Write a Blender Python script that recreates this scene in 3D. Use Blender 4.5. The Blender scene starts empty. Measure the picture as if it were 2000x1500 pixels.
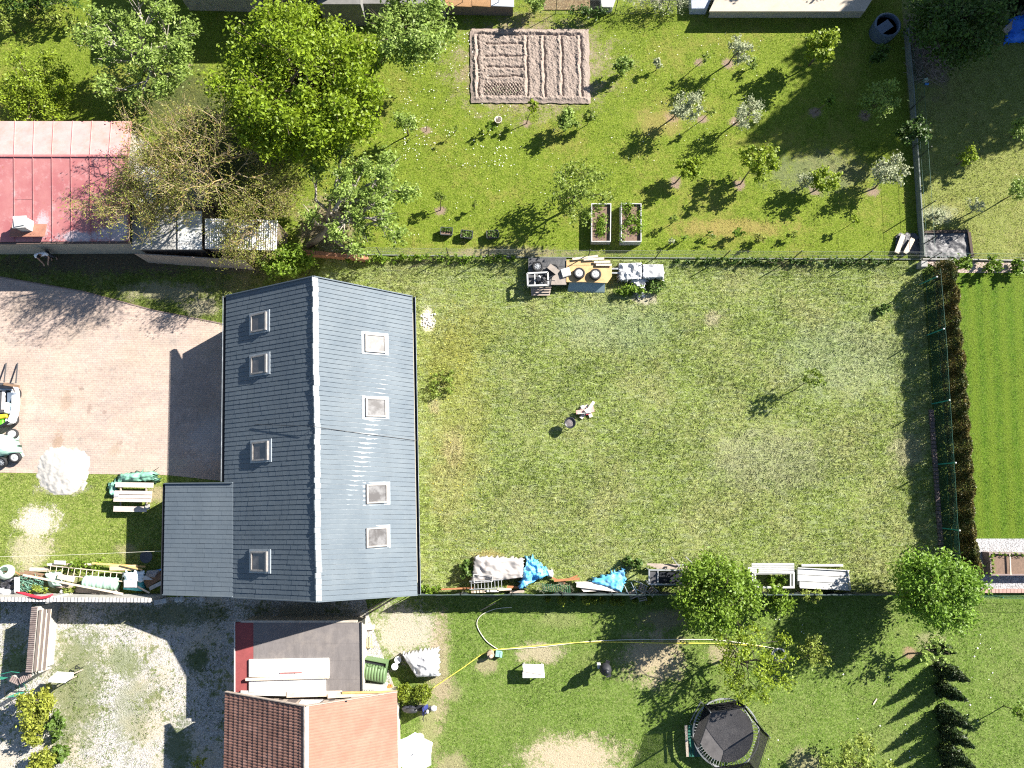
import bpy, bmesh, math, random
import numpy as np
from mathutils import Vector, Matrix
random.seed(11)
R = math.radians
sc = bpy.context.scene
COL = sc.collection

# ------------------------------------------------------------------ camera, sky, sun, exposure
CAM_H, CAM_T, CAM_F = 40.0, R(8.0), 1400.0
cam_d = bpy.data.cameras.new('camera'); cam = bpy.data.objects.new('camera', cam_d); COL.objects.link(cam)
cam.location = (0, 0, CAM_H); cam.rotation_euler = (CAM_T, 0, 0)
cam_d.sensor_width = 36.0; cam_d.lens = 36.0 * CAM_F / 2000.0; cam_d.clip_end = 3000
sc.camera = cam
SUN_EL, SHX, SHY = R(32.0), -0.86, -0.51
_n = math.hypot(SHX, SHY); SHX /= _n; SHY /= _n
SUN = Vector((-SHX * math.cos(SUN_EL), -SHY * math.cos(SUN_EL), math.sin(SUN_EL)))
world = bpy.data.worlds.new('World'); sc.world = world; world.use_nodes = True
wn = world.node_tree; wn.nodes.clear()
sky = wn.nodes.new('ShaderNodeTexSky'); sky.sky_type = 'NISHITA'; sky.sun_disc = False
sky.sun_elevation = SUN_EL; sky.dust_density = 0.3; sky.sun_rotation = math.atan2(SUN.x, SUN.y)
bg = wn.nodes.new('ShaderNodeBackground'); bg.inputs[1].default_value = 0.05
wo = wn.nodes.new('ShaderNodeOutputWorld')
wn.links.new(sky.outputs[0], bg.inputs[0]); wn.links.new(bg.outputs[0], wo.inputs[0])
sun_d = bpy.data.lights.new('sun', 'SUN'); sun_d.energy = 5.0; sun_d.angle = R(0.5); sun_d.color = (1.0, 0.95, 0.86)
sun_o = bpy.data.objects.new('sun', sun_d); COL.objects.link(sun_o)
sun_o.location = SUN * 80; sun_o.rotation_euler = SUN.to_track_quat('Z', 'Y').to_euler()
sc.view_settings.view_transform = 'Standard'; sc.view_settings.look = 'None'
sc.view_settings.exposure = 1.68; sc.view_settings.gamma = 1.0; sc.view_settings.use_curve_mapping = False
sc.render.engine = 'CYCLES'; sc.cycles.max_bounces = 5; sc.cycles.diffuse_bounces = 3; sc.cycles.glossy_bounces = 2
sc.cycles.transmission_bounces = 3; sc.cycles.transparent_max_bounces = 4
sc.cycles.use_denoising = False; sc.cycles.pixel_filter_type = 'BLACKMAN_HARRIS'; sc.cycles.filter_width = 1.15
sc.cycles.sample_clamp_indirect = 6.0

# ------------------------------------------------------------------ geometry helpers
CT, ST = math.cos(CAM_T), math.sin(CAM_T)
def ray(px, py):
    u = (px - 1000) / CAM_F; v = (750 - py) / CAM_F
    return Vector((u, v * CT + ST, v * ST - CT))
def P(px, py, z=0.0):                       # where a pixel of the photo meets the level z
    d = ray(px, py); s = (z - CAM_H) / d.z
    return Vector((d.x * s, d.y * s, z))
def PP(px, py, pt, nrm):                    # where a pixel meets a plane
    d = ray(px, py); o = Vector((0, 0, CAM_H))
    return o + d * ((pt - o).dot(nrm) / d.dot(nrm))

class MB:
    def __init__(s): s.v = []; s.f = []; s.m = []
    def add(s, vs, fs, mi=0):
        b = len(s.v); s.v += [tuple(x) for x in vs]
        s.f += [tuple(i + b for i in f) for f in fs]; s.m += [mi] * len(fs); return s
    def box(s, c, size, rz=0.0, mi=0, tilt=None):
        x, y, z = size[0] / 2, size[1] / 2, size[2] / 2
        m = Matrix.Rotation(rz, 3, 'Z')
        if tilt: m = m @ Matrix.Rotation(tilt[0], 3, 'X') @ Matrix.Rotation(tilt[1], 3, 'Y')
        c = Vector(c)
        vs = [c + m @ Vector(p) for p in ((-x,-y,-z),(x,-y,-z),(x,y,-z),(-x,y,-z),(-x,-y,z),(x,-y,z),(x,y,z),(-x,y,z))]
        return s.add(vs, [(0,3,2,1),(4,5,6,7),(0,1,5,4),(1,2,6,5),(2,3,7,6),(3,0,4,7)], mi)
    def frame_box(s, o, ax, ay, az, mi=0):   # a box from a corner and three edge vectors
        o = Vector(o)
        vs = [o, o+ax, o+ax+ay, o+ay, o+az, o+ax+az, o+ax+ay+az, o+ay+az]
        return s.add(vs, [(0,3,2,1),(4,5,6,7),(0,1,5,4),(1,2,6,5),(2,3,7,6),(3,0,4,7)], mi)
    def prism(s, top, z0, mi=0):             # top: points; straight down to z0
        n = len(top); top = [Vector(t) for t in top]
        a = sum((top[i].x*top[(i+1)%n].y - top[(i+1)%n].x*top[i].y) for i in range(n))
        if a < 0: top = top[::-1]
        vs = top + [Vector((t.x, t.y, z0)) for t in top]
        fs = [tuple(range(n)), tuple(range(2*n-1, n-1, -1))]
        fs += [(i, n+i, n+(i+1) % n, (i+1) % n) for i in range(n)]
        return s.add(vs, fs, mi)
    def pxp(s, poly, z1, z0=0.0, mi=0):      # prism whose top outline at z1 is traced from the photo
        return s.prism([P(x, y, z1) for x, y in poly], z0, mi)
    def tube(s, pts, rad, n=6, mi=0, cap=True):
        pts = [Vector(p) for p in pts]
        if not hasattr(rad, '__len__'): rad = [rad] * len(pts)
        vs = []; prev = None
        for i, p in enumerate(pts):
            a = pts[max(i-1, 0)]; b = pts[min(i+1, len(pts)-1)]
            t = (b - a); t = t.normalized() if t.length > 1e-6 else Vector((0,0,1))
            if prev is None:
                q = t.orthogonal().normalized()
            else:
                q = prev - t * prev.dot(t); q = q.normalized() if q.length > 1e-5 else t.orthogonal().normalized()
            prev = q; w = t.cross(q)
            for k in range(n):
                an = 2*math.pi*k/n
                vs.append(p + (q*math.cos(an) + w*math.sin(an)) * rad[i])
        fs = []
        for i in range(len(pts)-1):
            for k in range(n):
                a = i*n+k; b = i*n+(k+1) % n
                fs.append((a, b, b+n, a+n))
        if cap: fs += [tuple(range(n-1, -1, -1)), tuple(range(len(vs)-n, len(vs)))]
        return s.add(vs, fs, mi)
    def bar(s, a, b, w, h, mi=0):            # a rectangular bar between two points (w level, h upward)
        a = Vector(a); b = Vector(b); t = (b-a).normalized(); up = Vector((0,0,1))
        sd = t.cross(up); sd = sd.normalized() if sd.length > 1e-4 else Vector((1,0,0)); up = sd.cross(t)
        return s.frame_box(a - sd*w/2 - up*h/2, b-a, sd*w, up*h, mi)
    def lathe(s, c, prof, n=16, mi=0, axis=None, closed=False):
        c = Vector(c); m = Matrix.Identity(3) if axis is None else Vector(axis).to_track_quat('Z','Y').to_matrix()
        vs = []
        for r_, z in prof:
            for k in range(n):
                an = 2*math.pi*k/n
                vs.append(c + m @ Vector((r_*math.cos(an), r_*math.sin(an), z)))
        fs = []
        for i in range(len(prof)-1):
            for k in range(n):
                a = i*n+k; b = i*n+(k+1) % n
                fs.append((a, b, b+n, a+n))
        if closed:
            for k in range(n):
                a = (len(prof)-1)*n+k; b = (len(prof)-1)*n+(k+1) % n
                fs.append((a, b, (k+1) % n, k))
        else:
            if prof[0][0] > 1e-4: fs.append(tuple(range(n-1, -1, -1)))
            if prof[-1][0] > 1e-4: fs.append(tuple(range(len(vs)-n, len(vs))))
        return s.add(vs, fs, mi)

ORG = {}
def thing(name, label, cat, loc=(0,0,0), group=None):
    o = bpy.data.objects.new(name, None); COL.objects.link(o); o.empty_display_size = 0.2
    o.location = loc; ORG[o] = Vector(loc); tag(o, label, cat, group); return o
def tag(o, label=None, cat=None, group=None, kind=None):
    if label: o['label'] = label
    if cat: o['category'] = cat
    if group: o['group'] = group
    if kind: o['kind'] = kind
    return o
def link(name, me, mats, parent, org):
    o = bpy.data.objects.new(name, me); COL.objects.link(o)
    for m in (mats if isinstance(mats, (list, tuple)) else [mats]): me.materials.append(m)
    ORG[o] = Vector(org)
    if parent is None: o.location = org
    else:
        o.parent = parent; o.location = Vector(org) - ORG[parent]
    return o
def obj(name, mb, mats, parent=None, smooth=False, org=None, bevel=0):
    V = np.array(mb.v, dtype=np.float64)
    if org is None:
        lo = V.min(0); hi = V.max(0); org = Vector(((lo[0]+hi[0])/2, (lo[1]+hi[1])/2, lo[2]))
    V = V - np.array(org)
    me = bpy.data.meshes.new(name); me.from_pydata(V.tolist(), [], mb.f)
    if any(mb.m): me.polygons.foreach_set('material_index', mb.m)
    if smooth: me.polygons.foreach_set('use_smooth', [True]*len(mb.f))
    me.update()
    o = link(name, me, mats, parent, org)
    if bevel:
        b = o.modifiers.new('bevel', 'BEVEL'); b.width = bevel; b.segments = 1; b.limit_method = 'ANGLE'
    return o
def arr(name, V, k, mats, parent=None, org=None, kind=None):   # k-sided faces, k vertices each
    V = np.asarray(V, dtype=np.float32).reshape(-1, 3)
    if org is None:
        lo = V.min(0); hi = V.max(0); org = Vector(((lo[0]+hi[0])/2, (lo[1]+hi[1])/2, float(lo[2])))
    V = V - np.array(org, dtype=np.float32)
    n = len(V)
    me = bpy.data.meshes.new(name)
    me.vertices.add(n); me.vertices.foreach_set('co', V.ravel())
    me.loops.add(n); me.loops.foreach_set('vertex_index', np.arange(n, dtype=np.int32))
    me.polygons.add(n//k); me.polygons.foreach_set('loop_start', np.arange(0, n, k, dtype=np.int32))
    me.update(calc_edges=True)
    o = link(name, me, mats, parent, org)
    if kind: o['kind'] = kind
    return o
def single(name, label, cat, mb, mats, group=None, **k):
    return tag(obj(name, mb, mats, **k), label, cat, group)
def dup(root, loc, rz=0.0, label=None, scale=None):
    def rec(o, parent):
        c = o.copy(); COL.objects.link(c)
        if parent: c.parent = parent
        for ch in o.children: rec(ch, c)
        return c
    r_ = rec(root, None); r_.location = loc; r_.rotation_euler = (0, 0, rz)
    if label: r_['label'] = label
    if scale: r_.scale = (scale,)*3
    return r_
def vn(x, y, seed=0):                         # cheap smooth noise, about -1..1
    r_ = np.random.default_rng(seed); t = 0
    for k in range(6):
        f = 1.0*1.55**k; a = r_.uniform(0, 6.28); p = r_.uniform(0, 6.28)
        t = t + np.sin((x*np.cos(a)+y*np.sin(a))*f + p + 1.3*np.sin(f*0.7*(y*np.cos(a)-x*np.sin(a))+p*2)) / 1.35**k
    return t / 2.6

# ------------------------------------------------------------------ material helpers
class NT:
    def __init__(s, name):
        s.m = bpy.data.materials.new(name); s.m.use_nodes = True; s.t = s.m.node_tree
        s.bsdf = s.t.nodes['Principled BSDF']; s.out = s.t.nodes['Material Output']
        s.pos = s.n('ShaderNodeNewGeometry')
    def n(s, t, **k):
        nd = s.t.nodes.new(t)
        for a, b in k.items(): setattr(nd, a, b)
        return nd
    def put(s, sock, v):
        if hasattr(v, 'is_output'): s.t.links.new(v, sock)
        elif v is not None:
            if hasattr(sock.default_value, '__len__') and hasattr(v, '__len__') and len(v) == 3 and len(sock.default_value) == 4: v = (*v, 1)
            sock.default_value = v
    def noise(s, scale, detail=3, rough=0.6, vec=None, dist=0):
        nd = s.n('ShaderNodeTexNoise'); s.put(nd.inputs['Vector'], vec or s.pos.outputs['Position'])
        nd.inputs['Scale'].default_value = scale; nd.inputs['Detail'].default_value = detail
        nd.inputs['Roughness'].default_value = rough; nd.inputs['Distortion'].default_value = dist
        return nd.outputs['Fac']
    def rng(s, v, a, b, c=0.0, d=1.0):
        nd = s.n('ShaderNodeMapRange'); s.put(nd.inputs[0], v)
        for i, x in enumerate((a, b, c, d)): nd.inputs[i+1].default_value = x
        return nd.outputs[0]
    def math(s, op, a, b=None):
        nd = s.n('ShaderNodeMath', operation=op); s.put(nd.inputs[0], a)
        if b is not None: s.put(nd.inputs[1], b)
        return nd.outputs[0]
    def mix(s, f, a, b, mode='MIX'):
        nd = s.n('ShaderNodeMix', data_type='RGBA', blend_type=mode)
        s.put(nd.inputs[0], f); s.put(nd.inputs[6], a); s.put(nd.inputs[7], b)
        return nd.outputs[2]
    def scale(s, col, f):                      # colour times a number
        nd = s.n('ShaderNodeVectorMath', operation='SCALE'); s.put(nd.inputs[0], col); s.put(nd.inputs['Scale'], f)
        return nd.outputs[0]
    def mapping(s, sc_=(1,1,1), rz=0.0):
        nd = s.n('ShaderNodeMapping'); s.put(nd.inputs[0], s.pos.outputs['Position'])
        nd.inputs['Scale'].default_value = sc_; nd.inputs['Rotation'].default_value = (0, 0, rz)
        return nd.outputs[0]
    def bump(s, h, strength=0.4, dist=0.03):
        nd = s.n('ShaderNodeBump'); nd.inputs['Strength'].default_value = strength; nd.inputs['Distance'].default_value = dist
        s.put(nd.inputs['Height'], h); s.t.links.new(nd.outputs[0], s.bsdf.inputs['Normal'])
    def done(s, col, rough=0.7, metal=0.0, spec=0.3):
        s.put(s.bsdf.inputs['Base Color'], col); s.put(s.bsdf.inputs['Roughness'], rough)
        s.bsdf.inputs['Metallic'].default_value = metal; s.bsdf.inputs['Specular IOR Level'].default_value = spec
        return s.m
MATS = {}
def M(name, col, rough=0.7, var=0.25, scale=4.0, metal=0.0, spec=0.3, dirt=None, dirt_amt=0.3, bump=0.0, stretch=None, bscale=None):
    """plain stuff: a base colour, uneven on two scales, with optional dirt and relief"""
    if name in MATS: return MATS[name]
    t = NT(name); vec = t.mapping(stretch) if stretch else None
    a = t.noise(scale, 4, 0.65, vec); b = t.noise(scale*7, 2, 0.6, vec)
    f = t.rng(t.math('ADD', t.math('MULTIPLY', a, 0.65), t.math('MULTIPLY', b, 0.35)), 0.3, 0.7, 1-var, 1+var)
    c = t.scale(col, f)
    if dirt: c = t.mix(t.math('MULTIPLY', t.rng(t.noise(scale*0.6+0.3, 5, 0.7), 0.48, 0.66), dirt_amt), c, dirt)
    if bump: t.bump(t.noise(bscale or scale*6, 3), bump, 0.02)
    MATS[name] = t.done(c, t.rng(a, 0.3, 0.7, max(rough-0.08, 0.02), min(rough+0.08, 1)), metal, spec)
    return MATS[name]
def ellipse_mask(t, cx, cy, rx, ry, rz=0.0, rag=0.45, soft=0.3, nsc=1.3):
    mp = t.n('ShaderNodeMapping', vector_type='TEXTURE'); t.put(mp.inputs[0], t.pos.outputs['Position'])
    mp.inputs['Location'].default_value = (cx, cy, 0); mp.inputs['Rotation'].default_value = (0, 0, rz); mp.inputs['Scale'].default_value = (rx, ry, 1000)
    ln = t.n('ShaderNodeVectorMath', operation='LENGTH'); t.put(ln.inputs[0], mp.outputs[0])
    d = t.math('ADD', t.math('ADD', ln.outputs['Value'], t.math('MULTIPLY', t.math('SUBTRACT', t.noise(nsc, 5, 0.8), 0.5), rag*6.5)), t.math('MULTIPLY', t.math('SUBTRACT', t.noise(9.0, 3, 0.8), 0.5), rag*5.0))
    return t.rng(d, 1+soft, 1-soft, 0, 1)
LAWNS = {}
def lawn(name, low, mid, high, dry, dry_amt=0.5, patches=(), blades=False, stripes=None, grain=1.0, streak=None, edge=(0.50, 0.68)):
    t = NT(name + ('_blades' if blades else ''))
    b = t.noise(0.28, 4, 0.6); c = t.noise(1.7, 4, 0.65); e = t.noise(9.0, 3, 0.7)
    col = t.mix(t.rng(c, 0.36, 0.64), low, mid)
    col = t.mix(t.rng(e, 0.46, 0.66), col, high); col = t.scale(col, t.rng(t.noise(15.0, 2, .6), .32, .68, .72, 1.26))
    col = t.mix(t.math('MULTIPLY', t.rng(t.math('ADD', t.math('MULTIPLY', b, 0.62), t.math('MULTIPLY', t.noise(3.1, 4, 0.7), 0.38)), *edge), dry_amt), col, dry)
    if streak:
        col = t.mix(t.math('MULTIPLY', t.rng(t.noise(1.0, 5, .75, t.mapping((1.3, 4.2, 1))), .5, .64), .55), col, streak)
        col = t.scale(col, t.rng(t.noise(1.0, 4, .7, t.mapping((2.2, 6.5, 1))), .34, .66, .76, 1.22))
    if stripes:
        w = t.n('ShaderNodeTexWave', wave_type='BANDS', bands_direction='X'); t.put(w.inputs[0], t.mapping((1,1,1), stripes[1]))
        w.inputs['Scale'].default_value = stripes[0]; w.inputs['Distortion'].default_value = 0.6; w.inputs['Detail'].default_value = 2
        col = t.mix(t.math('MULTIPLY', w.outputs['Fac'], stripes[3]), col, stripes[2])
    for (px, py, rx, ry, amt, pc) in patches:
        q = P(px, py); m = ellipse_mask(t, q.x, q.y, rx, ry)
        col = t.mix(t.math('MULTIPLY', m, amt), col, pc)
    g = t.noise(38.0, 3, 0.75)
    if blades:
        rp = t.pos.outputs['Random Per Island']
        col = t.scale(col, t.rng(rp, 0, 1, 0.8, 1.9))
        t.done(col, 0.6, 0, 0.25)
        tr = t.n('ShaderNodeBsdfTranslucent'); t.put(tr.inputs[0], col)
        mx = t.n('ShaderNodeMixShader'); mx.inputs[0].default_value = 0.3
        t.t.links.new(t.bsdf.outputs[0], mx.inputs[1]); t.t.links.new(tr.outputs[0], mx.inputs[2]); t.t.links.new(mx.outputs[0], t.out.inputs[0])
        return t.m
    col = t.scale(col, t.rng(g, 0.3, 0.7, 1-0.42*grain, 1+0.42*grain))
    t.bump(t.math('ADD', g, t.noise(12.0, 3, 0.7)), 0.75, 0.06)
    return t.done(col, 0.9, 0, 0.1)
def leafmat(name, c1, c2, trans=0.35, lo=0.6, hi=1.35, spec=0.3):
    t = NT(name); rp = t.pos.outputs['Random Per Island']
    col = t.scale(t.mix(t.rng(t.math('ADD', t.math('MULTIPLY', t.noise(1.1, 3), .6), t.math('MULTIPLY', t.noise(6.0, 2), .4)), 0.38, 0.62), c1, c2), t.rng(rp, 0, 1, lo, hi)); col = t.mix(t.rng(t.noise(3.3, 3, .7), .52, .7, 0, .45), col, t.scale(c1, 1.25))
    t.done(col, 0.5, 0, spec)
    tr = t.n('ShaderNodeBsdfTranslucent'); t.put(tr.inputs[0], col)
    mx = t.n('ShaderNodeMixShader'); mx.inputs[0].default_value = trans
    t.t.links.new(t.bsdf.outputs[0], mx.inputs[1]); t.t.links.new(tr.outputs[0], mx.inputs[2]); t.t.links.new(mx.outputs[0], t.out.inputs[0])
    return t.m
# ------------------------------------------------------------------ the ground
DIRT = (0.36, 0.28, 0.20); SAND = (0.50, 0.42, 0.33); SHD = (0.14, 0.12, 0.09)
def zone(name, poly, lvl, mat):
    mb = MB(); pts = [P(x, y, 0) for x, y in poly]; z = 0.004*lvl
    pts = [Vector((p.x, p.y, z)) for p in pts]
    a = sum(pts[i].x*pts[(i+1) % len(pts)].y - pts[(i+1) % len(pts)].x*pts[i].y for i in range(len(pts)))
    if a < 0: pts = pts[::-1]
    mb.add(pts, [tuple(range(len(pts)))])
    return tag(obj(name, mb, mat), kind='structure')
mb = MB(); mb.add([(-400,-400,0),(400,-400,0),(400,400,0),(-400,400,0)], [(0,1,2,3)])
tag(obj('ground', mb, lawn('rough_ground', (0.05,0.09,0.015), (0.08,0.12,0.02), (0.12,0.15,0.04), (0.2,0.17,0.08))), kind='structure')

PZ = {}
PZ['orchard'] = [(365,123,.3,.3),(1423,125,.35,.3),(1312,232,.4,.35),(1437,238,.35,.3),(1372,233,.3,.25),(1028,242,.28,.25),(1318,358,.33,.3),
  (1445,360,.3,.3),(1592,372,.35,.3),(1705,375,.35,.3),(860,412,.3,.25),(833,255,.3,.22),(1592,220,.32,.3),(1690,226,.35,.3),(1365,122,.3,.25)]
orch_p = [(x,y,rx,ry,.85,(.26,.18,.15)) for x,y,rx,ry in PZ['orchard']]
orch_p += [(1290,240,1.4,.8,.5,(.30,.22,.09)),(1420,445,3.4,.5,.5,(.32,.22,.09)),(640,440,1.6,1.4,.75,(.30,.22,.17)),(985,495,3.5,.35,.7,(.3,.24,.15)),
  (1600,335,2.8,1.2,.55,(.15,.155,.10)),(1040,130,4.0,2.7,.8,(.30,.23,.17)),(450,300,3.2,2.6,.9,(.05,.055,.025)),(350,200,3.0,2.0,.8,(.06,.07,.03))]  # last two near-black ellipses paint tree shade onto the ground
ORC = dict(low=(.09,.14,.010), mid=(.145,.195,.020), high=(.205,.245,.045), dry=(.275,.225,.07))
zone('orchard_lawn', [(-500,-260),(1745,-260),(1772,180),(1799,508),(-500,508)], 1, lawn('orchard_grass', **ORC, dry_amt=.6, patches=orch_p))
NE_ = dict(low=(.15,.18,.035), mid=(.20,.225,.06), high=(.23,.245,.09), dry=(.27,.23,.10))
ne_p = [(1810,90,1.4,2.4,.9,(.17,.13,.11)),(1835,418,.9,.45,.6,(.35,.36,.26))]
zone('side_lawn', [(1745,-260),(2900,-260),(2900,520),(1799,508),(1772,180)], 2, lawn('side_grass', **NE_, dry_amt=.55, patches=ne_p))
MEA = dict(low=(.125,.175,.026), mid=(.19,.238,.054), high=(.265,.305,.125), dry=(.31,.29,.14), streak=(.28,.31,.185))
mea_p = [(835,625,.35,.6,.95,(.6,.54,.48)),(1390,622,.45,.4,.7,(.34,.30,.2)),(1255,582,.7,.35,.8,(.42,.36,.28)),(900,800,1.5,4.5,.35,(.27,.26,.07)),(880,960,1.0,2.0,.35,(.30,.27,.12)),(930,640,1.4,1.6,.3,(.26,.26,.07)),(885,870,.5,.9,.5,(.36,.30,.17)),(850,790,.3,.5,.5,(.38,.31,.2)),
  (1770,880,.8,1.0,.6,(.33,.3,.2)),(955,1085,.7,.3,.5,(.36,.25,.12)),(870,700,1.4,2.0,.4,(.24,.24,.05)),(1500,900,3,1.6,.4,(.3,.29,.2)),(1650,700,3.5,2,.35,(.27,.31,.2)),(1200,640,3,1.4,.35,(.25,.3,.19))]
zone('meadow', [(640,503),(1799,510),(1850,1163),(440,1163),(440,600)], 3, lawn('meadow_grass', **MEA, dry_amt=.5, patches=mea_p, edge=(.46,.62)))
EAS = dict(low=(.05,.105,.006), mid=(.078,.138,.010), high=(.115,.175,.024), dry=(.15,.175,.03))
zone('mown_lawn', [(1845,530),(2900,530),(2900,1053),(1895,1053)], 4, lawn('mown_grass', **EAS, dry_amt=.4, stripes=(0.36, R(3), (.125,.175,.018), .55)))
gr_light = NT('pale_gravel')
def gravel(t, base, sc_, weeds=None, weed_rng=(.5,.6), patches=(), extra=None):
    v = t.n('ShaderNodeTexVoronoi'); t.put(v.inputs[0], t.pos.outputs['Position']); v.inputs['Scale'].default_value = sc_
    w = t.n('ShaderNodeSeparateColor'); t.put(w.inputs[0], v.outputs['Color'])
    col = t.scale(base, t.rng(w.outputs[0], 0, 1, .45, 1.35))
    col = t.scale(col, t.rng(t.noise(.9, 4, .65), .3, .7, .85, 1.15))
    if extra: col = t.mix(t.rng(t.noise(.45, 4, .65), .46, .62), col, extra)
    if weeds:
        m = t.rng(t.math('ADD', t.math('MULTIPLY', t.noise(.55, 5, .7), .5), t.math('MULTIPLY', t.noise(3.2, 4, .8), .5)), *weed_rng)
        col = t.mix(t.math('MULTIPLY', m, .85), col, t.mix(t.rng(t.noise(9, 2), .4, .6), weeds, (.16,.17,.06)))
    for (px, py, rx, ry, amt, pc) in patches:
        q = P(px, py); col = t.mix(t.math('MULTIPLY', ellipse_mask(t, q.x, q.y, rx, ry), amt), col, pc)
    t.bump(t.math('ADD', v.outputs['Distance'], t.noise(40, 2)), .6, .03)
    return t.done(col, .9, 0, .15)
zone('gravel_bed', [(1890,1052),(2900,1052),(2900,1156),(1890,1156)], 5, gravel(gr_light, (.37,.365,.375), 26))
zone('planting_strip', [(1800,507),(2900,519),(2900,533),(1845,533)], 6, gravel(NT('stony_soil'), (.42,.33,.29), 22, (.08,.12,.03), (.5,.6)))
SOU = dict(low=(.085,.145,.020), mid=(.125,.185,.036), high=(.18,.23,.07), dry=(.22,.22,.09))
sou_p = [(790,1235,1.7,1.3,.9,(.42,.38,.31)),(860,1300,.5,2.6,.6,DIRT),(840,1400,.5,2.4,.5,(.33,.29,.17)),(1275,1285,1.5,1.2,.85,(.40,.32,.22)),(1120,1480,2.4,1.0,.9,(.44,.36,.26)),(1055,1275,1.1,.5,.75,(.40,.33,.24)),
  (950,1300,.5,.4,.6,DIRT),(1570,1490,.8,.6,.6,(.33,.28,.18)),(1410,1275,.7,.45,.7,(.36,.29,.2)),(1300,1210,1.2,.5,.7,(.25,.2,.14)),(1775,1275,.3,.25,.8,(.3,.2,.14)),(875,1350,.8,.5,.4,DIRT),(880,1500,.9,.7,.5,DIRT),(1090,1210,1.0,.4,.3,(.3,.28,.14)),(1815,1250,.7,.4,.5,(.3,.26,.17))]
zone('garden_lawn', [(640,1156),(2900,1160),(2900,2400),(640,2400)], 7, lawn('garden_grass', **SOU, dry_amt=.35, patches=sou_p))
yard_p = [(150,1340,1.4,3.0,.75,(.11,.14,.04)),(240,1290,1.0,.8,.7,(.13,.16,.05)),(385,1290,.6,.6,.9,(.06,.09,.03)),(330,1200,3.4,.6,.75,(.07,.09,.03)),(600,1195,3.0,.5,.6,(.08,.09,.04)),(350,1460,.7,1.4,.8,(.07,.1,.03)),(40,1290,.9,.7,.8,(.14,.18,.05)),(260,1380,1.0,2.0,.5,(.14,.16,.06)),(30,1240,.6,.5,.6,(.2,.2,.08))]
zone('gravel_yard', [(-500,1163),(712,1163),(725,1215),(770,1340),(775,2400),(-500,2400)], 8,
     gravel(NT('yard_gravel'), (.42,.40,.375), 26, (.11,.145,.04), (.535,.58), yard_p, (.42,.37,.30)))
WES = dict(low=(.10,.15,.02), mid=(.165,.215,.04), high=(.25,.28,.085), dry=(.27,.25,.10))
wes_p = [(75,1020,1.1,.75,.9,(.55,.48,.42)),(60,1075,1.0,1.0,.7,(.46,.4,.29)),(305,965,.5,.4,.7,DIRT),(20,1140,4,.6,.6,(.3,.26,.2)),(125,952,1.2,.35,.6,(.4,.35,.3)),(245,1072,.5,.3,.4,DIRT)]
zone('west_lawn', [(-500,921),(330,924),(440,938),(440,1166),(-500,1166)], 9, lawn('west_grass', **WES, dry_amt=.45, patches=wes_p))
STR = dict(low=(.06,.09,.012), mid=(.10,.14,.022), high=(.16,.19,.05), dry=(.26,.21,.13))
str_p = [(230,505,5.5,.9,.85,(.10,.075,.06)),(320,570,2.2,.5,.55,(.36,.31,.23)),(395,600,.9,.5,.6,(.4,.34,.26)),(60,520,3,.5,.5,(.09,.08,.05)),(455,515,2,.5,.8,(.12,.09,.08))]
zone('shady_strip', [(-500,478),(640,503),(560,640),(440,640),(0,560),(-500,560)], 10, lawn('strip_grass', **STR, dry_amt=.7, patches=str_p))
def pavers():
    t = NT('clay_pavers')
    br = t.n('ShaderNodeTexBrick'); t.put(br.inputs['Vector'], t.mapping((1,1,1), R(-1.2)))
    br.offset = 0.5; br.inputs['Scale'].default_value = 1.0; br.inputs['Brick Width'].default_value = .205; br.inputs['Row Height'].default_value = .105
    br.inputs['Mortar Size'].default_value = .008; br.inputs['Bias'].default_value = 0.0; br.inputs['Mortar Smooth'].default_value = .3
    br.inputs['Color1'].default_value = (.425,.325,.27,1); br.inputs['Color2'].default_value = (.385,.305,.265,1); br.inputs['Mortar'].default_value = (.325,.265,.235,1)
    col = br.outputs['Color']
    col = t.mix(t.math('MULTIPLY', t.rng(t.noise(.5, 4, .65), .42, .66), .6), col, (.425,.335,.265))
    col = t.mix(t.math('MULTIPLY', t.rng(t.noise(.9, 5, .75), .52, .68), .55), col, (.27,.24,.215))
    col = t.scale(col, t.rng(t.noise(6, 4, .7), .3, .7, .84, 1.14)); col = t.scale(col, t.rng(t.noise(1.0, 4, .7, t.mapping((.35,1.6,1), .3)), .35, .65, .88, 1.08))
    for (px, py, rx, ry, amt, pc) in [(115,860,.28,.5,.55,(.25,.16,.10)),(130,780,.3,.5,.4,(.25,.17,.11)),(225,880,.3,.35,.35,(.25,.2,.13)),(160,760,.14,.14,.6,(.16,.12,.1)),(175,800,.12,.3,.5,(.18,.13,.11)),(205,805,.1,.1,.5,(.18,.13,.11)),
       (235,865,.15,.12,.5,(.2,.15,.12)),(330,600,.9,.5,.5,(.45,.42,.4)),(410,860,1.0,1.3,.45,(.42,.4,.4)),(60,600,1.4,.5,.3,(.2,.16,.13)),(380,770,1.2,1.4,.35,(.2,.15,.13)),(45,880,1.2,.7,.4,(.3,.27,.25)),(270,905,2.4,.35,.4,(.36,.33,.27))]:
        q = P(px, py); col = t.mix(t.math('MULTIPLY', ellipse_mask(t, q.x, q.y, rx, ry, rag=.5), amt), col, pc)
    sp = t.rng(t.noise(23, 1, .5), .74, .78); col = t.mix(t.math('MULTIPLY', sp, .7), col, (.6,.55,.5))
    t.bump(t.math('ADD', t.math('MULTIPLY', br.outputs['Fac'], -1.0), t.noise(30, 2)), .5, .02)
    return t.done(col, .8, 0, .25)
PAV = [(-500,500),(0,541),(165,570),(300,606),(440,634),(440,940),(330,928),(0,923),(-500,923)]
zone('paved_yard', PAV, 11, pavers())
mb = MB()
kp = [(-300,517),(0,541),(165,570),(300,606),(438,633)]
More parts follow.
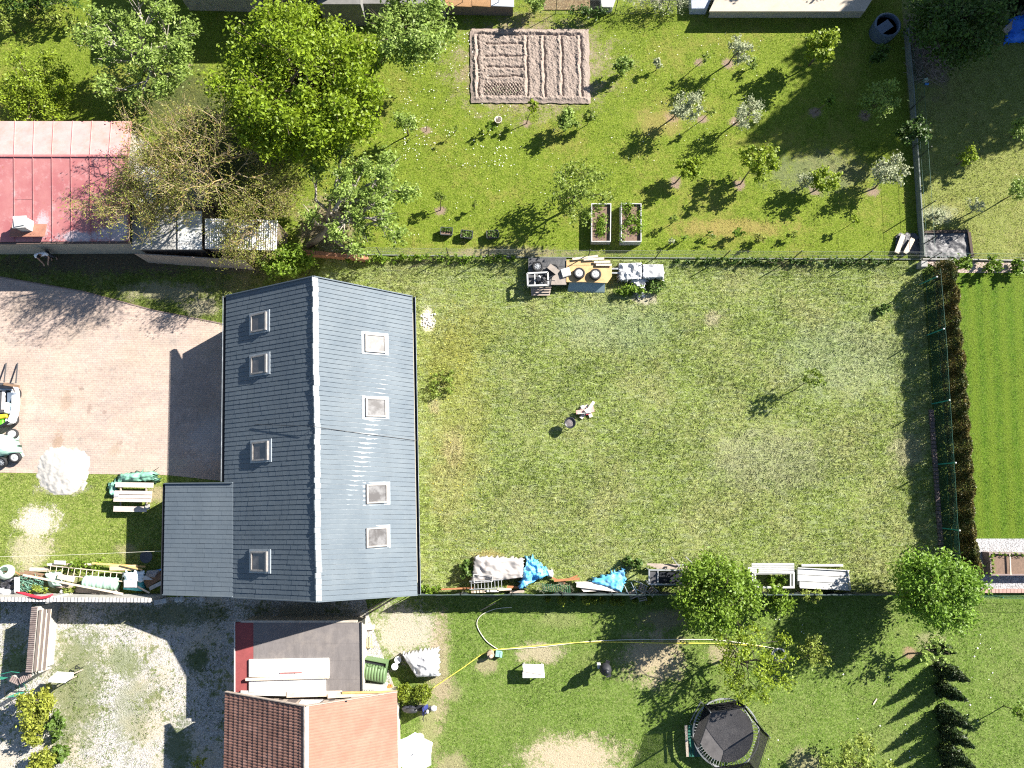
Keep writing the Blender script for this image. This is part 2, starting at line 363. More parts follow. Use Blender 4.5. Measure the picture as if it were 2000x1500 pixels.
for a, b in zip(kp, kp[1:]):
    A = P(*a, .03); B = P(*b, .03); n = max(1, int((B-A).length/1.0))
    for i in range(n):
        mb.bar(A.lerp(B, i/n + .004), A.lerp(B, (i+1)/n - .004), .07, .08)
tag(obj('paving_edge', mb, M('edging', (.2,.15,.13))), kind='structure')

# ------------------------------------------------------------------ grass blades (nobody could count them)
def inside(px, py, poly):
    c = np.zeros(px.shape, bool); n = len(poly)
    for i in range(n):
        x1, y1 = poly[i]; x2, y2 = poly[(i+1) % n]
        k = ((y1 > py) != (y2 > py)) & (px < (x2-x1)*(py-y1)/((y2-y1) or 1e-9) + x1)
        c ^= k
    return c
def grass(name, label, poly, dens, h, w, mat, seed, avoid=(), holes=(), nb=3, lean=.95, thin=None):
    r_ = np.random.default_rng(seed)
    wp = np.array([[P(x, y).x, P(x, y).y] for x, y in poly]); lo = wp.min(0); hi = wp.max(0)
    n = int((hi[0]-lo[0])*(hi[1]-lo[1])*dens); X = r_.uniform(lo[0], hi[0], n); Y = r_.uniform(lo[1], hi[1], n)
    k = inside(X, Y, [tuple(p) for p in wp])
    for hp in holes:
        k &= ~inside(X, Y, [(P(x, y).x, P(x, y).y) for x, y in hp])
    for (px, py, rx, ry, *_a) in avoid:
        q = P(px, py); amt = _a[0] if _a else 1
        d = np.hypot((X-q.x)/rx, (Y-q.y)/ry) + .25*vn(X*3, Y*3, seed)
        k &= ~((d < 1.0) & (r_.random(n) < amt))
    if thin is not None: k &= vn(X*thin[0], Y*thin[0], seed+5) + r_.normal(0, .25, n) > thin[1]
    X = X[k]; Y = Y[k]; n = len(X)
    X = np.repeat(X, nb) + r_.normal(0, .03, n*nb); Y = np.repeat(Y, nb) + r_.normal(0, .03, n*nb)
    m = n*nb; an = r_.uniform(0, 2*np.pi, m); hh = h*r_.uniform(.5, 1.4, m)*(1+.4*vn(X*.9, Y*.9, seed+1)); ww = w*r_.uniform(.6, 1.4, m)
    la = r_.uniform(0, 2*np.pi, m); ll = hh*lean*r_.uniform(.2, 1.4, m)
    V = np.zeros((m, 3, 3))
    V[:,0,0] = X-np.cos(an)*ww; V[:,0,1] = Y-np.sin(an)*ww
    V[:,1,0] = X+np.cos(an)*ww; V[:,1,1] = Y+np.sin(an)*ww
    V[:,2,0] = X+np.cos(la)*ll; V[:,2,1] = Y+np.sin(la)*ll; V[:,2,2] = np.abs(hh)
    V[:,:2,2] = .03
    o = arr(name, V, 3, mat, kind='stuff'); return tag(o, label, 'grass')
house_hole = [(452,566),(612,575),(800,570),(806,1152),(330,1152),(336,950),(452,950)]
grass('meadow_grass', 'rough grass of the big meadow east of the grey roof', [(640,505),(1797,511),(1845,1158),(700,1158),(700,600)], 150, .10, .014, lawn('meadow_grass', **MEA, dry_amt=.5, patches=mea_p, blades=True, edge=(.46,.62)), 1, [(835,625,.4,.7,.8),(1255,582,.7,.35,.7)], [house_hole])
grass('orchard_grass', 'short grass of the orchard lawn with saplings', [(150,10),(1760,10),(1772,180),(1796,505),(640,500),(160,240),(-60,240),(-60,40)], 75, .06, .011, lawn('orchard_grass', **ORC, dry_amt=.6, patches=orch_p, blades=True), 2, [(x,y,rx,ry,1) for x,y,rx,ry in PZ['orchard']], [[(915,55),(1152,55),(1155,205),(918,205)]])
grass('side_lawn_grass', 'pale grass of the garden right of the concrete wall', [(1780,60),(2040,60),(2040,508),(1802,505)], 110, .07, .013, lawn('side_grass', **NE_, dry_amt=.55, patches=ne_p, blades=True), 3, [(1810,90,1.4,2.4,.95)], [[(1800,452),(1897,452),(1897,505),(1800,505)]])
grass('mown_grass', 'bright striped mown lawn behind the thuja hedge', [(1850,536),(2040,536),(2040,1050),(1897,1050)], 110, .045, .010, lawn('mown_grass', **EAS, dry_amt=.4, stripes=(0.36, R(3), (.125,.175,.018), .55), blades=True), 4)
grass('garden_grass', 'green lawn of the garden with the trampoline', [(700,1180),(2040,1175),(2040,1540),(780,1540),(780,1350),(730,1215)], 95, .065, .012, lawn('garden_grass', **SOU, dry_amt=.35, patches=sou_p, blades=True), 5, [(x,y,rx,ry,a) for x,y,rx,ry,a,c in sou_p if a > .45])
grass('west_grass', 'lawn between the paved yard and the tiled garden wall', [(-40,925),(330,928),(436,946),(330,1160),(-40,1130)], 120, .075, .013, lawn('west_grass', **WES, dry_amt=.45, patches=wes_p, blades=True), 6, [(x,y,rx,ry,a) for x,y,rx,ry,a,c in wes_p]+[(125,922,1.3,1.1,1)], [house_hole])
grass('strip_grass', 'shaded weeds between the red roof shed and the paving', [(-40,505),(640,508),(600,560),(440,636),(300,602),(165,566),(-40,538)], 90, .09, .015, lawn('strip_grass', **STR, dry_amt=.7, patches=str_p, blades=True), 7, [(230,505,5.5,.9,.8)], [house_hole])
grass('yard_weeds', 'patchy weeds growing through the pale gravel yard', [(-40,1175),(440,1175),(440,1540),(-40,1540)], 70, .07, .022, lawn('weed_grass', (.075,.11,.03), (.10,.14,.04), (.15,.175,.06), (.2,.19,.09), blades=True), 8, thin=(.9,.15))
# daisies
def specks(name, label, poly, n, size, mat, seed, z=.09, cluster=None):
    r_ = np.random.default_rng(seed); wp = np.array([[P(x, y).x, P(x, y).y] for x, y in poly]); lo = wp.min(0); hi = wp.max(0)
    X = r_.uniform(lo[0], hi[0], n*4); Y = r_.uniform(lo[1], hi[1], n*4)
    k = inside(X, Y, [tuple(p) for p in wp]) & (vn(X*.6, Y*.6, seed) + r_.normal(0, .4, n*4) > (cluster if cluster is not None else -9))
    X = X[k][:n]; Y = Y[k][:n]; s = size*r_.uniform(.5, 1.4, len(X)); a = r_.uniform(0, 3.1, len(X)); zz = z*r_.uniform(.6, 1.2, len(X))
    V = np.zeros((len(X), 4, 3))
    for i, q in enumerate((0, 1.57, 3.14, 4.71)):
        V[:,i,0] = X+np.cos(a+q)*s; V[:,i,1] = Y+np.sin(a+q)*s; V[:,i,2] = zz
    return tag(arr(name, V, 4, mat, kind='stuff'), label, 'flowers')
specks('daisies', 'white daisies scattered in the grass left of the vegetable plot', [(780,150),(915,60),(1000,210),(1000,330),(790,330)], 330, .028, M('petal', (.75,.75,.68)), 31, cluster=.0)
specks('lawn_flowers', 'sparse pale flowers in the orchard grass', [(1160,60),(1500,60),(1460,260),(780,480),(1000,300)], 130, .025, M('petal', (.75,.75,.68)), 32, z=.06)
specks('white_blossoms', 'tiny white blossoms on the lawn near the trampoline', [(1490,1200),(1960,1190),(1960,1500),(1490,1500)], 90, .035, M('petal', (.75,.75,.68)), 33, z=.07, cluster=.6)
specks('dandelions', 'yellow dots of dandelions along the house', [(820,560),(930,560),(980,1080),(830,1080)], 110, .02, M('dandelion', (.6,.5,.03)), 34)
# ------------------------------------------------------------------ trees and shrubs
LF = dict(
 maple=leafmat('maple_leaf', (.235,.32,.018), (.185,.275,.016), .48),
 silver=leafmat('silver_leaf', (.275,.37,.085), (.215,.31,.06), .45),
 fruit=leafmat('fruit_leaf', (.225,.29,.05), (.175,.25,.04), .45),
 pale=leafmat('pale_leaf', (.37,.39,.25), (.30,.335,.19), .4, .65, 1.5),
 fresh=leafmat('fresh_leaf', (.19,.315,.035), (.15,.265,.028), .45),
 lime=leafmat('lime_leaf', (.26,.335,.022), (.215,.30,.03), .48),
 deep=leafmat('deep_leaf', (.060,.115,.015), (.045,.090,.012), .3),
 green=leafmat('green_leaf', (.19,.29,.030), (.155,.25,.026), .45),
 spring=leafmat('spring_leaf', (.27,.325,.06), (.23,.295,.055), .45),
 catkin=leafmat('catkin_leaf', (.25,.25,.055), (.205,.235,.045), .42, .6, 1.45),
 needle=leafmat('needle', (.030,.055,.015), (.042,.06,.015), .12),
 spruce=leafmat('spruce_needle', (.024,.050,.012), (.038,.056,.014), .1),
 thuja=leafmat('thuja_scale', (.055,.080,.016), (.15,.10,.024), .15),
 globe=leafmat('globe_scale', (.17,.21,.015), (.14,.19,.02), .25),
 gold=leafmat('gold_leaf', (.31,.33,.05), (.265,.31,.045), .4),
 vine=leafmat('vine_leaf', (.10,.175,.03), (.13,.2,.04), .35))
BARK = M('bark', (.13,.10,.075), .9, .35, 9, bump=.5)
BARKG = M('grey_bark', (.30,.27,.23), .9, .3, 8, bump=.4)
BARKY = M('lichen_bark', (.25,.20,.135), .9, .3, 5, dirt=(.46,.32,.04), dirt_amt=.8)
BARKD = M('dark_bark', (.06,.05,.04), .9, .3, 9)
def leaves(name, Cn, size, mat, parent, seed, up=.55, asp=.55):
    r_ = np.random.default_rng(seed); n = len(Cn)
    if not n: return
    N = r_.normal(0, 1, (n,3)); N[:,2] = np.abs(N[:,2])*.8 + up; N /= np.linalg.norm(N, axis=1)[:,None]
    T = np.cross(N, r_.normal(0, 1, (n,3))); T /= np.linalg.norm(T, axis=1)[:,None]; B = np.cross(N, T)
    s = (size*r_.uniform(.6, 1.35, n))[:,None]
    V = np.stack([Cn-T*s, Cn+B*s*asp+N*s*.22, Cn+T*s, Cn-B*s*asp+N*s*.22], 1)
    return arr(name, V, 4, mat, parent)
def sph(r_, n):
    d = r_.normal(0, 1, (n,3)); return d/np.linalg.norm(d, axis=1)[:,None]
def tree(name, label, cat, crown, z, r, h, base=None, leaf='fruit', bark=None, nl=600, ls=.09, ncl=9, tr=.05, group=None, seed=None, rc=None, stick=1.0, twigs=3, squash=None, flat=0.0, bend=.3, solid=.55, up=1.0):
    """crown: pixel of the crown's middle at height z; r, h: its half width and half height in metres"""
    seed = seed if seed is not None else (hash((crown[0]*7+crown[1]*13)) % 9973); r_ = np.random.default_rng(seed)
    C = P(crown[0], crown[1], z); B = P(base[0], base[1], 0) if base else Vector((C.x, C.y, 0))
    t = thing(name, label, cat, B, group)
    rx, ry = (r, r) if squash is None else (r*squash[0], r*squash[1])
    rc = rc or 1.2*r/ncl**.42
    cl = []
    for i in range(ncl):
        best = None
        for _ in range(12):
            d = sph(r_, 1)[0]; d[2] = d[2]*.9 + .25; q = d*r_.uniform(.45, 1.0)
            q = np.array([q[0]*(rx-rc*.6), q[1]*(ry-rc*.6), q[2]*h])
            s = min([np.linalg.norm(q-c) for c in cl] or [9])
            if best is None or s > best[0]: best = (s, q)
        cl.append(best[1])
    Cv = np.array(C); pts = []; mb = MB()
    top = C + Vector((0, 0, h*.1)); k1 = B.lerp(top, .35) + Vector(r_.normal(0, bend*.3*r, 3))*.35; k1.z = B.z + (top.z-B.z)*.38
    k2 = B.lerp(top, .7) + Vector(r_.normal(0, bend*.3*r, 3))*.3; k2.z = B.z + (top.z-B.z)*.72
    mb.tube([B-Vector((0,0,.05)), k1, k2, top], [tr, tr*.8, tr*.6, tr*.3], 7)
    w = np.array([r_.uniform(.6, 1.4) for _ in cl]); w /= w.sum()
    for i, c in enumerate(cl):
        e = Vector(Cv + c); st = k1.lerp(k2, r_.uniform(0, 1)) if r_.random() < .6 else k2.lerp(top, r_.uniform(0, .8))
        md = st.lerp(e, .5) + Vector(r_.normal(0, .1*r, 3)); rr = tr*.42*stick
        mb.tube([st, md, e], [rr, rr*.65, rr*.25], 5)
        for j in range(twigs):
            d = Vector(sph(r_, 1)[0]); d.z = abs(d.z)*.6; mb.tube([md.lerp(e, r_.uniform(.2, .9)), e + d*rc*r_.uniform(.6, 1.0)], [rr*.35, rr*.1], 4, cap=False)
        m = int(nl*w[i]); d = sph(r_, m); d[:,2] *= (1-.35*flat)
        u = r_.random(m)**solid
        # ragged clumps: sub-clusters
        sub = d[r_.integers(0, max(3, m//14), m)] * .75 + r_.normal(0, .22, (m,3)) if m > 20 else d
        pts.append(Cv + c + sub*(rc*u)[:,None])
    pts = np.concatenate(pts); pts = pts[pts[:,2] > .06]
    obj('trunk', mb, bark or BARK, t, smooth=True)
    leaves('crown', pts, ls, LF[leaf], t, seed, up=up)
    return t
def cone(name, label, cat, base, h, r, leaf='needle', nl=1500, ls=.08, group=None, seed=1, tr=.08, droop=.3):
    r_ = np.random.default_rng(seed); B = P(base[0], base[1], 0); t = thing(name, label, cat, B, group)
    mb = MB(); mb.tube([B-Vector((0,0,.05)), B+Vector((0,0,h*.97))], [tr, .01], 6)
    u = 1-np.sqrt(r_.random(nl)); ring = np.floor(u*h/.33); an = r_.uniform(0, 2*np.pi, nl)
    lob = 1+.22*np.sin(an*5+ring*2.1)+.15*np.sin(an*9+ring)
    rad = r*(1-u)**.75*lob*r_.uniform(.35, 1.05, nl)**.6
    Z = .08+u*h - droop*rad*.4 + r_.normal(0, .03, nl)
    pts = np.stack([B.x+rad*np.cos(an), B.y+rad*np.sin(an), np.maximum(Z, .05)], 1)
    obj('trunk', mb, BARKD, t); leaves('crown', pts, ls, LF[leaf], t, seed, up=.35, asp=.42); return t
def globe(name, label, cat, px, z, r, leaf='globe', nl=1100, ls=.05, group=None, seed=1, h=None):
    r_ = np.random.default_rng(seed); C = P(px[0], px[1], z); B = Vector((C.x, C.y, 0)); t = thing(name, label, cat, B, group)
    d = sph(r_, nl); rr = r*(1+.12*np.sin(d[:,0]*7)+.1*np.sin(d[:,1]*9+d[:,2]*6))*r_.uniform(.7, 1.03, nl)
    pts = np.array(C) + d*rr[:,None]*np.array([1, 1, (h or z)/r]); pts = pts[pts[:,2] > .03]
    mb = MB(); mb.tube([B, C], [.05, .02], 6); obj('trunk', mb, BARKD, t); leaves('crown', pts, ls, LF[leaf], t, seed, up=.3); return t

# big old trees on the left
tree('maple_tree', 'biggest tree, broad dense bright green crown between the two grey-leaved trees at top left', 'tree', (592,170), 4.4, 4.75, 2.2, (640,250), 'maple', nl=40000, ls=.10, ncl=70, tr=.24, seed=3, rc=1.1, solid=.5, up=.85)
tree('old_fruit_tree', 'tall silvery green tree with bare grey limbs left of the biggest tree', 'tree', (278,100), 3.1, 3.9, 1.4, (312,165), 'silver', BARKG, nl=10500, ls=.09, ncl=24, tr=.2, seed=14, rc=.85, stick=1.5, group='old fruit trees')
tree('old_fruit_tree', 'dark-trunked leafy tree touching the right edge of the biggest tree', 'tree', (803,60), 3.6, 2.85, 1.4, (742,122), 'silver', BARKD, nl=9000, ls=.095, ncl=22, tr=.22, seed=5, rc=.95, group='old fruit trees')
tree('old_fruit_tree', 'leafy tree with pale dead branches overhanging the brick edge above the grey house', 'tree', (706,390), 2.6, 3.35, 1.3, (602,480), 'silver', BARKG, nl=10000, ls=.085, ncl=25, tr=.22, seed=26, rc=.8, stick=1.5, group='old fruit trees')
tree('blossoming_tree', 'light silver-green bush peeking out under the right side of the biggest tree', 'tree', (790,238), 1.6, .85, .7, None, 'silver', nl=700, ls=.08, ncl=6, tr=.05, seed=7)
tree('spring_tree', 'loose yellow-green tree behind the red metal roof', 'tree', (74,180), 1.7, 2.6, .7, (80,215), 'lime', nl=8500, ls=.075, ncl=21, tr=.1, seed=18, rc=.8, twigs=5)
def branchy(name, label, base, tip, H_, r, nl, seed, bark, leaf):
    r_ = np.random.default_rng(seed); B = P(base[0], base[1], 0); T = P(tip[0], tip[1], H_)
    t = thing(name, label, 'tree', B); mb = MB(); ends = []
    def grow(p, d, L, rad, lv):
        q = p + d*L; md = p.lerp(q, .5) + Vector(r_.normal(0, L*.06, 3))
        mb.tube([p, md, q], [rad, rad*.8, rad*.62], 6 if lv < 2 else 4, cap=False)
        if lv >= 2:
            for f in (.35, .7, 1.0): ends.append((p.lerp(q, f), .35 if lv > 2 else .25))
        if lv >= 5: return
        k = 3 if lv in (0, 1, 3) else 2
        for i in range(k + (r_.random() < .4)):
            sp = .78 if lv < 2 else .85
            nd = (d + Vector(sph(r_, 1)[0])*sp + Vector((0, 0, .05))).normalized()
            grow(p.lerp(q, r_.uniform(.6, 1.0)), nd, L*r_.uniform(.62, .84), rad*.58, lv+1)
    d0 = (T-B).normalized(); k = B + d0*(T-B).length*.3
    mb.tube([B-Vector((0,0,.05)), k], [r, r*.85], 8)
    for i in range(4):
        nd = (d0 + Vector(sph(r_, 1)[0])*.55); nd.z = max(nd.z, .25); grow(k - d0*.4*i*.3, nd.normalized(), (T-B).length*.30, r*.62, 0)
    obj('trunk', mb, bark, t, smooth=True)
    E = np.array([tuple(e[0]) for e in ends]); idx = r_.integers(0, len(E), nl)
    pts = E[idx] + r_.normal(0, .2, (nl,3)); leaves('crown', pts, .055, LF[leaf], t, seed, asp=.4)
    return t
branchy('lichen_tree', 'nearly bare tree with yellow lichen branches and brownish buds beside the red metal roof', (425,418), (372,245), 6.8, .19, 8500, 12, BARKY, 'catkin')
branchy('lichen_tree', 'second sparse tree, its pale trunk rising at the corner of the red roof shed', (300,486), (300,365), 5.4, .17, 7500, 41, BARKY, 'catkin')
branchy('lichen_tree', 'sparse brownish tree over the corrugated shed with tangled twigs', (530,452), (470,372), 5.0, .13, 6500, 55, BARKY, 'catkin')
tree('leafy_bush', 'bright green leafy bush right in front of the grey house gable', 'bush', (556,508), 1.3, 1.45, .8, (590,520), 'green', nl=3800, ls=.09, ncl=14, tr=.06, seed=21, squash=(1.25,.75))
tree('garden_shrub', 'yellow-green shrub cut off by the left photo edge near the top', 'bush', (8,44), 1.0, .8, .8, None, 'spring', nl=500, ls=.08, ncl=6, seed=2)
tree('garden_shrub', 'small forked sapling left of the bushy shrub in the dark top left border', 'sapling', (52,30), .8, .38, .4, None, 'spring', nl=90, ls=.08, ncl=4, tr=.03, seed=3)
tree('garden_shrub', 'bushy yellow-green shrub in the dark border at top left', 'bush', (104,35), .7, .62, .5, None, 'spring', nl=330, ls=.08, ncl=7, tr=.03, seed=4)
tree('garden_shrub', 'small shrub right beside the silvery tree in the top left border', 'bush', (139,42), .6, .42, .4, None, 'fruit', nl=190, ls=.08, ncl=5, tr=.03, seed=5)
# orchard
FG = 'young orchard trees'
for (nm, lb, ct, cr, z, r, h, ba, lf, nl, ls, nc, tr) in [
 ('fruit_shrub','round leafy shrub nearest the right side of the vegetable plot','bush',(1218,130),.8,.62,.5,(1212,150),'silver',480,.075,8,.04),
 ('fruit_shrub','thin grey-leaved shrub between the round shrub and the blossoming sapling','bush',(1284,124),.6,.36,.4,(1281,138),'pale',110,.06,5,.03),
 ('sapling','slender sapling standing in a dirt ring left of the pale blossoming tree','sapling',(1379,116),1.1,.30,.35,(1365,125),'fruit',60,.07,4,.025),
 ('fruit_tree','pale blossoming little tree with a leaning dark trunk, topmost in the orchard','tree',(1443,100),1.7,.85,.6,(1423,124),'pale',620,.06,9,.05),
 ('fruit_shrub','tiny tuft-like shrub just below the topmost blossoming tree','bush',(1469,126),.5,.32,.3,(1466,134),'silver',120,.06,5,.03),
 ('fruit_tree','bright yellow-green tree half in the shade beside the cream roof','tree',(1602,92),1.8,1.15,.8,(1580,128),'lime',900,.10,11,.06),
 ('fruit_tree','grey-green tree wholly in shade near the concrete wall','tree',(1716,196),1.6,1.2,.7,(1690,226),'silver',720,.07,11,.05),
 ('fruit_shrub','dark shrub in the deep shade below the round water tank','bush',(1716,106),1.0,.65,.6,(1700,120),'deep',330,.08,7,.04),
 ('sapling','little green sapling in the middle of the big shadow','sapling',(1618,200),1.2,.40,.4,(1592,220),'green',120,.08,5,.03),
 ('fruit_tree','silvery tree in the orchard middle with a bare ground patch at its foot','tree',(1340,206),1.6,1.05,.65,(1312,232),'pale',760,.062,11,.05),
 ('fruit_tree','whitish thin-leaved tree at the left border of the big shadow','tree',(1464,222),1.6,1.05,.7,(1437,240),'pale',640,.055,11,.05),
 ('sapling','small sapling between the silvery and the whitish orchard trees','sapling',(1388,219),1.2,.25,.3,(1372,234),'spring',50,.07,4,.025),
 ('fruit_shrub','dense shrub below the vegetable plot with a brown shadow patch','bush',(1106,236),.9,.72,.55,(1100,258),'silver',620,.07,9,.04),
 ('fruit_shrub','slim shrub touching the right of the dense shrub below the plot','bush',(1154,230),.8,.42,.45,(1146,244),'fruit',200,.07,6,.03),
 ('sapling','yellowish sapling right under the lower edge of the vegetable plot','sapling',(1041,210),1.2,.36,.45,(1028,242),'lime',110,.075,5,.03),
 ('sapling','sapling beside the white bucket in the orchard','sapling',(957,246),.6,.34,.45,(952,262),'green',130,.06,5,.03),
 ('sapling','wispy twig of a sapling left of the white bucket','sapling',(892,252),.7,.18,.3,(886,262),'fruit',40,.06,3,.02),
 ('sapling','bare stick sapling with a white foot nearest the biggest tree','sapling',(832,236),1.0,.12,.4,(833,256),'fruit',10,.05,2,.018),
 ('fruit_tree','large sparse fruit tree with a leaning trunk left above the raised beds','tree',(1126,372),2.3,2.1,1.0,(1110,408),'fruit',1150,.075,15,.085),
 ('fruit_tree','bright green low tree with a dirt ring between raised bed and shadow','tree',(1343,328),1.1,.80,.5,(1318,358),'lime',520,.085,8,.045),
 ('fruit_tree','lime green open tree standing on the tip of the big shadow','tree',(1478,314),1.6,1.25,.7,(1446,360),'lime',560,.095,10,.045),
 ('fruit_tree','lime green tree on the grey weedy patch','tree',(1611,350),1.1,.95,.6,(1592,372),'lime',480,.085,9,.045),
 ('fruit_tree','dense pale grey-green tree nearest the concrete wall','tree',(1737,335),1.4,1.05,.65,(1708,368),'pale',900,.065,11,.05),
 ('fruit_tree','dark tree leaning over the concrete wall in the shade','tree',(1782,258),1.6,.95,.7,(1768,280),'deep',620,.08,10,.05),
 ('fruit_tree','thin pale tree standing left on the grey weedy patch','tree',(1570,352),.9,.6,.4,(1562,366),'pale',190,.055,7,.03),
 ('sapling','sapling in a dirt ring above the leftmost black planter','sapling',(862,386),1.0,.36,.4,(860,411),'fruit',140,.07,5,.03),
 ('sapling','tiny sapling above the middle black planter','sapling',(929,398),.6,.22,.3,(926,408),'spring',60,.06,4,.02),
 ('sapling','thin sapling low in the orchard, right of the shrub row','sapling',(1668,431),.8,.26,.25,(1656,442),'lime',50,.07,4,.02),
 ('fruit_shrub','leafless-looking shrub right below the taller raised bed','bush',(1314,430),.6,.32,.35,(1308,440),'fruit',70,.06,5,.025),
 ('fruit_shrub','leftmost small shrub of the row above the wire fence','bush',(1312,472),.3,.25,.25,None,'pale',60,.05,4,.02),
 ('fruit_shrub','second small shrub from the left in the row above the wire fence','bush',(1337,466),.35,.25,.25,None,'green',80,.05,4,.02),
 ('fruit_shrub','third small shrub from the left in the row above the wire fence','bush',(1388,460),.4,.28,.25,None,'fruit',90,.05,4,.02),
 ('fruit_shrub','dark bushy shrub in the middle of the row above the wire fence','bush',(1440,456),.5,.38,.35,None,'green',170,.06,5,.025),
 ('fruit_shrub','brownish shrub with a dark heart in the row above the wire fence','bush',(1484,467),.45,.40,.3,None,'catkin',170,.06,5,.025),
 ('fruit_shrub','rightmost small shrub of the row above the wire fence','bush',(1546,458),.4,.28,.25,None,'spring',80,.06,4,.02)]:
    tree(nm, lb, ct, cr, z, r, h, ba, lf, nl=int(nl*2.1), ls=ls*1.08, ncl=nc, tr=tr, group=FG, bark=BARK, twigs=2, stick=.9)
for (nm, lb, cr, z, r, h, ba, lf, nl, ls, nc) in [
 ('sapling','bright green sapling right of the concrete wall with a long shadow',(1892,306),1.5,.55,.5,(1868,322),'lime',260,.08,6),
 ('fruit_tree','grey-green tree cut by the right photo edge, above the bright sapling',(1994,252),2.0,.75,.6,(1975,268),'silver',420,.07,8),
 ('fruit_tree','silvery tree at the right photo edge with the longest trunk shadow',(1990,370),1.9,.85,.6,(1960,390),'silver',520,.06,8),
 ('fruit_shrub','faint silvery shrub above the dug pit',(1902,404),.9,.6,.5,(1895,416),'pale',240,.05,7),
 ('fruit_shrub','whitish flowering clump leaning on the right of the concrete wall',(1826,424),.4,.6,.3,None,'pale',320,.05,7)]:
    tree(nm, lb, 'tree' if nm == 'fruit_tree' else 'shrub', cr, z, r, h, ba, lf, nl=int(nl*2), ls=ls*1.08, ncl=nc, tr=.04, group='trees of the right-hand garden', twigs=2)
tree('young_tree', 'lone young tree standing in the big meadow', 'tree', (1588,738), 1.5, .72, .75, (1548,765), 'fruit', nl=380, ls=.075, ncl=7, tr=.03, seed=5)
# garden at the bottom
tree('round_tree', 'dense round bright green tree at the corner below the thuja hedge', 'tree', (1822,1150), 2.6, 2.35, 1.6, (1795,1143), 'fresh', nl=17000, ls=.08, ncl=32, tr=.13, seed=8, rc=.95)
tree('fence_tree', 'big green tree growing over the black fence among the metal frames', 'tree', (1398,1158), 2.2, 2.35, 1.4, (1380,1160), 'green', nl=13000, ls=.085, ncl=32, tr=.12, seed=9, rc=.85)
tree('fence_shrub', 'green shrub right of the big fence tree', 'bush', (1522,1172), 1.0, .95, .7, None, 'green', nl=1100, ls=.08, ncl=9, tr=.05, seed=10)
tree('fence_shrub', 'yellowish low shrub hanging over the fence below the white trough', 'bush', (1578,1162), .9, .75, .35, None, 'spring', nl=520, ls=.075, ncl=8, tr=.04, seed=11, squash=(1.3,.5))
tree('walnut_tree', 'wide thin yellow-green tree under the far end of the yellow hose', 'tree', (1462,1292), 2.4, 2.5, .8, (1412,1290), 'lime', BARKD, nl=2900, ls=.07, ncl=22, tr=.07, seed=12, rc=.62)
tree('fruit_shrub', 'small yellow-green tree right of the coiled hose', 'tree', (1590,1272), 1.2, 1.1, .5, (1560,1290), 'spring', nl=900, ls=.07, ncl=10, tr=.035, seed=13)
tree('fruit_tree', 'olive little tree with forked shadow below the round tree', 'tree', (1822,1270), 1.4, 1.15, .5, (1772,1277), 'silver', nl=420, ls=.085, ncl=9, tr=.05, seed=15)
tree('fruit_tree', 'tree cut off by the bottom photo edge right of the trampoline', 'tree', (1672,1500), 1.6, 2.0, .6, (1640,1500), 'spring', nl=3200, ls=.07, ncl=17, tr=.05, seed=16, rc=.6)
tree('fruit_tree', 'sapling at the right photo edge beside the row of small spruces', 'sapling', (1990,1388), 1.3, .55, .5, (1960,1378), 'green', nl=240, ls=.08, ncl=6, tr=.03, seed=17)
for i, (x, y, hh, rr, lb) in enumerate([(1832,1262,1.5,.5,'topmost and smallest'),(1838,1306,2.4,.75,'second from the top'),(1838,1344,2.2,.65,'third from the top'),(1842,1392,2.5,.75,'middle'),(1846,1428,2.4,.7,'fifth from the top'),(1846,1466,2.6,.75,'sixth from the top'),(1856,1502,2.7,.75,'lowest, cut by the photo edge,')]):
    cone('small_spruce', '%s dark spruce of the row at bottom right' % lb, 'conifer', (x, y), hh, rr*.66, 'spruce', 3600, .06, 'row of small spruces', 40+i, .04)
for i, (x, y, hh, rr) in enumerate([(2020,-45,13.2,3.0),(2055,-176,12.5,3.2),(2045,-5,11.5,2.8),(2190,-36,12.5,3.2),(2235,85,11,2.6),(2080,-228,10.5,3.0),(2150,-150,13.5,3.2),(2320,-60,13,2.8),(2130,-90,12,3.0),(1985,-130,10.5,3.0),(2010,-205,9.5,2.6),(2120,20,11,2.6)]):
    cone('tall_spruce', 'tall dark spruce beyond the top right photo corner', 'conifer', (x, y), hh, rr, 'needle', 8500, .18, 'tall spruces casting the big shadow', 60+i, .2)
for i, (x, y, z, r, h) in enumerate([(2085,-85,8.0,4.3,3.0),(2262,-185,8.5,4.4,3.2),(2028,-12,9.0,3.0,2.6),(2215,-5,9.0,3.6,2.8),(2390,-120,9.0,3.8,3.0),(2120,-215,8.5,3.6,3.0),(1715,-100,4.0,1.9,1.3),(1600,-120,4.2,1.7,1.2)]):
    B_ = P(x, y, 0); cx_, cy_ = [(1000+CAM_F*(p.dot(Vector((1,0,0)))/p.dot(Vector((0,ST,-CT)))), 750-CAM_F*(p.dot(Vector((0,CT,ST)))/p.dot(Vector((0,ST,-CT))))) for p in [Vector((B_.x, B_.y, z))-Vector((0,0,CAM_H))]][0]
    tree('tall_tree', 'tall leafy tree beyond the top right photo corner', 'tree', (cx_,cy_), z, r, h, (x,y), 'deep', BARKD, nl=5200 if r > 2.5 else 900, ls=.17 if r > 2.5 else .12, ncl=24 if r > 2.5 else 12, tr=.25 if r > 2.5 else .09, group='tall leafy trees casting the big shadow', seed=300+i, rc=1.25 if r > 2.5 else .5)
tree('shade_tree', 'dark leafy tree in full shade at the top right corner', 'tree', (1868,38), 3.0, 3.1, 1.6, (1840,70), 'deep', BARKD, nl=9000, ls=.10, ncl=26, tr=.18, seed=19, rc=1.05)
for i, (x, lb) in enumerate([(790,'left'),(826,'right')]):
    globe('globe_thuja', '%s of the two round yellow-green thujas beside the blue scooter' % lb, 'shrub', (x,1354), .55, .45, 'globe', 1500, .05, 'two round thujas', 70+i)
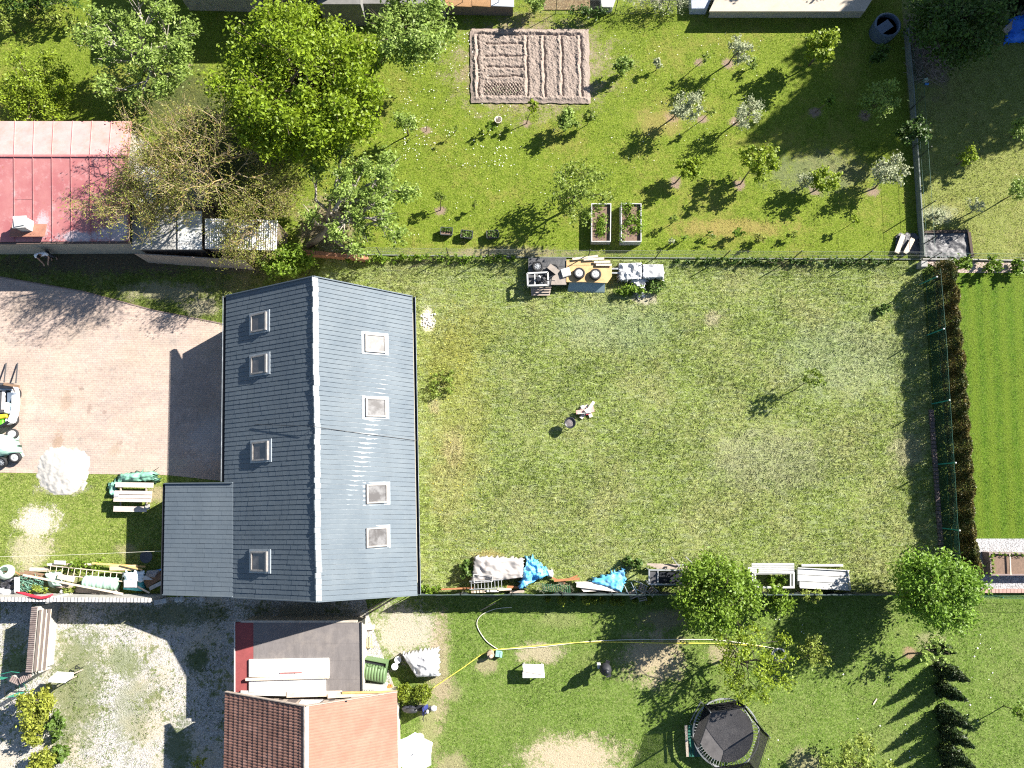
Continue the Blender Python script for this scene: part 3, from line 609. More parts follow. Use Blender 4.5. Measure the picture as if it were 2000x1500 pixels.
tree('gold_shrub', 'bright golden shrub by the white board, biggest at bottom left', 'bush', (78,1376), 1.0, 1.05, .75, None, 'gold', nl=3400, ls=.08, ncl=11, tr=.05, seed=22)
tree('gold_shrub', 'flat golden shrub directly below the biggest golden shrub', 'bush', (68,1428), .7, .75, .4, None, 'gold', nl=1800, ls=.07, ncl=9, tr=.04, seed=23)
tree('gold_shrub', 'golden shrub at the bottom photo edge on the left', 'bush', (84,1488), .8, .85, .5, None, 'gold', nl=2000, ls=.07, ncl=9, tr=.04, seed=24)
tree('border_plant', 'leafy green plants right of the golden shrubs', 'plants', (112,1420), .4, .65, .3, None, 'vine', nl=700, ls=.11, ncl=9, tr=.02, seed=25, squash=(.8,1.6))
tree('border_plant', 'lower leafy green plants between golden shrub and gravel', 'plants', (118,1470), .35, .55, .25, None, 'vine', nl=500, ls=.11, ncl=8, tr=.02, seed=27)
tree('border_plant', 'dry yellowish seed-head plant by the brown tiled roof', 'plants', (385,1492), .9, .6, .5, (388,1500), 'gold', nl=260, ls=.06, ncl=8, tr=.025, seed=28)
tree('weed_clump', 'round clump of tall weeds right of the grey house', 'weeds', (862,748), .14, .95, .1, None, 'fruit', nl=700, ls=.07, ncl=16, tr=.015, seed=29, twigs=0)
tree('weed_clump', 'weeds left of the tarpaulin heap by the black fence', 'weeds', (912,1112), .35, .5, .3, None, 'vine', nl=520, ls=.08, ncl=7, tr=.015, seed=30)
tree('weed_clump', 'weeds around the white wrapped bundles', 'weeds', (1228,568), .25, .75, .25, None, 'green', nl=700, ls=.08, ncl=9, tr=.015, seed=31, squash=(1.3,.6))
tree('weed_clump', 'weeds right of the white rubble tail', 'weeds', (1282,562), .2, .6, .2, None, 'vine', nl=420, ls=.08, ncl=8, tr=.015, seed=33)
tree('weed_clump', 'weeds before the leaning metal chairs', 'weeds', (1235,1098), .3, .6, .25, None, 'deep', nl=420, ls=.08, ncl=8, tr=.015, seed=34, squash=(1.2,.6))
tree('weed_clump', 'weeds inside the white table frame', 'weeds', (1515,1133), .2, .6, .2, None, 'green', nl=480, ls=.08, ncl=8, tr=.015, seed=35, squash=(1.1,.5))
tree('weed_clump', 'spiky weed tuft near the upper right of the meadow', 'weeds', (1722,605), .2, .45, .2, None, 'vine', nl=240, ls=.09, ncl=6, tr=.015, seed=36)
tree('weed_clump', 'weeds at the corner of the house and black fence', 'weeds', (838,1150), .2, .5, .2, None, 'green', nl=360, ls=.08, ncl=7, tr=.015, seed=37, squash=(1.5,.6))
for i, (x, y, r) in enumerate([(1070,1171,.13),(1098,1172,.27),(1120,1171,.15),(1145,1173,.27),(1160,1174,.17),(1177,1173,.17),(1198,1175,.20),(1213,1175,.22),(1240,1174,.15),(1266,1173,.19)]):
    globe('little_thuja', 'little thuja in the row below the black fence, number %s from the left' % ['one','two','three','four','five','six','seven','eight','nine','ten'][i], 'shrub', (x,y), r*1.6, r, 'globe', 260, .045, 'row of little thujas', 90+i, h=r*1.6)
tree('top_shrub', 'round light green shrub at the top photo edge above the vegetable plot', 'bush', (1044,4), .9, .85, .7, None, 'silver', nl=900, ls=.085, ncl=9, tr=.05, seed=38)
tree('grey_shrub', 'wide grey twiggy shrub at the top photo edge left of the cream roof', 'bush', (1292,0), .7, 1.7, .5, None, 'pale', BARKG, nl=1500, ls=.05, ncl=18, tr=.04, seed=39, squash=(1.5,.55), twigs=7)
tree('fence_vine', 'dark vine along the top boundary fence above the vegetable plot', 'vine', (1150,26), .5, 1.1, .3, None, 'deep', nl=700, ls=.07, ncl=10, tr=.02, seed=42, squash=(1.4,.4))
for i, (x, y) in enumerate([(1880,514),(1935,520),(1985,520)]):
    tree('strip_plant', '%s leafy plant in the stony strip above the mown lawn' % ['left','middle','right'][i], 'plant', (x,y), .45, .62, .35, None, 'green', nl=420, ls=.09, ncl=7, tr=.03, seed=43+i, group='plants of the stony strip')
# thuja hedge: a row of plants grown together
hb = [(x-8, y) for x, y in [(1836,548),(1841,590),(1846,630),(1849,672),(1852,712),(1855,752),(1857,792),(1860,832),(1863,872),(1866,912),(1868,952),(1871,992),(1874,1032),(1879,1070),(1882,1104)]]
nn = ['first','second','third','fourth','fifth','sixth','seventh','eighth','ninth','tenth','eleventh','twelfth','thirteenth','fourteenth','fifteenth']
for i, (x, y) in enumerate(hb):
    r_ = np.random.default_rng(100+i); B = P(x, y, 0); t = thing('hedge_thuja', '%s brownish thuja from the top of the hedge beside the mown lawn' % nn[i], 'hedge', B, 'thujas of the hedge')
    n = 4600; hh = 1.6 + r_.uniform(-.1, .15); u = r_.random(n); an = r_.uniform(0, 2*np.pi, n); rad = (.50*(1-u**4*.6))*(1+.07*np.sin(an*4+u*9))*r_.uniform(.5, 1.05, n)
    pts = np.stack([B.x+.62*rad*np.cos(an), B.y+1.95*rad*np.sin(an), .1+u*hh+r_.normal(0,.03,n)], 1)
    mb = MB(); mb.tube([B, B+Vector((0,0,hh))], [.05,.01], 5); obj('trunk', mb, BARKD, t); leaves('crown', pts, .055, LF['thuja'], t, 200+i, up=.3, asp=.4)
# ------------------------------------------------------------------ buildings
PLASTER = M('plaster', (.42,.38,.32), .9, .08, 1.2, dirt=(.27,.24,.2), dirt_amt=.3)
CONC = M('concrete', (.34,.33,.31), .9, .2, 3, dirt=(.18,.17,.15), dirt_amt=.5, bump=.3)
BLACK = M('black_metal', (.018,.02,.026), .45, .2, 5)
WHITE = M('white_paint', (.45,.45,.445), .55, .10, 4, dirt=(.27,.26,.24), dirt_amt=.5)
WOODG = M('grey_wood', (.34,.28,.235), .85, .3, 6, stretch=(1,6,1), dirt=(.2,.16,.13), dirt_amt=.4)
WOODP = M('pale_wood', (.56,.47,.38), .8, .2, 6, stretch=(1,5,1), dirt=(.36,.28,.2), dirt_amt=.4)
WOODO = M('yellow_wood', (.62,.40,.16), .75, .22, 3, dirt=(.42,.24,.09), dirt_amt=.6)
WOODB = M('brown_wood', (.22,.14,.09), .85, .3, 7, stretch=(1,6,1))
ZINC = M('zinc', (.40,.415,.42), .4, .12, 4, metal=.5, dirt=(.35,.33,.3), dirt_amt=.4)
def mixp(a, b, t): return a.lerp(b, t)
class Slope:                                      # a roof plane: u runs along the eave, v from eave to ridge
    def __init__(s, e0, e1, r0, r1): s.e0, s.e1, s.r0, s.r1 = e0, e1, r0, r1; s.n = (e1-e0).cross(r0-e0).normalized(); s.n = s.n if s.n.z > 0 else -s.n
    def p(s, u, v, h=0): return s.e0.lerp(s.e1, u).lerp(s.r0.lerp(s.r1, u), v) + s.n*h
def roof_paint():
    t = NT('grey_roof_paint')
    col = t.mix(t.rng(t.noise(.7, 4, .6), .35, .65), (.096,.119,.143), (.114,.137,.159))
    col = t.mix(t.math('MULTIPLY', t.rng(t.noise(3.5, 5, .75, t.mapping((1,3.5,1))), .55, .72), .5), col, (.15,.168,.18))
    col = t.scale(col, t.rng(t.pos.outputs['Random Per Island'], 0, 1, .965, 1.035))
    col = t.scale(col, t.rng(t.noise(14, 3, .7, t.mapping((1,3,1))), .3, .7, .93, 1.07))
    t.bump(t.noise(3.0, 3, .6), .12, .02)
    return t.done(col, t.rng(t.noise(2.5, 4), .3, .7, .6, .72), .0, .15)
ROOFM = roof_paint()
ROOFT = M('roof_trim', (.20,.225,.245), .4, .15, 3, spec=.5, dirt=(.5,.52,.54), dirt_amt=.5)
def panels(sl, n, parent, seed, mat, seg=12, v0=0.0, v1=1.0, name='roof_panel', proud=.017, holes=()):
    r_ = np.random.default_rng(seed)
    for i in range(n):
        u0 = i/n; u1 = (i+1)/n; mb = MB(); g = .0006
        ks = [v0]
        st = (v1-v0)/seg; off = r_.uniform(.2, .9)
        for k in range(seg): ks.append(v0+st*(k+off))
        ks = [k for k in ks if k < v1-1e-3] + [v1]
        for a, b in zip(ks, ks[1:]):
            d = r_.uniform(0, .003)*(r_.random() < .15); e = r_.uniform(.0, .010); w = r_.normal(0, .0015)
            q = [sl.p(u0+g, a, .004+d), sl.p(u1-g, a, .002+d+proud+w), sl.p(u1-g, b, .000+proud+w-e*.2), sl.p(u0+g, b, .002)]
            lo = [sl.p(u0+g, a, -.012), sl.p(u1-g, a, -.012), sl.p(u1-g, b, -.012), sl.p(u0+g, b, -.012)]
            nn_ = (q[1]-q[0]).cross(q[3]-q[0])
            if nn_.z < 0: q = q[::-1]; lo = lo[::-1]
            mb.add(q+lo, [(0,1,2,3),(0,4,5,1),(1,5,6,2),(2,6,7,3),(3,7,4,0)])
        obj(name, mb, mat, parent)
# main grey house
EW0, EW1 = P(442,578,3.0), P(436,1166,3.0); EE0, EE1 = P(805,579,3.0), P(815,1162,3.0)
RG0, RG1 = P(612.5,540,6.0), P(619.5,1175,6.0)
house = thing('grey_house', 'long house under a slate-grey panelled gable roof with eight skylights', 'house', ((EW0+EE1)/2).xy.to_3d())
mb = MB(); cx = lambda a, b, k: a.lerp(b, k)
w0, w1, w2, w3 = cx(EW0,EE0,.03), cx(EW0,EE0,.97), cx(EW1,EE1,.97), cx(EW1,EE1,.03)
w0 = w0.lerp(w3,.02); w1 = w1.lerp(w2,.02); w2, w3 = w2.lerp(w1,.02), w3.lerp(w0,.02)
r0 = RG0.lerp(RG1,.02); r1 = RG1.lerp(RG0,.02); dz = Vector((0,0,.18))
vs = [Vector((p.x,p.y,0)) for p in (w0,w1,w2,w3)] + [p-dz for p in (w0,w1,w2,w3)] + [r0-dz*1.2, r1-dz*1.2]
mb.add(vs, [(0,4,8,5,1),(1,5,6,2),(2,6,9,7,3),(3,7,4,0)])
obj('wall', mb, PLASTER, house)
SW_, SE_ = Slope(EW0,EW1,RG0,RG1), Slope(EE0,EE1,RG0,RG1)
mb = MB()
for sl in (SW_, SE_):
    q = [sl.p(0,0,-.02), sl.p(1,0,-.02), sl.p(1,1,-.02), sl.p(0,1,-.02)]; lo = [p-Vector((0,0,.14)) for p in q]
    mb.add(q+lo, [(0,1,2,3),(4,5,6,7),(0,4,5,1),(1,5,6,2),(2,6,7,3),(3,7,4,0)])
roof = obj('roof', mb, ROOFT, house)
panels(SW_, 66, roof, 1, ROOFM, 13, 0, .985); panels(SE_, 66, roof, 2, ROOFM, 13, 0, .985)
mb = MB(); n = 60; r_ = np.random.default_rng(5)
for i in range(n):
    a = RG0.lerp(RG1, i/n); b = RG0.lerp(RG1, (i+.96)/n); j = r_.normal(0,.018)
    up = Vector((0,0,.05)); 
    w = [(.02+j,-.012),(.27+j,-.05-.02*r_.random())]
    A = [a+Vector((-.03+j,0,.055)), b+Vector((-.03+j,0,.055)), b+Vector((.20+j,0,-.075)), a+Vector((.20+j,0,-.075)), a+Vector((-.10+j,0,.0)), b+Vector((-.10+j,0,.0))]
    mb.add(A, [(0,3,2,1),(4,0,1,5)])
    mb.add([A[0],A[3],a+Vector((.1,0,-.1))], [(0,1,2)])
obj('ridge_cap', mb, M('ridge_metal', (.23,.25,.27), .38, .15, 6, spec=.5), roof)
for (e0, e1, s) in ((EW0, EW1.lerp(EW0,.37), -1), (EE0, EE1, 1)):
    mb = MB(); o_ = Vector((s*.09,0,-.05)); d = (e1-e0)
    mb.frame_box(e0+o_+Vector((-.065,0,-.1)), d, Vector((.13,0,0)), Vector((0,0,.03)))
    mb.frame_box(e0+o_+Vector((-.065,0,-.07)), d, Vector((.012,0,0)), Vector((0,0,.09)))
    mb.frame_box(e0+o_+Vector((.053,0,-.07)), d, Vector((.012,0,0)), Vector((0,0,.09)))
    g = obj('gutter', mb, BLACK, house)
    mb = MB(); x_ = s*.068
    mb.frame_box(e0+o_+Vector((x_-.006,0,.022)), d, Vector((.03*s,0,0)), Vector((0,0,.012))); obj('gutter_rim', mb, ROOFT, g)
    mb = MB(); q = e1+o_; mb.tube([q+Vector((0,.3,-.1)), q+Vector((-s*.2,.3,-.5)), Vector((q.x-s*.2,q.y+.3,.1))], .05, 8); obj('downpipe', mb, BLACK, house, smooth=True)
for p_, q_ in ((EW0,RG0),(EE0,RG0),(EE1,RG1),(EW1,RG1)):
    mb = MB(); mb.bar(p_+Vector((0,0,.02)), q_+Vector((0,0,.02)), .05, .12); obj('verge_trim', mb, ROOFM, roof)
FRAMEM = M('skylight_frame', (.22,.205,.195), .5, .15, 6, dirt=(.55,.52,.5), dirt_amt=.3)
def glass():
    t = NT('skylight_glass')
    col = t.mix(t.rng(t.noise(2.4, 4, .6), .42, .62), (.085,.078,.075), (.17,.165,.165))
    t.bsdf.inputs['Coat Weight'].default_value = .5; t.bsdf.inputs['Coat Roughness'].default_value = .05
    return t.done(col, .25, 0, .5)
GLASS = glass(); GLASS_SHADED = M('shaded_slope_glass', (.07,.06,.06), .12, .4, 3, spec=.6, dirt=(.2,.18,.17), dirt_amt=.5)  # same skylight glass, its colour darkened for the slope turned from the sun
LEADM = M('flashing_paint', (.23,.26,.29), .4, .2, 6, spec=.5)
for (x, y, sl, gm) in [(507.5,630,SW_,GLASS_SHADED),(508,712,SW_,GLASS_SHADED),(510.5,881,SW_,GLASS_SHADED),(508.5,1096,SW_,GLASS_SHADED),(732,671,SE_,GLASS),(733,796,SE_,GLASS),(735,964,SE_,GLASS),(735,1049,SE_,GLASS)]:
    c = PP(x, y, sl.e0, sl.n); ax = (sl.e1-sl.e0).normalized(); ay = (sl.r0-sl.e0); ay = (ay-ax*ay.dot(ax)).normalized()
    a, b = .47, .56
    def slab(mb, a0, a1, b0, b1, h0, h1, mi=0): mb.frame_box(c+ax*a0+ay*b0+sl.n*h0, ax*(a1-a0), ay*(b1-b0), sl.n*(h1-h0), mi)
    mb = MB(); slab(mb,-a,a,-b,-b+.08,0,.125); slab(mb,-a,a,b-.10,b,0,.14); slab(mb,-a,-a+.08,-b+.08,b-.1,0,.125); slab(mb,a-.08,a,-b+.08,b-.1,0,.125)
    f = obj('skylight', mb, FRAMEM, roof)
    mb = MB(); slab(mb,-a+.08,a-.08,-b+.08,b-.1,.05,.085); obj('pane', mb, gm, roof)
    mb = MB(); slab(mb,-a-.1,a+.1,b,b+.17,.0,.05); slab(mb,-a-.1,a+.1,-b-.17,-b,.0,.045); slab(mb,-a-.10,-a,-b,b,0,.045); slab(mb,a,a+.10,-b,b,0,.045); obj('flashing', mb, LEADM, roof)
# lean-to
LW0, LW1 = P(323,944,2.15), P(319,1161,2.15); LR0, LR1 = P(455,943,3.34), P(455,1165,3.34)
SL = Slope(LW0, LW1, LR0, LR1)
mb = MB(); mb.prism([LW0.lerp(LR0,.06)-Vector((0,.2,.2)), LR0-Vector((0,.2,.2)), LR1+Vector((0,.2,-.2)), LW1.lerp(LR1,.06)+Vector((0,.2,-.2))], 0); obj('wall', mb, PLASTER, house)
mb = MB(); q = [SL.p(0,0,-.02),SL.p(1,0,-.02),SL.p(1,1,-.02),SL.p(0,1,-.02)]; lo = [p-Vector((0,0,.12)) for p in q]
mb.add(q+lo, [(0,1,2,3),(4,5,6,7),(0,4,5,1),(1,5,6,2),(2,6,7,3),(3,7,4,0)]); roof2 = obj('lean_to_roof', mb, ROOFT, house)
panels(SL, 24, roof2, 3, ROOFM, 8)
mb = MB(); o_ = Vector((-.09,0,-.05)); d = LW1-LW0
mb.frame_box(LW0+o_+Vector((-.065,0,-.1)), d, Vector((.13,0,0)), Vector((0,0,.03))); mb.frame_box(LW0+o_+Vector((-.065,0,-.07)), d, Vector((.012,0,0)), Vector((0,0,.09))); mb.frame_box(LW0+o_+Vector((.053,0,-.07)), d, Vector((.012,0,0)), Vector((0,0,.09)))
obj('gutter', mb, BLACK, house)
mb = MB(); mb.bar(LW0+Vector((0,0,.03)), LR0+Vector((0,0,.03)), .05, .12); mb.bar(LW1+Vector((0,0,.03)), LR1+Vector((0,0,.03)), .05, .12); obj('verge_trim', mb, ROOFM, roof2)
mb = MB(); mb.tube([PP(500,829,SW_.e0,SW_.n)+SW_.n*.06, PP(616,833,SW_.e0,SW_.n)+SW_.n*.12, PP(700,846,SE_.e0,SE_.n)+SE_.n*.07, PP(812,860,SE_.e0,SE_.n)+SE_.n*.06], .012, 5); obj('roof_cable', mb, BLACK, house)

# red metal roof building
def redpaint():
    t = NT('red_roof_paint')
    col = t.mix(t.rng(t.noise(.8, 4, .6), .35, .65), (.35,.12,.125), (.41,.175,.17))
    col = t.mix(t.math('MULTIPLY', t.rng(t.noise(2.2, 5, .75), .52, .68), .55), col, (.50,.31,.31))
    col = t.mix(t.math('MULTIPLY', t.rng(t.noise(5, 4, .7), .62, .72), .6), col, (.30,.13,.07))
    for (px, py, rx, ry) in [(222,455,.8,.5),(150,462,1.2,.25),(240,440,.3,.5),(85,440,.3,.6)]:
        q = P(px, py, 2.6); col = t.mix(t.math('MULTIPLY', ellipse_mask(t, q.x, q.y, rx, ry), .75), col, (.42,.40,.43))
    t.bump(t.noise(2, 3), .15, .03)
    return t.done(col, .45, 0, .4)
REDM = redpaint(); RED_SUNLIT = M('sunlit_red_roof_paint', (.50,.265,.255), .42, .12, 1.6, spec=.4, dirt=(.38,.14,.09), dirt_amt=.35)  # same red roof, its colour paled on the north slope for direct sun
GN0, GN1 = P(-120,237,2.5), P(256,237,2.5); GR0, GR1 = P(-120,305,3.35), P(250,305,3.35); GS0, GS1 = P(-120,473,2.5), P(252,471,2.5)
red = thing('red_roof_shed', 'long shed with a patched red sheet-metal gable roof at the left edge', 'shed', ((GN0+GS1)/2).xy.to_3d())
mb = MB(); mb.prism([GN0+Vector((.2,-.2,-.1)), GN1+Vector((-.3,-.2,-.1)), GS1+Vector((-.3,.12,-.1)), GS0+Vector((.2,.12,-.1))], 0); obj('wall', mb, M('grey_plaster', (.30,.28,.24), .9, .2, 2), red)
s1, s2 = Slope(GN0,GN1,GR0,GR1), Slope(GS0,GS1,GR0,GR1)
mb = MB()
for sl in (s1, s2):
    q = [sl.p(0,0,-.01), sl.p(1,0,-.01), sl.p(1,1,-.01), sl.p(0,1,-.01)]; lo = [p-Vector((0,0,.1)) for p in q]
    mb.add(q+lo, [(0,1,2,3),(4,5,6,7),(0,4,5,1),(1,5,6,2),(2,6,7,3),(3,7,4,0)])
rr = obj('roof', mb, REDM, red)
for sl, mt in ((s1, RED_SUNLIT), (s2, REDM)):
    for i in range(10):
        u0, u1 = i/10, (i+1)/10; mb = MB(); j = random.uniform(.002,.01)
        q = [sl.p(u0+.001,0,.012+j), sl.p(u1-.001,0,.012+j*.5), sl.p(u1-.001,.995,.010), sl.p(u0+.001,.995,.012+j)]; lo = [p-sl.n*.02 for p in q]
        if (q[1]-q[0]).cross(q[3]-q[0]).z < 0: q = q[::-1]; lo = lo[::-1]
        mb.add(q+lo, [(0,1,2,3),(0,4,5,1),(1,5,6,2),(2,6,7,3),(3,7,4,0)])
        a, b = sl.p(u1,0,.03), sl.p(u1,.995,.03); mb.bar(a, b, .022, .045)
        if i % 3 == 1 and mt is REDM: mb.bar(sl.p(u0,.62-.03*i,.022), sl.p(u1,.62-.03*i,.022), .02, .012)
        obj('roof_panel', mb, mt, rr)
mb = MB(); mb.bar(GR0+Vector((0,0,.05)), GR1+Vector((0,0,.05)), .12, .05); obj('ridge_cap', mb, REDM, rr)
mb = MB(); mb.bar(GS0+Vector((0,-.07,-.06)), GS1+Vector((0,-.07,-.06)), .10, .07); obj('gutter', mb, M('brown_gutter', (.10,.07,.06), .6), red)
c = P(39,434,3.35)
mb = MB(); mb.box((c.x,c.y,2.95), (.58,.58,.8)); ch = obj('chimney', mb, WHITE, red)
mb = MB(); mb.box((c.x,c.y,3.38), (.70,.66,.07), .06); mb.box((c.x,c.y,3.45), (.5,.5,.06), .2); obj('chimney_cap', mb, WHITE, ch)
mb = MB(); mb.box((c.x+.05,c.y-.15,2.72), (1.9,.9,.02), 0, tilt=(R(-8),0)); obj('roof_patch', mb, M('rust_patch', (.28,.13,.09), .7), red)
# corrugated sheds under the bare trees
def corr(name, poly, z, parent, mat, sheets=3, wave=.13, amp=.03, dz=0.25):
    a, b, c_, d = [P(*q, z) for q in poly]; a.z += dz; b.z += dz
    for s_ in range(sheets):
        u0, u1 = s_/sheets, (s_+1)/sheets + .01; w = (b-a).length*(u1-u0); n = int(w/wave*6); mb = MB(); V = []
        for i in range(n+1):
            u = u0+(u1-u0)*i/n; h = amp*math.sin((u*(b-a).length)/wave*2*math.pi) + .01*(s_ % 2)
            V += [a.lerp(b, min(u,1))+Vector((0,0,h)), d.lerp(c_, min(u,1))+Vector((0,0,h))]
        mb.add(V, [(2*i, 2*i+1, 2*i+3, 2*i+2) for i in range(n)]); o = obj(name, mb, mat, parent)
        so = o.modifiers.new('thickness', 'SOLIDIFY'); so.thickness = .006
CORR = M('corrugated_steel', (.62,.63,.63), .5, .2, 3, metal=.25, dirt=(.34,.28,.22), dirt_amt=.5)
shed = thing('corrugated_shed', 'low shed with a pale corrugated roof under the bare trees', 'shed', P(470,460,0))
mb = MB(); mb.pxp([(407,432),(540,432),(536,486),(404,484)], 2.05); obj('wall', mb, M('old_boards', (.14,.11,.09), .9, .3, 5), shed)
corr('roof_sheet', [(404,430),(545,433),(540,489),(400,486)], 2.15, shed, CORR, 3)
sh2 = thing('old_shed', 'small grey flat-roofed shed hidden under twigs left of the corrugated roof', 'shed', P(330,440,0))
mb = MB(); mb.pxp([(262,335),(395,335),(392,484),(268,484)], 2.1); obj('wall', mb, M('old_boards', (.14,.11,.09)), sh2)
for i, (a, b, z) in enumerate([((258,325),(330,408),2.35),((330,330),(398,405),2.2),((258,410),(345,487),2.2),((347,412),(394,487),2.3)]):
    mb = MB(); mb.pxp([(a[0],a[1]),(b[0],a[1]),(b[0],b[1]),(a[0],b[1])], z, z-.05); obj('roof_sheet', mb, [CORR, M('tar_felt', (.16,.155,.15), .85, .25, 3), CONC, CORR][i], sh2)
fw = thing('board_fence', 'grey wooden board wall below the sheds', 'fence', P(370,505,0))
for i in range(30):
    x0 = 262+i*7.2; x1 = x0+6.7; mb = MB(); y0 = 494+i*.45; mb.pxp([(x0,y0),(x1,y0+.4),(x1,y0+2.2),(x0,y0+1.8)], 1.7+random.uniform(-.06,.06)); obj('board', mb, WOODG, fw)
bw = thing('brick_edge', 'low rusty brick retaining edge under the overhanging tree', 'wall', P(650,494,0))
for i in range(14):
    x0 = 588+i*9.3; y0 = 487+i*.9; mb = MB(); mb.pxp([(x0,y0),(x0+8.6,y0+.8),(x0+8.6,y0+8.5),(x0,y0+7.7)], .55+random.uniform(-.04,.04)); obj('brick', mb, M('old_brick', (.32,.16,.10), .9, .3, 4), bw)
# brown tiled house at the bottom with its flat-roofed annex
HW0, HW1 = P(441,1352,3.1), P(436,1640,3.1); HE0, HE1 = P(775,1352,3.1), P(779,1640,3.1); HR0, HR1 = P(597,1380,5.35), P(597,1660,5.35)
h2 = thing('tiled_house', 'house with a brown tiled gable roof cut off by the bottom edge', 'house', ((HW0+HE1)/2).xy.to_3d())
mb = MB(); a0, a1, b0, b1 = HW0.lerp(HE0,.04), HW0.lerp(HE0,.96), HW1.lerp(HE1,.04), HW1.lerp(HE1,.96)
a0 += Vector((0,-.55,-.1)); a1 += Vector((0,-.55,-.1)); rA = HR0+Vector((0,-.55,-.15))
vs = [Vector((p.x,p.y,0)) for p in (a0,a1,b1,b0)] + [a0,a1,b1,b0,rA,HR1-Vector((0,0,.15))]
mb.add(vs, [(0,4,8,5,1),(1,5,6,2),(2,6,9,7,3),(3,7,4,0)]); obj('wall', mb, PLASTER, h2)
T1, T2 = Slope(HW0,HW1,HR0,HR1), Slope(HE0,HE1,HR0,HR1)
def tilepaint(name, c1, c2, c3):
    t = NT(name); oi = t.n('ShaderNodeObjectInfo'); col = t.mix(t.rng(t.noise(1.1, 4, .65), .35, .65), c1, c2)
    col = t.mix(t.math('MULTIPLY', t.rng(t.noise(4.5, 4, .75, t.mapping((1,3,1), .12)), .5, .68), .65), col, c3)
    col = t.scale(col, t.rng(oi.outputs['Random'], 0, 1, .8, 1.2)); t.bump(t.noise(25,2), .3, .01)
    return t.done(col, .75, 0, .3)
TILE_SHADED = tilepaint('shaded_slope_tile', (.17,.085,.065), (.21,.11,.085), (.27,.17,.14)); TILE_SUNLIT = tilepaint('sunlit_slope_tile', (.235,.125,.088), (.28,.158,.115), (.17,.10,.08))  # one brown tile, coloured darker for the shaded west slope, lighter for the sunny east
mb = MB()
for sl in (T1, T2):
    q = [sl.p(0,0,-.03), sl.p(1,0,-.03), sl.p(1,1,-.03), sl.p(0,1,-.03)]; lo = [p-Vector((0,0,.12)) for p in q]
    mb.add(q+lo, [(0,1,2,3),(4,5,6,7),(0,4,5,1),(1,5,6,2),(2,6,7,3),(3,7,4,0)])
rf2 = obj('roof', mb, M('tile_underlay', (.10,.06,.05), .9), h2)
def tile_mesh(sl, w, L, mat, name, step, amp=.022):
    ax = (sl.e1-sl.e0).normalized(); ay = (sl.r0-sl.e0); ay = (ay-ax*ay.dot(ax)).normalized(); mb = MB(); n = 10; V = []
    for i in range(n+1):
        u = i/n; h = amp*abs(math.sin(u*2*math.pi)) + .008
        V += [ax*(u*w)+sl.n*(h+step), ax*(u*w)+ay*L+sl.n*(h), ax*(u*w)+sl.n*(h+step-.03)]
    fs = []
    for i in range(n): fs += [(3*i,3*i+3,3*i+4,3*i+1),(3*i+2,3*i+5,3*i+3,3*i)]
    mb.add(V, fs); 
    if ((V[3]-V[0]).cross(V[1]-V[0])).z < 0: mb.f = [f[::-1] for f in mb.f]
    me = bpy.data.meshes.new(name); me.from_pydata([tuple(v) for v in mb.v], [], mb.f); me.materials.append(mat); return me, ax, ay
for sl, mt, lim in ((T1, TILE_SHADED, 290), (T2, TILE_SUNLIT, 0)):
    Lr = (sl.r0-sl.e0).length; Le = (sl.e1-sl.e0).length; nc = 16 if sl is T1 else 18; w = .262; L = Lr/nc
    me, ax, ay = tile_mesh(sl, w, L*1.06, mt, 'roof_tile', .03 if sl is T1 else .018, .022 if sl is T1 else .007); cnt = 0; rest = MB(); sk = (sl.r0-sl.e0) - ay*(sl.r0-sl.e0).dot(ay)
    rows = int(Le/w)
    for j in range(rows):
        for i in range(nc):
            o0 = sl.e0 + ay*(i*L) + ax*(j*w) + sk*(i/nc) + sl.n*random.uniform(0,.008)
            if lim and cnt < lim and j < 19:
                t = bpy.data.objects.new('roof_tile', me); COL.objects.link(t); t.parent = rf2; t.location = o0 - ORG[rf2]; cnt += 1
            elif lim or j < 30:
                rest.add([o0+v.co for v in me.vertices], [tuple(p.vertices) for p in me.polygons])
    o = obj('roof_tiles', rest, mt, rf2); o['kind'] = 'stuff'
for i in range(22):
    a = HR0.lerp(HR1, i/28); b = HR0.lerp(HR1, (i+1.08)/28); mb = MB(); V = []
    for k in range(7):
        an = math.pi*k/6; off = Vector((-.13*math.cos(an), 0, .11*math.sin(an)-.03)); V += [a+off*(1.06), b+off*.94]
    mb.add(V, [(2*k,2*k+1,2*k+3,2*k+2) for k in range(6)]); obj('ridge_tile', mb, M('ridge_tile', (.50,.42,.36), .8, .25, 5, dirt=(.3,.16,.11), dirt_amt=.5), rf2, smooth=True)
for p_, q_ in ((HW0,HR0),(HE0,HR0)):
    mb = MB(); mb.bar(p_+Vector((0,.03,.0)), q_+Vector((0,.03,.0)), .04, .16); obj('verge_trim', mb, WOODG, rf2)
mb = MB(); q = PP(676,1369,T2.e0,T2.n); mb.box(q, (.1,.07,.12)); mb.box(q+Vector((-.12,-.01,.0)), (.15,.05,.05)); obj('vent', mb, BLACK, rf2)
ax_ = thing('flat_roof_annex', 'flat-roofed annex with grey roofing felt and a dark red strip', 'shed', P(580,1290,0))
mb = MB(); mb.pxp([(462,1219),(700,1219),(700,1350),(462,1350)], 2.25); obj('wall', mb, PLASTER, ax_)
FELT = M('roofing_felt', (.155,.140,.138), .85, .18, 1.2, dirt=(.25,.22,.20), dirt_amt=.5, stretch=(2.5,.6,1), bump=.2); FELTR = M('red_felt', (.23,.055,.055), .85, .18, 3)
mb = MB(); mb.pxp([(495,1216),(703,1216),(705,1352),(495,1352)], 2.45, 2.26); obj('felt_roof', mb, FELT, ax_)
mb = MB(); mb.pxp([(459,1216),(495,1216),(495,1352),(459,1352)], 2.447, 2.26); obj('red_strip', mb, FELTR, ax_)
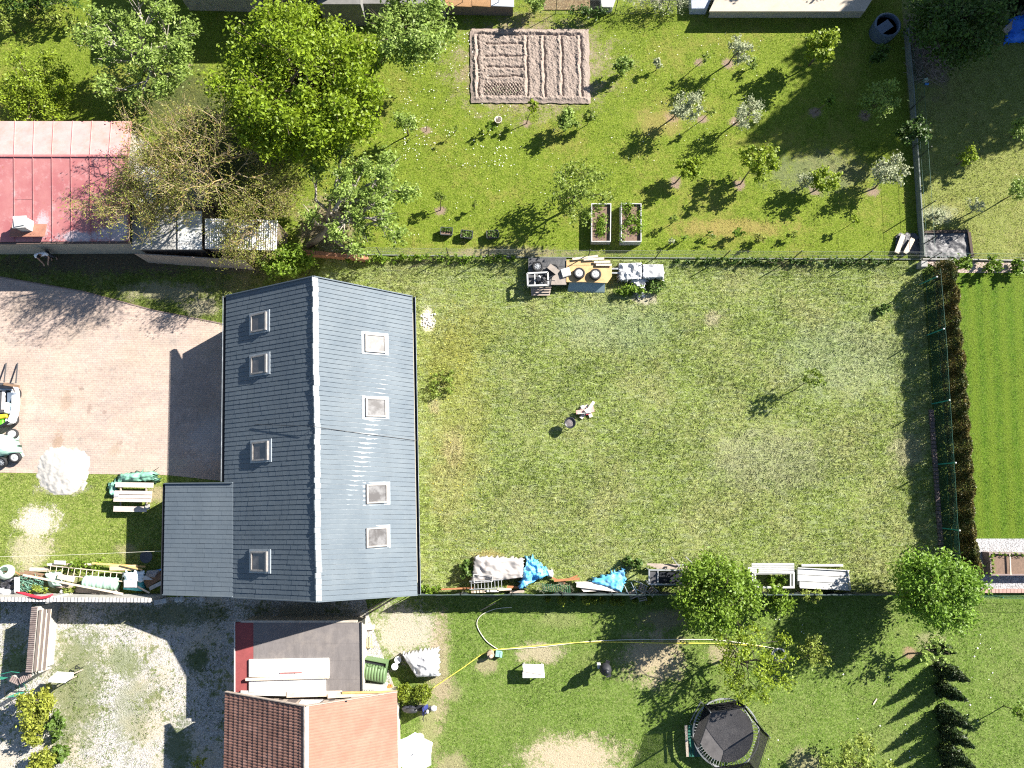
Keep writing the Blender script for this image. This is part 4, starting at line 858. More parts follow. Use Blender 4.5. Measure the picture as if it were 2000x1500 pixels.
for y in (1254.5,1289,1325):
    mb = MB(); mb.pxp([(496,y),(704,y+.5),(704,y+1.6),(496,y+1.1)], 2.458, 2.449); obj('felt_seam', mb, FELT, ax_)
for poly in ([(470,1212),(697,1212),(697,1216),(470,1216)], [(457,1215),(459,1215),(459,1352),(457,1352)], [(703,1216),(705.5,1216),(707,1352),(705,1352)]):
    mb = MB(); mb.pxp(poly, 2.49, 2.3); obj('roof_edge', mb, [M('edge_wood', (.38,.34,.29), .8), WHITE, BLACK][('%d' % poly[0][0] in ('457','703')) + ('%d' % poly[0][0] == '703')], ax_)
# boards stacked on the flat roof
for i, (poly, z, lb) in enumerate([([(486,1288),(574,1287),(574,1321),(486,1322)],2.56,'left half of the wide white sheet on the flat roof'),([(575,1286.5),(642,1285.5),(643,1320),(575,1321)],2.562,'right half of the wide white sheet on the flat roof'),([(486,1326),(636,1325),(636,1350),(486,1352)],2.55,'long white board nearest the tiled house, on the flat roof')]):
    mb = MB(); mb.pxp(poly, z, 2.47); single('white_board', lb, 'board', mb, M('bright_white', (.80,.80,.78), .6, .04), 'white boards on the flat roof', bevel=.008)
mb = MB(); mb.bar(P(480,1327,2.62), P(643,1322,2.62), .13, .09); single('wooden_beam', 'weathered beam lying across the white boards on the flat roof', 'beam', mb, WOODP)
mb = MB(); mb.bar(P(547,1314.5,2.59), P(590,1313,2.59), .05, .05); single('red_stick', 'short reddish stick on the wide white sheet', 'stick', mb, M('red_wood', (.45,.16,.15), .7))
for i in range(30):                                # the gable is clad with upright boards
    f0, f1 = i/30, (i+.93)/30; V = []; dn = random.uniform(.02,.045)
    def gp(f, top):
        q = a0.lerp(a1, f); k = 1-abs(f-.485)/.515; zt = 2.98+(rA.z-.06-2.98)*max(0,k); return Vector((q.x, q.y+dn, zt if top else 2.3))
    p_ = [gp(f0,0), gp(f1,0), gp(f1,1), gp(f0,1)]; mb = MB(); b_ = [v-Vector((0,.03,0)) for v in p_]
    mb.add(p_+b_, [(3,2,1,0),(0,1,5,4),(1,2,6,5),(2,3,7,6),(3,0,4,7)]); obj('gable_board', mb, [WOODG, M('dark_boards', (.11,.09,.085), .9, .3, 6)][(i*7) % 5 < 3], h2)
for i, (a, b, w, mt) in enumerate([((470,1353),(560,1355),.22,WHITE),((560,1357),(668,1354),.26,WOODP),((640,1360),(756,1352),.2,WOODP),((668,1353),(775,1351),.1,WOODO)]):
    mb = MB(); mb.bar(P(*a,2.50+.04*i), P(*b,2.50+.04*i), w, .04); single('loose_plank', '%s plank lying between the flat roof and the tiled house' % ['white left','pale middle','pale right','thin orange'][i], 'plank', mb, mt, 'planks by the tiled gable')
mb = MB(); q = [a0.lerp(a1,f)+Vector((0,.06,0)) for f in (.42,.56,.53,.43)]; zz = (2.55,2.55,4.1,3.6); mb.add([Vector((p.x,p.y,z)) for p,z in zip(q,zz)]+[Vector((p.x,p.y-.02,z)) for p,z in zip(q,zz)], [(3,2,1,0),(0,1,5,4),(1,2,6,5),(2,3,7,6),(3,0,4,7)]); single('white_sheet', 'white sheet leaning on the dark boards of the tiled gable', 'sheet', mb, WHITE)
mb = MB(); mb.pxp([(704,1338),(752,1341),(752,1353),(704,1352)], .9, .0); single('white_cabinet', 'white low cabinet between compost bin and tiled roof', 'cabinet', mb, WHITE)
mb = MB(); mb.pxp([(706,1347),(731,1347),(731,1353),(706,1353)], 1.0, .9)
for k in range(5): mb.pxp([(707+k*5,1347.4),(710+k*5,1347.4),(710+k*5,1352.5),(707+k*5,1352.5)], 1.03, 1.0)
single('grey_rack', 'small grey slatted rack on the white cabinet', 'rack', mb, CONC)
# top edge: neighbour walls and roofs
wl = thing('long_shed', 'dark building whose wall and slatted top show at the top left edge', 'building', P(400,-40,0))
mb = MB(); mb.prism([P(x,y,0)+Vector((0,0,4.3)) for x,y in ((375,-170),(700,-170),(700,20),(375,20))], 0); obj('wall', mb, M('dark_wall', (.12,.115,.11), .9), wl)
mb = MB(); A = P(370,20.5,0); B = P(522,24,0); mb.prism([A+Vector((0,0,1.1)), B+Vector((0,0,1.1)), B+Vector((0,.3,1.1)), A+Vector((0,.3,1.1))], 0); obj('concrete_base', mb, CONC, wl)
for i in range(34):
    q = A.lerp(B, i/34)+Vector((0,.02,0)); mb = MB(); mb.box((q.x+.06,q.y-.03,1.9), (.075,.03,1.5)); obj('slat', mb, M('grey_slat', (.25,.28,.33), .6), wl)
hd = tree('clipped_hedge', 'dark clipped hedge along the top left photo edge', 'hedge', (60,-2), 1.0, 3.4, .9, None, 'deep', nl=3000, ls=.08, ncl=26, tr=.05, seed=77, squash=(1.0,.3), rc=.75, twigs=0)
cr = thing('cream_roof', 'low building with a flat cream roof at the top edge', 'building', P(1540,-30,0))
mb = MB(); mb.pxp([(1420,-90),(1740,-90),(1692,18),(1390,18)], .80, 0); obj('wall', mb, PLASTER, cr)
mb = MB(); mb.pxp([(1440,-90),(1760,-90),(1689,22),(1385,22)], .95, .82); obj('roof', mb, M('cream_concrete', (.43,.37,.30), .85, .14, 1.0, dirt=(.3,.26,.21), dirt_amt=.4), cr)
tb = thing('board_lean_to', 'low board roof of brown panels at the top edge left of the light shrub', 'shed', P(930,0,0))
for i, (x0, x1, mt) in enumerate([(868,921,M('brown_board', (.30,.17,.08), .8, .25, 3)),(922,958,M('brown_board', (.30,.17,.08))),(959,1004,M('pale_board', (.42,.44,.48), .7, .15, 3))]):
    mb = MB(); mb.pxp([(x0,-40),(x1,-40),(x1,13),(x0,11)], 1.02, .96); obj('roof_board', mb, mt, tb)
mb = MB(); mb.pxp([(870,-38),(1002,-38),(1002,11),(870,9)], .94, 0); obj('wall', mb, M('old_boards', (.14,.11,.09)), tb)
mb = MB(); mb.pxp([(704,-30),(868,-30),(868,7),(704,7)], 1.3, 0); single('grey_wall_cap', 'dull grey coping behind the dark-trunked tree at the top edge', 'wall', mb, M('tar_felt', (.16,.155,.15)))
mb = MB(); mb.pxp([(620,-60),(704,-60),(704,8),(620,8)], 2.0, 0); single('dark_lean_to', 'dark low roof beyond the biggest tree at the top edge', 'shed', mb, M('tar_felt', (.16,.155,.15)))
mb = MB(); mb.pxp([(1172,-30),(1212,-30),(1196,14),(1174,14)], .5, 0); single('white_crate', 'white block at the top edge left of the grey shrub', 'crate', mb, WHITE, bevel=.03)
mb = MB(); mb.pxp([(1348,-30),(1400,-30),(1382,17),(1350,17)], .55, 0); single('bluish_crate', 'bluish block at the top edge touching the cream roof', 'crate', mb, M('blue_grey', (.35,.38,.45), .7, .3, 6), bevel=.03)
zone('hay_bed', [(1060,-60),(1180,-60),(1176,20),(1062,20)], 13, lawn('hay', (.13,.085,.05), (.20,.14,.08), (.28,.22,.12), (.3,.25,.15)))
# ------------------------------------------------------------------ fences and garden walls
POSTD = M('dark_post', (.05,.055,.045), .6); POSTG = M('green_post', (.03,.22,.18), .5); WIREG = M('green_wire', (.02,.10,.075), .5); WIREZ = M('zinc_wire', (.16,.17,.15), .5)
def lattice(A, B, h0, h1, sp, w, lean=(0,0)):      # crossing wires from post to post
    mb = MB(); d = (B-A); L = d.length; d = d/L; n = Vector((-d.y, d.x, 0)); H_ = h1-h0; ln = Vector((lean[0], lean[1], 0))
    def pt(s_, z): return A + d*s_ + Vector((0,0,z)) + ln*(z/h1)
    k = -H_
    while k < L:
        for sg in (1, -1):
            s0, z0, s1_, z1 = (k, h0, k+H_, h1) if sg > 0 else (k, h1, k+H_, h0)
            if s0 < 0: z0 += sg*(-s0); s0 = 0
            if s1_ > L: z1 -= sg*(s1_-L); s1_ = L
            if s1_-s0 < .02: continue
            a, b = pt(s0, z0), pt(s1_, z1); e = Vector((0,0,w)); mb.add([a-e, b-e, b+e, a+e], [(0,1,2,3)])
            e = n*w; mb.add([a-e, b-e, b+e, a+e], [(0,1,2,3)])
        k += sp
    return mb
def fence(name, label, pts, h, posts, postm, wirem, sp=.09, w=.0016, rad=.022, lean=(0,0), wires=(.05,.5,1.0), base=None, cap=None, mesh=True):
    W = [P(x, y, 0) for x, y in pts]; t = thing(name, label, 'fence', (W[0]+W[-1])/2); ln = Vector((lean[0], lean[1], 0))
    for (x, y) in posts:
        q = P(x, y, 0); mb = MB(); r_ = random.Random(x); l2 = ln + Vector((r_.uniform(-.04,.04), r_.uniform(-.04,.04), 0))
        mb.tube([q-Vector((0,0,.1)), q+Vector((0,0,h*1.08))+l2], rad, 6); p_ = obj('post', mb, postm, t)
        if cap: mb = MB(); mb.lathe(q+Vector((0,0,h*1.08))+l2, [(rad*1.3,0),(rad*1.3,.03),(0.001,.045)], 6); obj('post_cap', mb, cap, p_)
    mm = MB(); ww = MB()
    for a, b in zip(W, W[1:]):
        if mesh:
            l = lattice(a, b, .04, h, sp, w, lean); mm.add(l.v, l.f)
        for k in wires: ww.tube([a+Vector((0,0,h*k))+ln*k, b+Vector((0,0,h*k))+ln*k], .006, 4)
    if mesh: o = obj('wire_mesh', mm, wirem, t); o['kind'] = 'stuff'
    obj('tension_wire', ww, wirem, t)
    if base:
        for a, b in zip(W, W[1:]):
            n = max(1, int((b-a).length/2.5))
            for i in range(n):
                mb = MB(); mb.bar(a.lerp(b,i/n+.002)+Vector((0,0,base[1]/2)), a.lerp(b,(i+1)/n-.002)+Vector((0,0,base[1]/2)), base[0], base[1]); obj('base_slab', mb, base[2], t)
    return t
fence('wire_fence', 'thin wire fence on a low concrete kerb between orchard and meadow', [(640,497),(1030,503),(1400,505),(1799,507)], 1.35, [(745,500),(876,501),(955,502),(1025,503),(1148,504),(1280,504),(1411,505),(1548,506),(1681,506)], POSTD, WIREZ, sp=.11, rad=.03, base=(.05,.09,M('mossy_concrete', (.17,.19,.17), .9, .25, 3)))
tree('fence_weeds', 'weeds growing along the wire fence from the brick edge to the trailer', 'weeds', (850,506), .15, 5.4, .16, None, 'green', nl=2300, ls=.075, ncl=34, tr=.01, seed=51, squash=(1,.05), rc=.3, twigs=0)
tree('fence_weeds', 'weeds growing along the wire fence right of the white bundles', 'weeds', (1540,511), .15, 6.8, .14, None, 'deep', nl=2600, ls=.07, ncl=40, tr=.01, seed=52, squash=(1,.04), rc=.28, twigs=0)
fence('wire_fence', 'mesh fence with leaning posts on the concrete wall beside the dark shade', [(1765,60),(1776,180),(1786,330),(1797,506)], 1.5, [(1776,215),(1781,290),(1790,312),(1795,412),(1798,480)], POSTD, WIREG, sp=.12, rad=.03, base=(.07,.5,M('mossy_concrete', (.17,.19,.17), .9, .25, 3)))
fence('green_fence', 'tall green wire mesh fence along the thuja hedge', [(1806,540),(1817,680),(1824,800),(1832,930),(1838,1040),(1846,1150)], 1.55, [(1795,556),(1810,655),(1820,789),(1830,907),(1838,1031)], POSTG, WIREG, sp=.055, w=.0019, rad=.036, wires=(.05,.55,1.0), cap=WHITE)
kb = thing('brick_kerb', 'row of reddish kerb stones along the foot of the green fence', 'kerb', P(1826,1000,0))
for i in range(44):
    y = 800+i*7.6; x = 1816+ (y-800)*.072; mb = MB(); mb.pxp([(x,y),(x+8,y+.2),(x+8.4,y+6.7),(x+.4,y+6.5)], .16+random.uniform(-.02,.02)); obj('kerb_stone', mb, M('kerb_stone', (.15,.115,.105), .9, .3, 4), kb)
ek = thing('brick_border', 'pinkish brick border along the front of the gravel bed at the right edge', 'kerb', P(1960,1153,0))
for i in range(19):
    x = 1908+i*7.3; mb = MB(); mb.pxp([(x,1151),(x+6.6,1151),(x+6.6,1158),(x,1158)], .22+random.uniform(-.012,.012)); obj('brick', mb, M('pink_brick', (.36,.23,.20), .85, .2, 5), ek)
fence('wire_fence', 'low green wire fence in front of the pinkish brick border', [(1742,1161),(1915,1162),(2100,1165)], 1.1, [(1760,1161),(1930,1162),(2060,1164)], POSTG, WIREG, sp=.09)
fence('wire_fence', 'thin wire fence along the top boundary above the vegetable plot', [(880,26),(1130,27),(1390,27)], 1.25, [(905,26),(975,26),(1085,27),(1200,27),(1300,27)], POSTD, WIREZ, sp=.13)
fence('wire_fence', 'short wire fence above the stony planting strip at right', [(1800,507),(1900,508),(2060,511)], 1.2, [(1815,507),(1878,508),(1985,510)], POSTD, WIREG, sp=.12, base=(.07,.14,CONC))
# black privacy fence
bf = thing('netting_fence', 'fence hung with dark shade netting below the meadow', 'fence', P(1270,1156,0))
NET = M('shade_net', (.030,.040,.042), .8, .3, 5)
xs = [816,905,1000,1095,1190,1285,1380,1475,1570,1650,1742]
for i in range(len(xs)):
    q = P(xs[i], 1152, 0); mb = MB(); mb.tube([q-Vector((0,0,.1)), q+Vector((0,-.03,1.5))], .025, 6); obj('post', mb, POSTD, bf)
for i in range(len(xs)-1):
    a = P(xs[i],1152,0); b = P(xs[i+1],1152,0); n = 14; rows = 5; V = []; sag = .28*max(0,1-abs(i-.8)/2)
    for r0_ in range(rows+1):
        for k in range(n+1):
            s_ = k/n; z = 1.42*r0_/rows; q = a.lerp(b, s_)
            bl = math.sin(math.pi*s_)*(.05+sag*(1-r0_/rows)) + .03*math.sin(s_*17+i*3+r0_) + .06*(1-r0_/rows)
            V.append(q + Vector((0, -bl-.04, z - .04*math.sin(math.pi*s_)*(r0_ == rows))))
    mb = MB(); mb.add(V, [(r0_*(n+1)+k, r0_*(n+1)+k+1, (r0_+1)*(n+1)+k+1, (r0_+1)*(n+1)+k) for r0_ in range(rows) for k in range(n)])
    o = obj('netting_panel', mb, NET, bf, smooth=True); o.modifiers.new('t', 'SOLIDIFY').thickness = .006
mb = MB(); mb.tube([P(816,1153,0)+Vector((0,-.03,1.44)), P(1742,1153,0)+Vector((0,-.03,1.44))], .015, 6); obj('top_rail', mb, M('grey_green', (.12,.17,.17), .5), bf)
# tiled garden walls
def tiled_wall(label, a, b, h, w, n, m, roof=0.0, seed=1, tm=None):
    A, B = P(*a, 0), P(*b, 0); t = thing('tiled_wall', label, 'wall', (A+B)/2, 'tile-capped garden walls'); d = (B-A).normalized(); s_ = Vector((-d.y, d.x, 0)); L = (B-A).length; r_ = random.Random(seed)
    mb = MB(); mb.bar(A+Vector((0,0,h/2)), B+Vector((0,0,h/2)), w*.7, h); obj('wall_body', mb, CONC, t)
    for i in range(n):
        o = A + d*(L*i/n) + Vector((0,0,h+.01)); e = d*(L/n*.93); j = r_.uniform(0,.02); mb = MB(); V = []
        for k in range(7):
            u = k/6; V += [o + e*u - s_*(w/2) + Vector((0,0,.045*math.sin(math.pi*u)+j)), o + e*u + s_*(w/2) + Vector((0,0,.045*math.sin(math.pi*u)+j+roof))]
        mb.add(V, [(2*k,2*k+1,2*k+3,2*k+2) for k in range(6)]); q = obj('coping_tile', mb, tm, t); q.modifiers.new('t','SOLIDIFY').thickness = .018
    return t
COPW = M('pale_tile', (.42,.40,.385), .8, .15, 5, dirt=(.3,.25,.22), dirt_amt=.4); COPB = M('brown_tile', (.17,.132,.122), .8, .25, 6, dirt=(.27,.24,.22), dirt_amt=.5)
tiled_wall('garden wall with a row of pale coping tiles below the scrap heap', (-40,1160), (326,1162), 1.7, .22, 56, 0, 0, 3, COPW)
wt = tiled_wall('garden wall with brown coping tiles running down beside the gravel', (111,1175), (101,1297), 1.75, .34, 34, 0, .05, 4, COPB)
for k in range(3):
    mb = MB(); o_ = Vector((.26+.17*k,0,1.74-.10*k)); A_, B_ = P(111,1180,0), P(101,1295,0); mb.bar(A_+o_, B_+o_, .15, .04); b_ = obj('coping_strip', mb, M('brown_strip', (.165,.135,.12), .85, .25, 7, stretch=(6,1,1)), wt)
    mb = MB(); mb.bar(A_+o_+Vector((.085,0,.01)), B_+o_+Vector((.085,0,.01)), .018, .05); obj('batten', mb, WOODP, wt)
tiled_wall('short slanting wall with brown tiles at the foot of the long one', (98,1302), (76,1316), 1.5, .3, 7, 0, .05, 5, COPB)
tiled_wall('stub of tiled wall beside the green compost netting', (76,1318), (57,1310), 1.4, .28, 5, 0, .05, 6, COPB)
mb = MB(); mb.pxp([(88,1180),(112,1175),(110,1164),(84,1166)], 1.72, 0); single('wall_pillar', 'pale pillar where the two tiled walls meet', 'pillar', mb, CONC, bevel=.03)

# ------------------------------------------------------------------ small things
def crumple(name, label, cat, quad, mat, h=(.3,.3,.3,.3), mid=.5, amp=.08, seed=1, n=34, skirt=True, fs=3.0, group=None, rag=.06, parent=None, power=.5):
    """cloth draped over a heap: corner pixels, corner heights, extra height in the middle"""
    a, b, c, d = [P(q[0], q[1], hh) for q, hh in zip(quad, h)]; V = []; r_ = np.random.default_rng(seed)
    u, v = np.meshgrid(np.linspace(0,1,n), np.linspace(0,1,n)); U = u.ravel(); Vv = v.ravel()
    A = [np.array(x) for x in (a,b,c,d)]
    pts = ((1-U)*(1-Vv))[:,None]*A[0] + (U*(1-Vv))[:,None]*A[1] + (U*Vv)[:,None]*A[2] + ((1-U)*Vv)[:,None]*A[3]
    e = np.minimum(np.minimum(U,1-U), np.minimum(Vv,1-Vv))*2
    fs = fs*.62; w1 = vn(pts[:,0]*fs, pts[:,1]*fs, seed); w2 = vn(pts[:,0]*fs*1.9, pts[:,1]*fs*1.9, seed+1)
    ridge = 1-np.abs(w1)*2.6; w2 = 1-2*np.abs(w2)
    pts[:,2] += mid*np.clip(e,0,1)**power + amp*ridge*np.clip(e*3,.2,1) + amp*.45*w2
    ed = (e < 1e-6); pts[ed,0] += r_.normal(0, rag, ed.sum()); pts[ed,1] += r_.normal(0, rag, ed.sum())
    if skirt: pts[ed,2] = np.maximum(pts[ed,2]*.25, .03)
    pts[:,2] = np.maximum(pts[:,2], .02)
    mb = MB(); f = []
    for j in range(n-1):
        for i in range(n-1): q = j*n+i; f.append((q, q+n, q+n+1, q+1))
    mb.add([tuple(p) for p in pts], f)
    if (Vector(mb.v[f[0][1]])-Vector(mb.v[f[0][0]])).cross(Vector(mb.v[f[0][3]])-Vector(mb.v[f[0][0]])).z < 0: mb.f = [q[::-1] for q in mb.f]
    o = obj(name, mb, mat, parent, smooth=True); so = o.modifiers.new('t','SOLIDIFY'); so.thickness = .008
    return tag(o, label, cat, group) if parent is None else o
RUB = M('rubber', (.022,.022,.024), .75, .2, 6); ALLOY = M('alloy', (.42,.43,.44), .35, .1, 6, metal=.4); HUBW = M('wheel_trim', (.46,.46,.46), .45, .06, 6)
def wheel(label, px, z, axis=(0,0,1), Rr=.31, w=.2, spokes=10, rim=None, seed=1, group='loose car wheels'):
    C = P(px[0], px[1], z); t = thing('car_wheel', label, 'wheel', C, group); A = Vector(axis).normalized()
    mb = MB(); mb.lathe(C, [(Rr*.66,-w*.5),(Rr*.9,-w*.5),(Rr,-w*.32),(Rr,w*.32),(Rr*.9,w*.5),(Rr*.68,w*.5),(Rr*.64,w*.3)], 22, axis=A, closed=True); obj('tyre', mb, RUB, t, smooth=True)
    mb = MB(); mb.lathe(C, [(Rr*.66,w*.44),(Rr*.58,w*.46),(Rr*.56,w*.15),(Rr*.1,w*.12),(.001,w*.12)], 22, axis=A); rm = obj('rim', mb, M('rim_dark', (.06,.06,.065), .5) if rim is None else M('trim_grey', (.30,.30,.30), .5), t, smooth=False)
    m = A.to_track_quat('Z','Y').to_matrix(); mb = MB()
    for k in range(spokes):
        an = 2*math.pi*k/spokes; d = m @ Vector((math.cos(an), math.sin(an), 0)); mb.bar(C+A*w*.36+d*.03, C+A*w*.42+d*Rr*.58, .04 if rim is None else .075, .03)
    mb.lathe(C+A*w*.3, [(.07,0),(.07,.04),(.02,.055)], 10, axis=A); obj('spokes', mb, rim or ALLOY, t)
    return t
# person
def skin(name, joints, edges, mat, parent, sub=1):
    me = bpy.data.meshes.new(name); o0 = ORG[parent]
    me.from_pydata([tuple(Vector(j[0])) for j in joints], edges, []); o = bpy.data.objects.new(name, me); COL.objects.link(o)
    o.modifiers.new('skin','SKIN'); s_ = o.modifiers.new('sub','SUBSURF'); s_.levels = sub; s_.render_levels = sub
    for k, j in enumerate(joints): r_ = j[1]; me.skin_vertices[0].data[k].radius = (r_, r_) if not hasattr(r_, '__len__') else r_
    me.skin_vertices[0].data[0].use_root = True
    dg = bpy.context.evaluated_depsgraph_get(); dg.update(); m2 = bpy.data.meshes.new_from_object(o.evaluated_get(dg)); bpy.data.objects.remove(o)
    m2.materials.clear(); m2.materials.append(mat); m2.polygons.foreach_set('use_smooth', [True]*len(m2.polygons))
    n = bpy.data.objects.new(name, m2); COL.objects.link(n); n.parent = parent; ORG[n] = ORG[parent]; return n
pb = P(80,499,1.15); pb.z = 0; pb = Vector((pb.x+.05, pb.y+.12, 0))
pr = thing('person', 'person in a white shirt bending forward in the shadow below the red roof', 'person', pb)
sk = M('skin_tone', (.40,.24,.17), .6, .1); L_ = []
# body, facing south (-y), bent forward at the hip
J = [((0,.10,.92),.13),((0,.0,1.12),.125),((0,-.12,1.30),(.17,.12)),((0,-.2,1.40),.07),((0,-.30,1.47),(.085,.095)),((0,-.36,1.50),(.075,.09))]
E = [(0,1),(1,2),(2,3),(3,4),(4,5)]
def limb(start, pts):
    p = start
    for q in pts: J.append(q); E.append((p, len(J)-1)); p = len(J)-1
    return p
for s_ in (-1, 1):
    limb(0, [((.11*s_,.10,.86),.09),((.13*s_,.02,.48),.065),((.14*s_,.12,.08),.045),((.15*s_,-.06,.04),(.045,.03))])
    hnd = limb(2, [((.22*s_,-.14,1.32),.065),((.30*s_,-.22,1.06),.048),((.16*s_,-.46,.95),.036),((.12*s_,-.54,.93),(.04,.022))])
    hx, hy, hz = J[hnd][0]
    for f in range(4): limb(hnd, [((hx+(f-1.5)*.021,hy-.075-.01*(f in (1,2)),hz-.012),.0095),((hx+(f-1.5)*.021,hy-.105-.012*(f in (1,2)),hz-.04),.008)])
    limb(hnd, [((hx-.045*s_,hy-.03,hz-.01),.011),((hx-.055*s_,hy-.06,hz-.03),.009)])
skin('body', J, E, sk, pr, 1)
skin('shirt', [((0,.10,.90),(.16,.145)),((0,.02,1.10),(.165,.14)),((0,-.11,1.30),(.27,.17)),((0,-.17,1.37),.12)]+[((.27*s_,-.12,1.33),.10) for s_ in (-1,1)]+[((.33*s_,-.17,1.15),.085) for s_ in (-1,1)], [(0,1),(1,2),(2,3),(2,4),(4,6),(2,5),(5,7)], M('white_shirt', (.80,.82,.86), .8, .06), pr, 1)
skin('trousers', [((0,.11,.93),.155)]+[((.11*s_,.11,.84),.11) for s_ in (-1,1)]+[((.13*s_,.03,.48),.085) for s_ in (-1,1)]+[((.14*s_,.12,.12),.07) for s_ in (-1,1)], [(0,1),(1,3),(3,5),(0,2),(2,4),(4,6)], M('dark_trousers', (.05,.055,.07), .85), pr, 1)
mb = MB(); mb.lathe((0,-.315,1.475), [(.088,0),(.098,.03),(.088,.075),(.05,.108),(.001,.118)], 14); h_ = obj('hair', mb, M('dark_hair', (.02,.016,.014), .7), pr, smooth=True, org=(0,0,0)); h_.location = (0,0,0); h_.rotation_euler = (0,0,0)
mb = MB(); mb.lathe((0,-.445,1.455), [(.012,0),(.016,.02),(.004,.04)], 6); n_ = obj('nose', mb, sk, pr, org=(0,0,0)); n_.location = (0,0,0)
pr.rotation_euler = (0,0,R(12))

# vegetable plot: one heightfield with ridges and furrows
def plot():
    c = [P(918,57), P(1150,58), P(1153,203), P(920,202)]; nx, ny = 230, 150; u, v = np.meshgrid(np.linspace(0,1,nx), np.linspace(0,1,ny)); A = [np.array(x) for x in c]
    p = ((1-u)*(1-v))[...,None]*A[0]+(u*(1-v))[...,None]*A[1]+(u*v)[...,None]*A[2]+((1-u)*v)[...,None]*A[3]; X, Y = p[...,0], p[...,1]
    X = X + .05*vn(X*4,Y*4,12); Y = Y + .05*vn(X*4,Y*4,13); PX = 918+u*233; PY = 57+v*146; w = vn(X*5, Y*5, 3)*1.2
    def g(d, s_): return np.exp(-(d/s_)**2)
    def seg(q, a, b): return 1/(1+np.exp(-(q-a)*1.5))/(1+np.exp((q-b)*1.5))
    h = .05+.03*vn(X*9, Y*9, 4)+.016*vn(X*22, Y*22, 5)
    for x in (1029,1062.5,1097,1134,932.5): h += .07*g(PX+w-x+5, 3.4)*seg(PY,70,190) - .12*g(PX+w-x, 2.4)*seg(PY,72,190)
    for y, a, b in ((88,948,1018),(112,945,1018),(134,945,1018),(152,948,1018)): h += .05*g(PY+w-y-5, 3.5)*seg(PX,a,b) - .11*g(PY+w-y, 2.2)*seg(PX,a,b)
    h += .07*g(PY+w-69+5, 3.5)*seg(PX,930,1135) - .085*g(PY+w-69-.012*(PX-1000), 2.2)*seg(PX,930,1135) + .05*g(PY+w-195, 4)
    h += .05*seg(PY,165,188)*seg(PX,945,1018)*np.sign(np.sin(PX*1.1)*np.sin(PY*.9))
    rnd = np.minimum(np.minimum(PX-918, 1151-PX), np.minimum(PY-57, 203-PY)); h *= np.clip(rnd/9+.15*vn(X*6,Y*6,8), .0, 1); h = np.maximum(h+.05, 0)+.018
    cr_ = np.hypot(np.maximum(0, 12-(PX-918))*1.0, np.maximum(0, 12-(PY-57))); h[cr_ > 15] = .0
    me = bpy.data.meshes.new('vegetable_plot'); V = np.stack([X, Y, h], -1).reshape(-1,3); f = [(j*nx+i, (j+1)*nx+i, (j+1)*nx+i+1, j*nx+i+1) for j in range(ny-1) for i in range(nx-1)]
    o = V.mean(0); o[2] = 0; me.from_pydata((V-o).tolist(), [], f); me.update()
    return link('vegetable_plot', me, M('dry_soil', (.265,.212,.18), .95, .14, 6, bump=.7, bscale=22, dirt=(.20,.155,.125), dirt_amt=.5), None, Vector(o))
tag(plot(), 'rectangular bed of dry pale soil with raked ridges and furrows', 'vegetable plot')
tree('seedlings', 'faint rows of seedlings in the lower left of the soil bed', 'seedlings', (982,178), .16, 1.05, .05, None, 'pale', nl=130, ls=.035, ncl=40, tr=.004, seed=61, squash=(1,.34), rc=.08, twigs=0)
# raised beds
SOIL = M('dark_soil', (.17,.115,.085), .95, .3, 7, bump=.6, bscale=25)
def raised_bed(label, q, h, w, mat, plants, seed, group):
    (x0,y0),(x1,y1),(x2,y2),(x3,y3) = q; c = [P(x,y,h) for x,y in q]; t = thing('raised_bed', label, 'raised bed', (c[0]+c[2])/2*Vector((1,1,0)) if False else Vector(((c[0].x+c[2].x)/2,(c[0].y+c[2].y)/2,0)), group)
    m = sum(c, Vector())/4
    for i in range(4):
        a, b = c[i], c[(i+1) % 4]; d = (b-a).normalized(); k = Vector((-d.y,d.x,0)); k = k if (m-a).dot(k) > 0 else -k
        if i % 2: a = a+d*w; b = b-d*w
        for lv in range(2):
            mb = MB(); o_ = Vector((0,0,-h*(lv+.5)/2-.004*lv)); mb.bar(a+k*w/2+o_, b+k*w/2+o_, w, h/2-.006); obj('board', mb, mat, t)
    mb = MB(); mb.prism([p.lerp(m,.06)-Vector((0,0,.14)) for p in c], .02); obj('soil', mb, SOIL, t)
    r_ = np.random.default_rng(seed); pts = []
    for (u, v, s_, k) in plants:
        ctr = np.array(c[0].lerp(c[1],u).lerp(c[3].lerp(c[2],u),v)); pts.append(ctr+r_.normal(0,1,(k,3))*np.array([s_,s_,.06])+np.array([0,0,-.02]))
    leaves('plants', np.concatenate(pts), .06, LF['green'], t, seed)['kind'] = 'stuff'; return t
PG = [(random.random(), random.random(), .14, 55) for _ in range(16)]
raised_bed('white-edged raised bed on the right with the long shadow, full of green plants', [(1213,396),(1253,397),(1253,472),(1213,472)], .62, .05, WHITE, [(u,v**1.3,s_,k) for u,v,s_,k in PG], 5, 'raised beds of the orchard')
raised_bed('white-edged raised bed on the left partly under the fruit tree twigs', [(1155,397),(1194,397),(1193,472),(1155,472)], .5, .05, WHITE, [(.35+.3*u,v,s_,k) for u,v,s_,k in PG[:10]], 6, 'raised beds of the orchard')
rb = raised_bed('dark wooden raised bed standing on the gravel at the right photo edge', [(1932,1079),(2080,1082),(2080,1124),(1936,1124)], .62, .07, M('tarred_board', (.22,.17,.16), .8, .2, 5), [(u/14,.06,.05,16) for u in range(1,13)]+[(.035,v/6,.05,16) for v in range(1,6)], 7, None)
mb = MB(); mb.bar(P(1972,1081,.60), P(1974,1123,.60), .06, .05); obj('divider', mb, WOODP, rb)
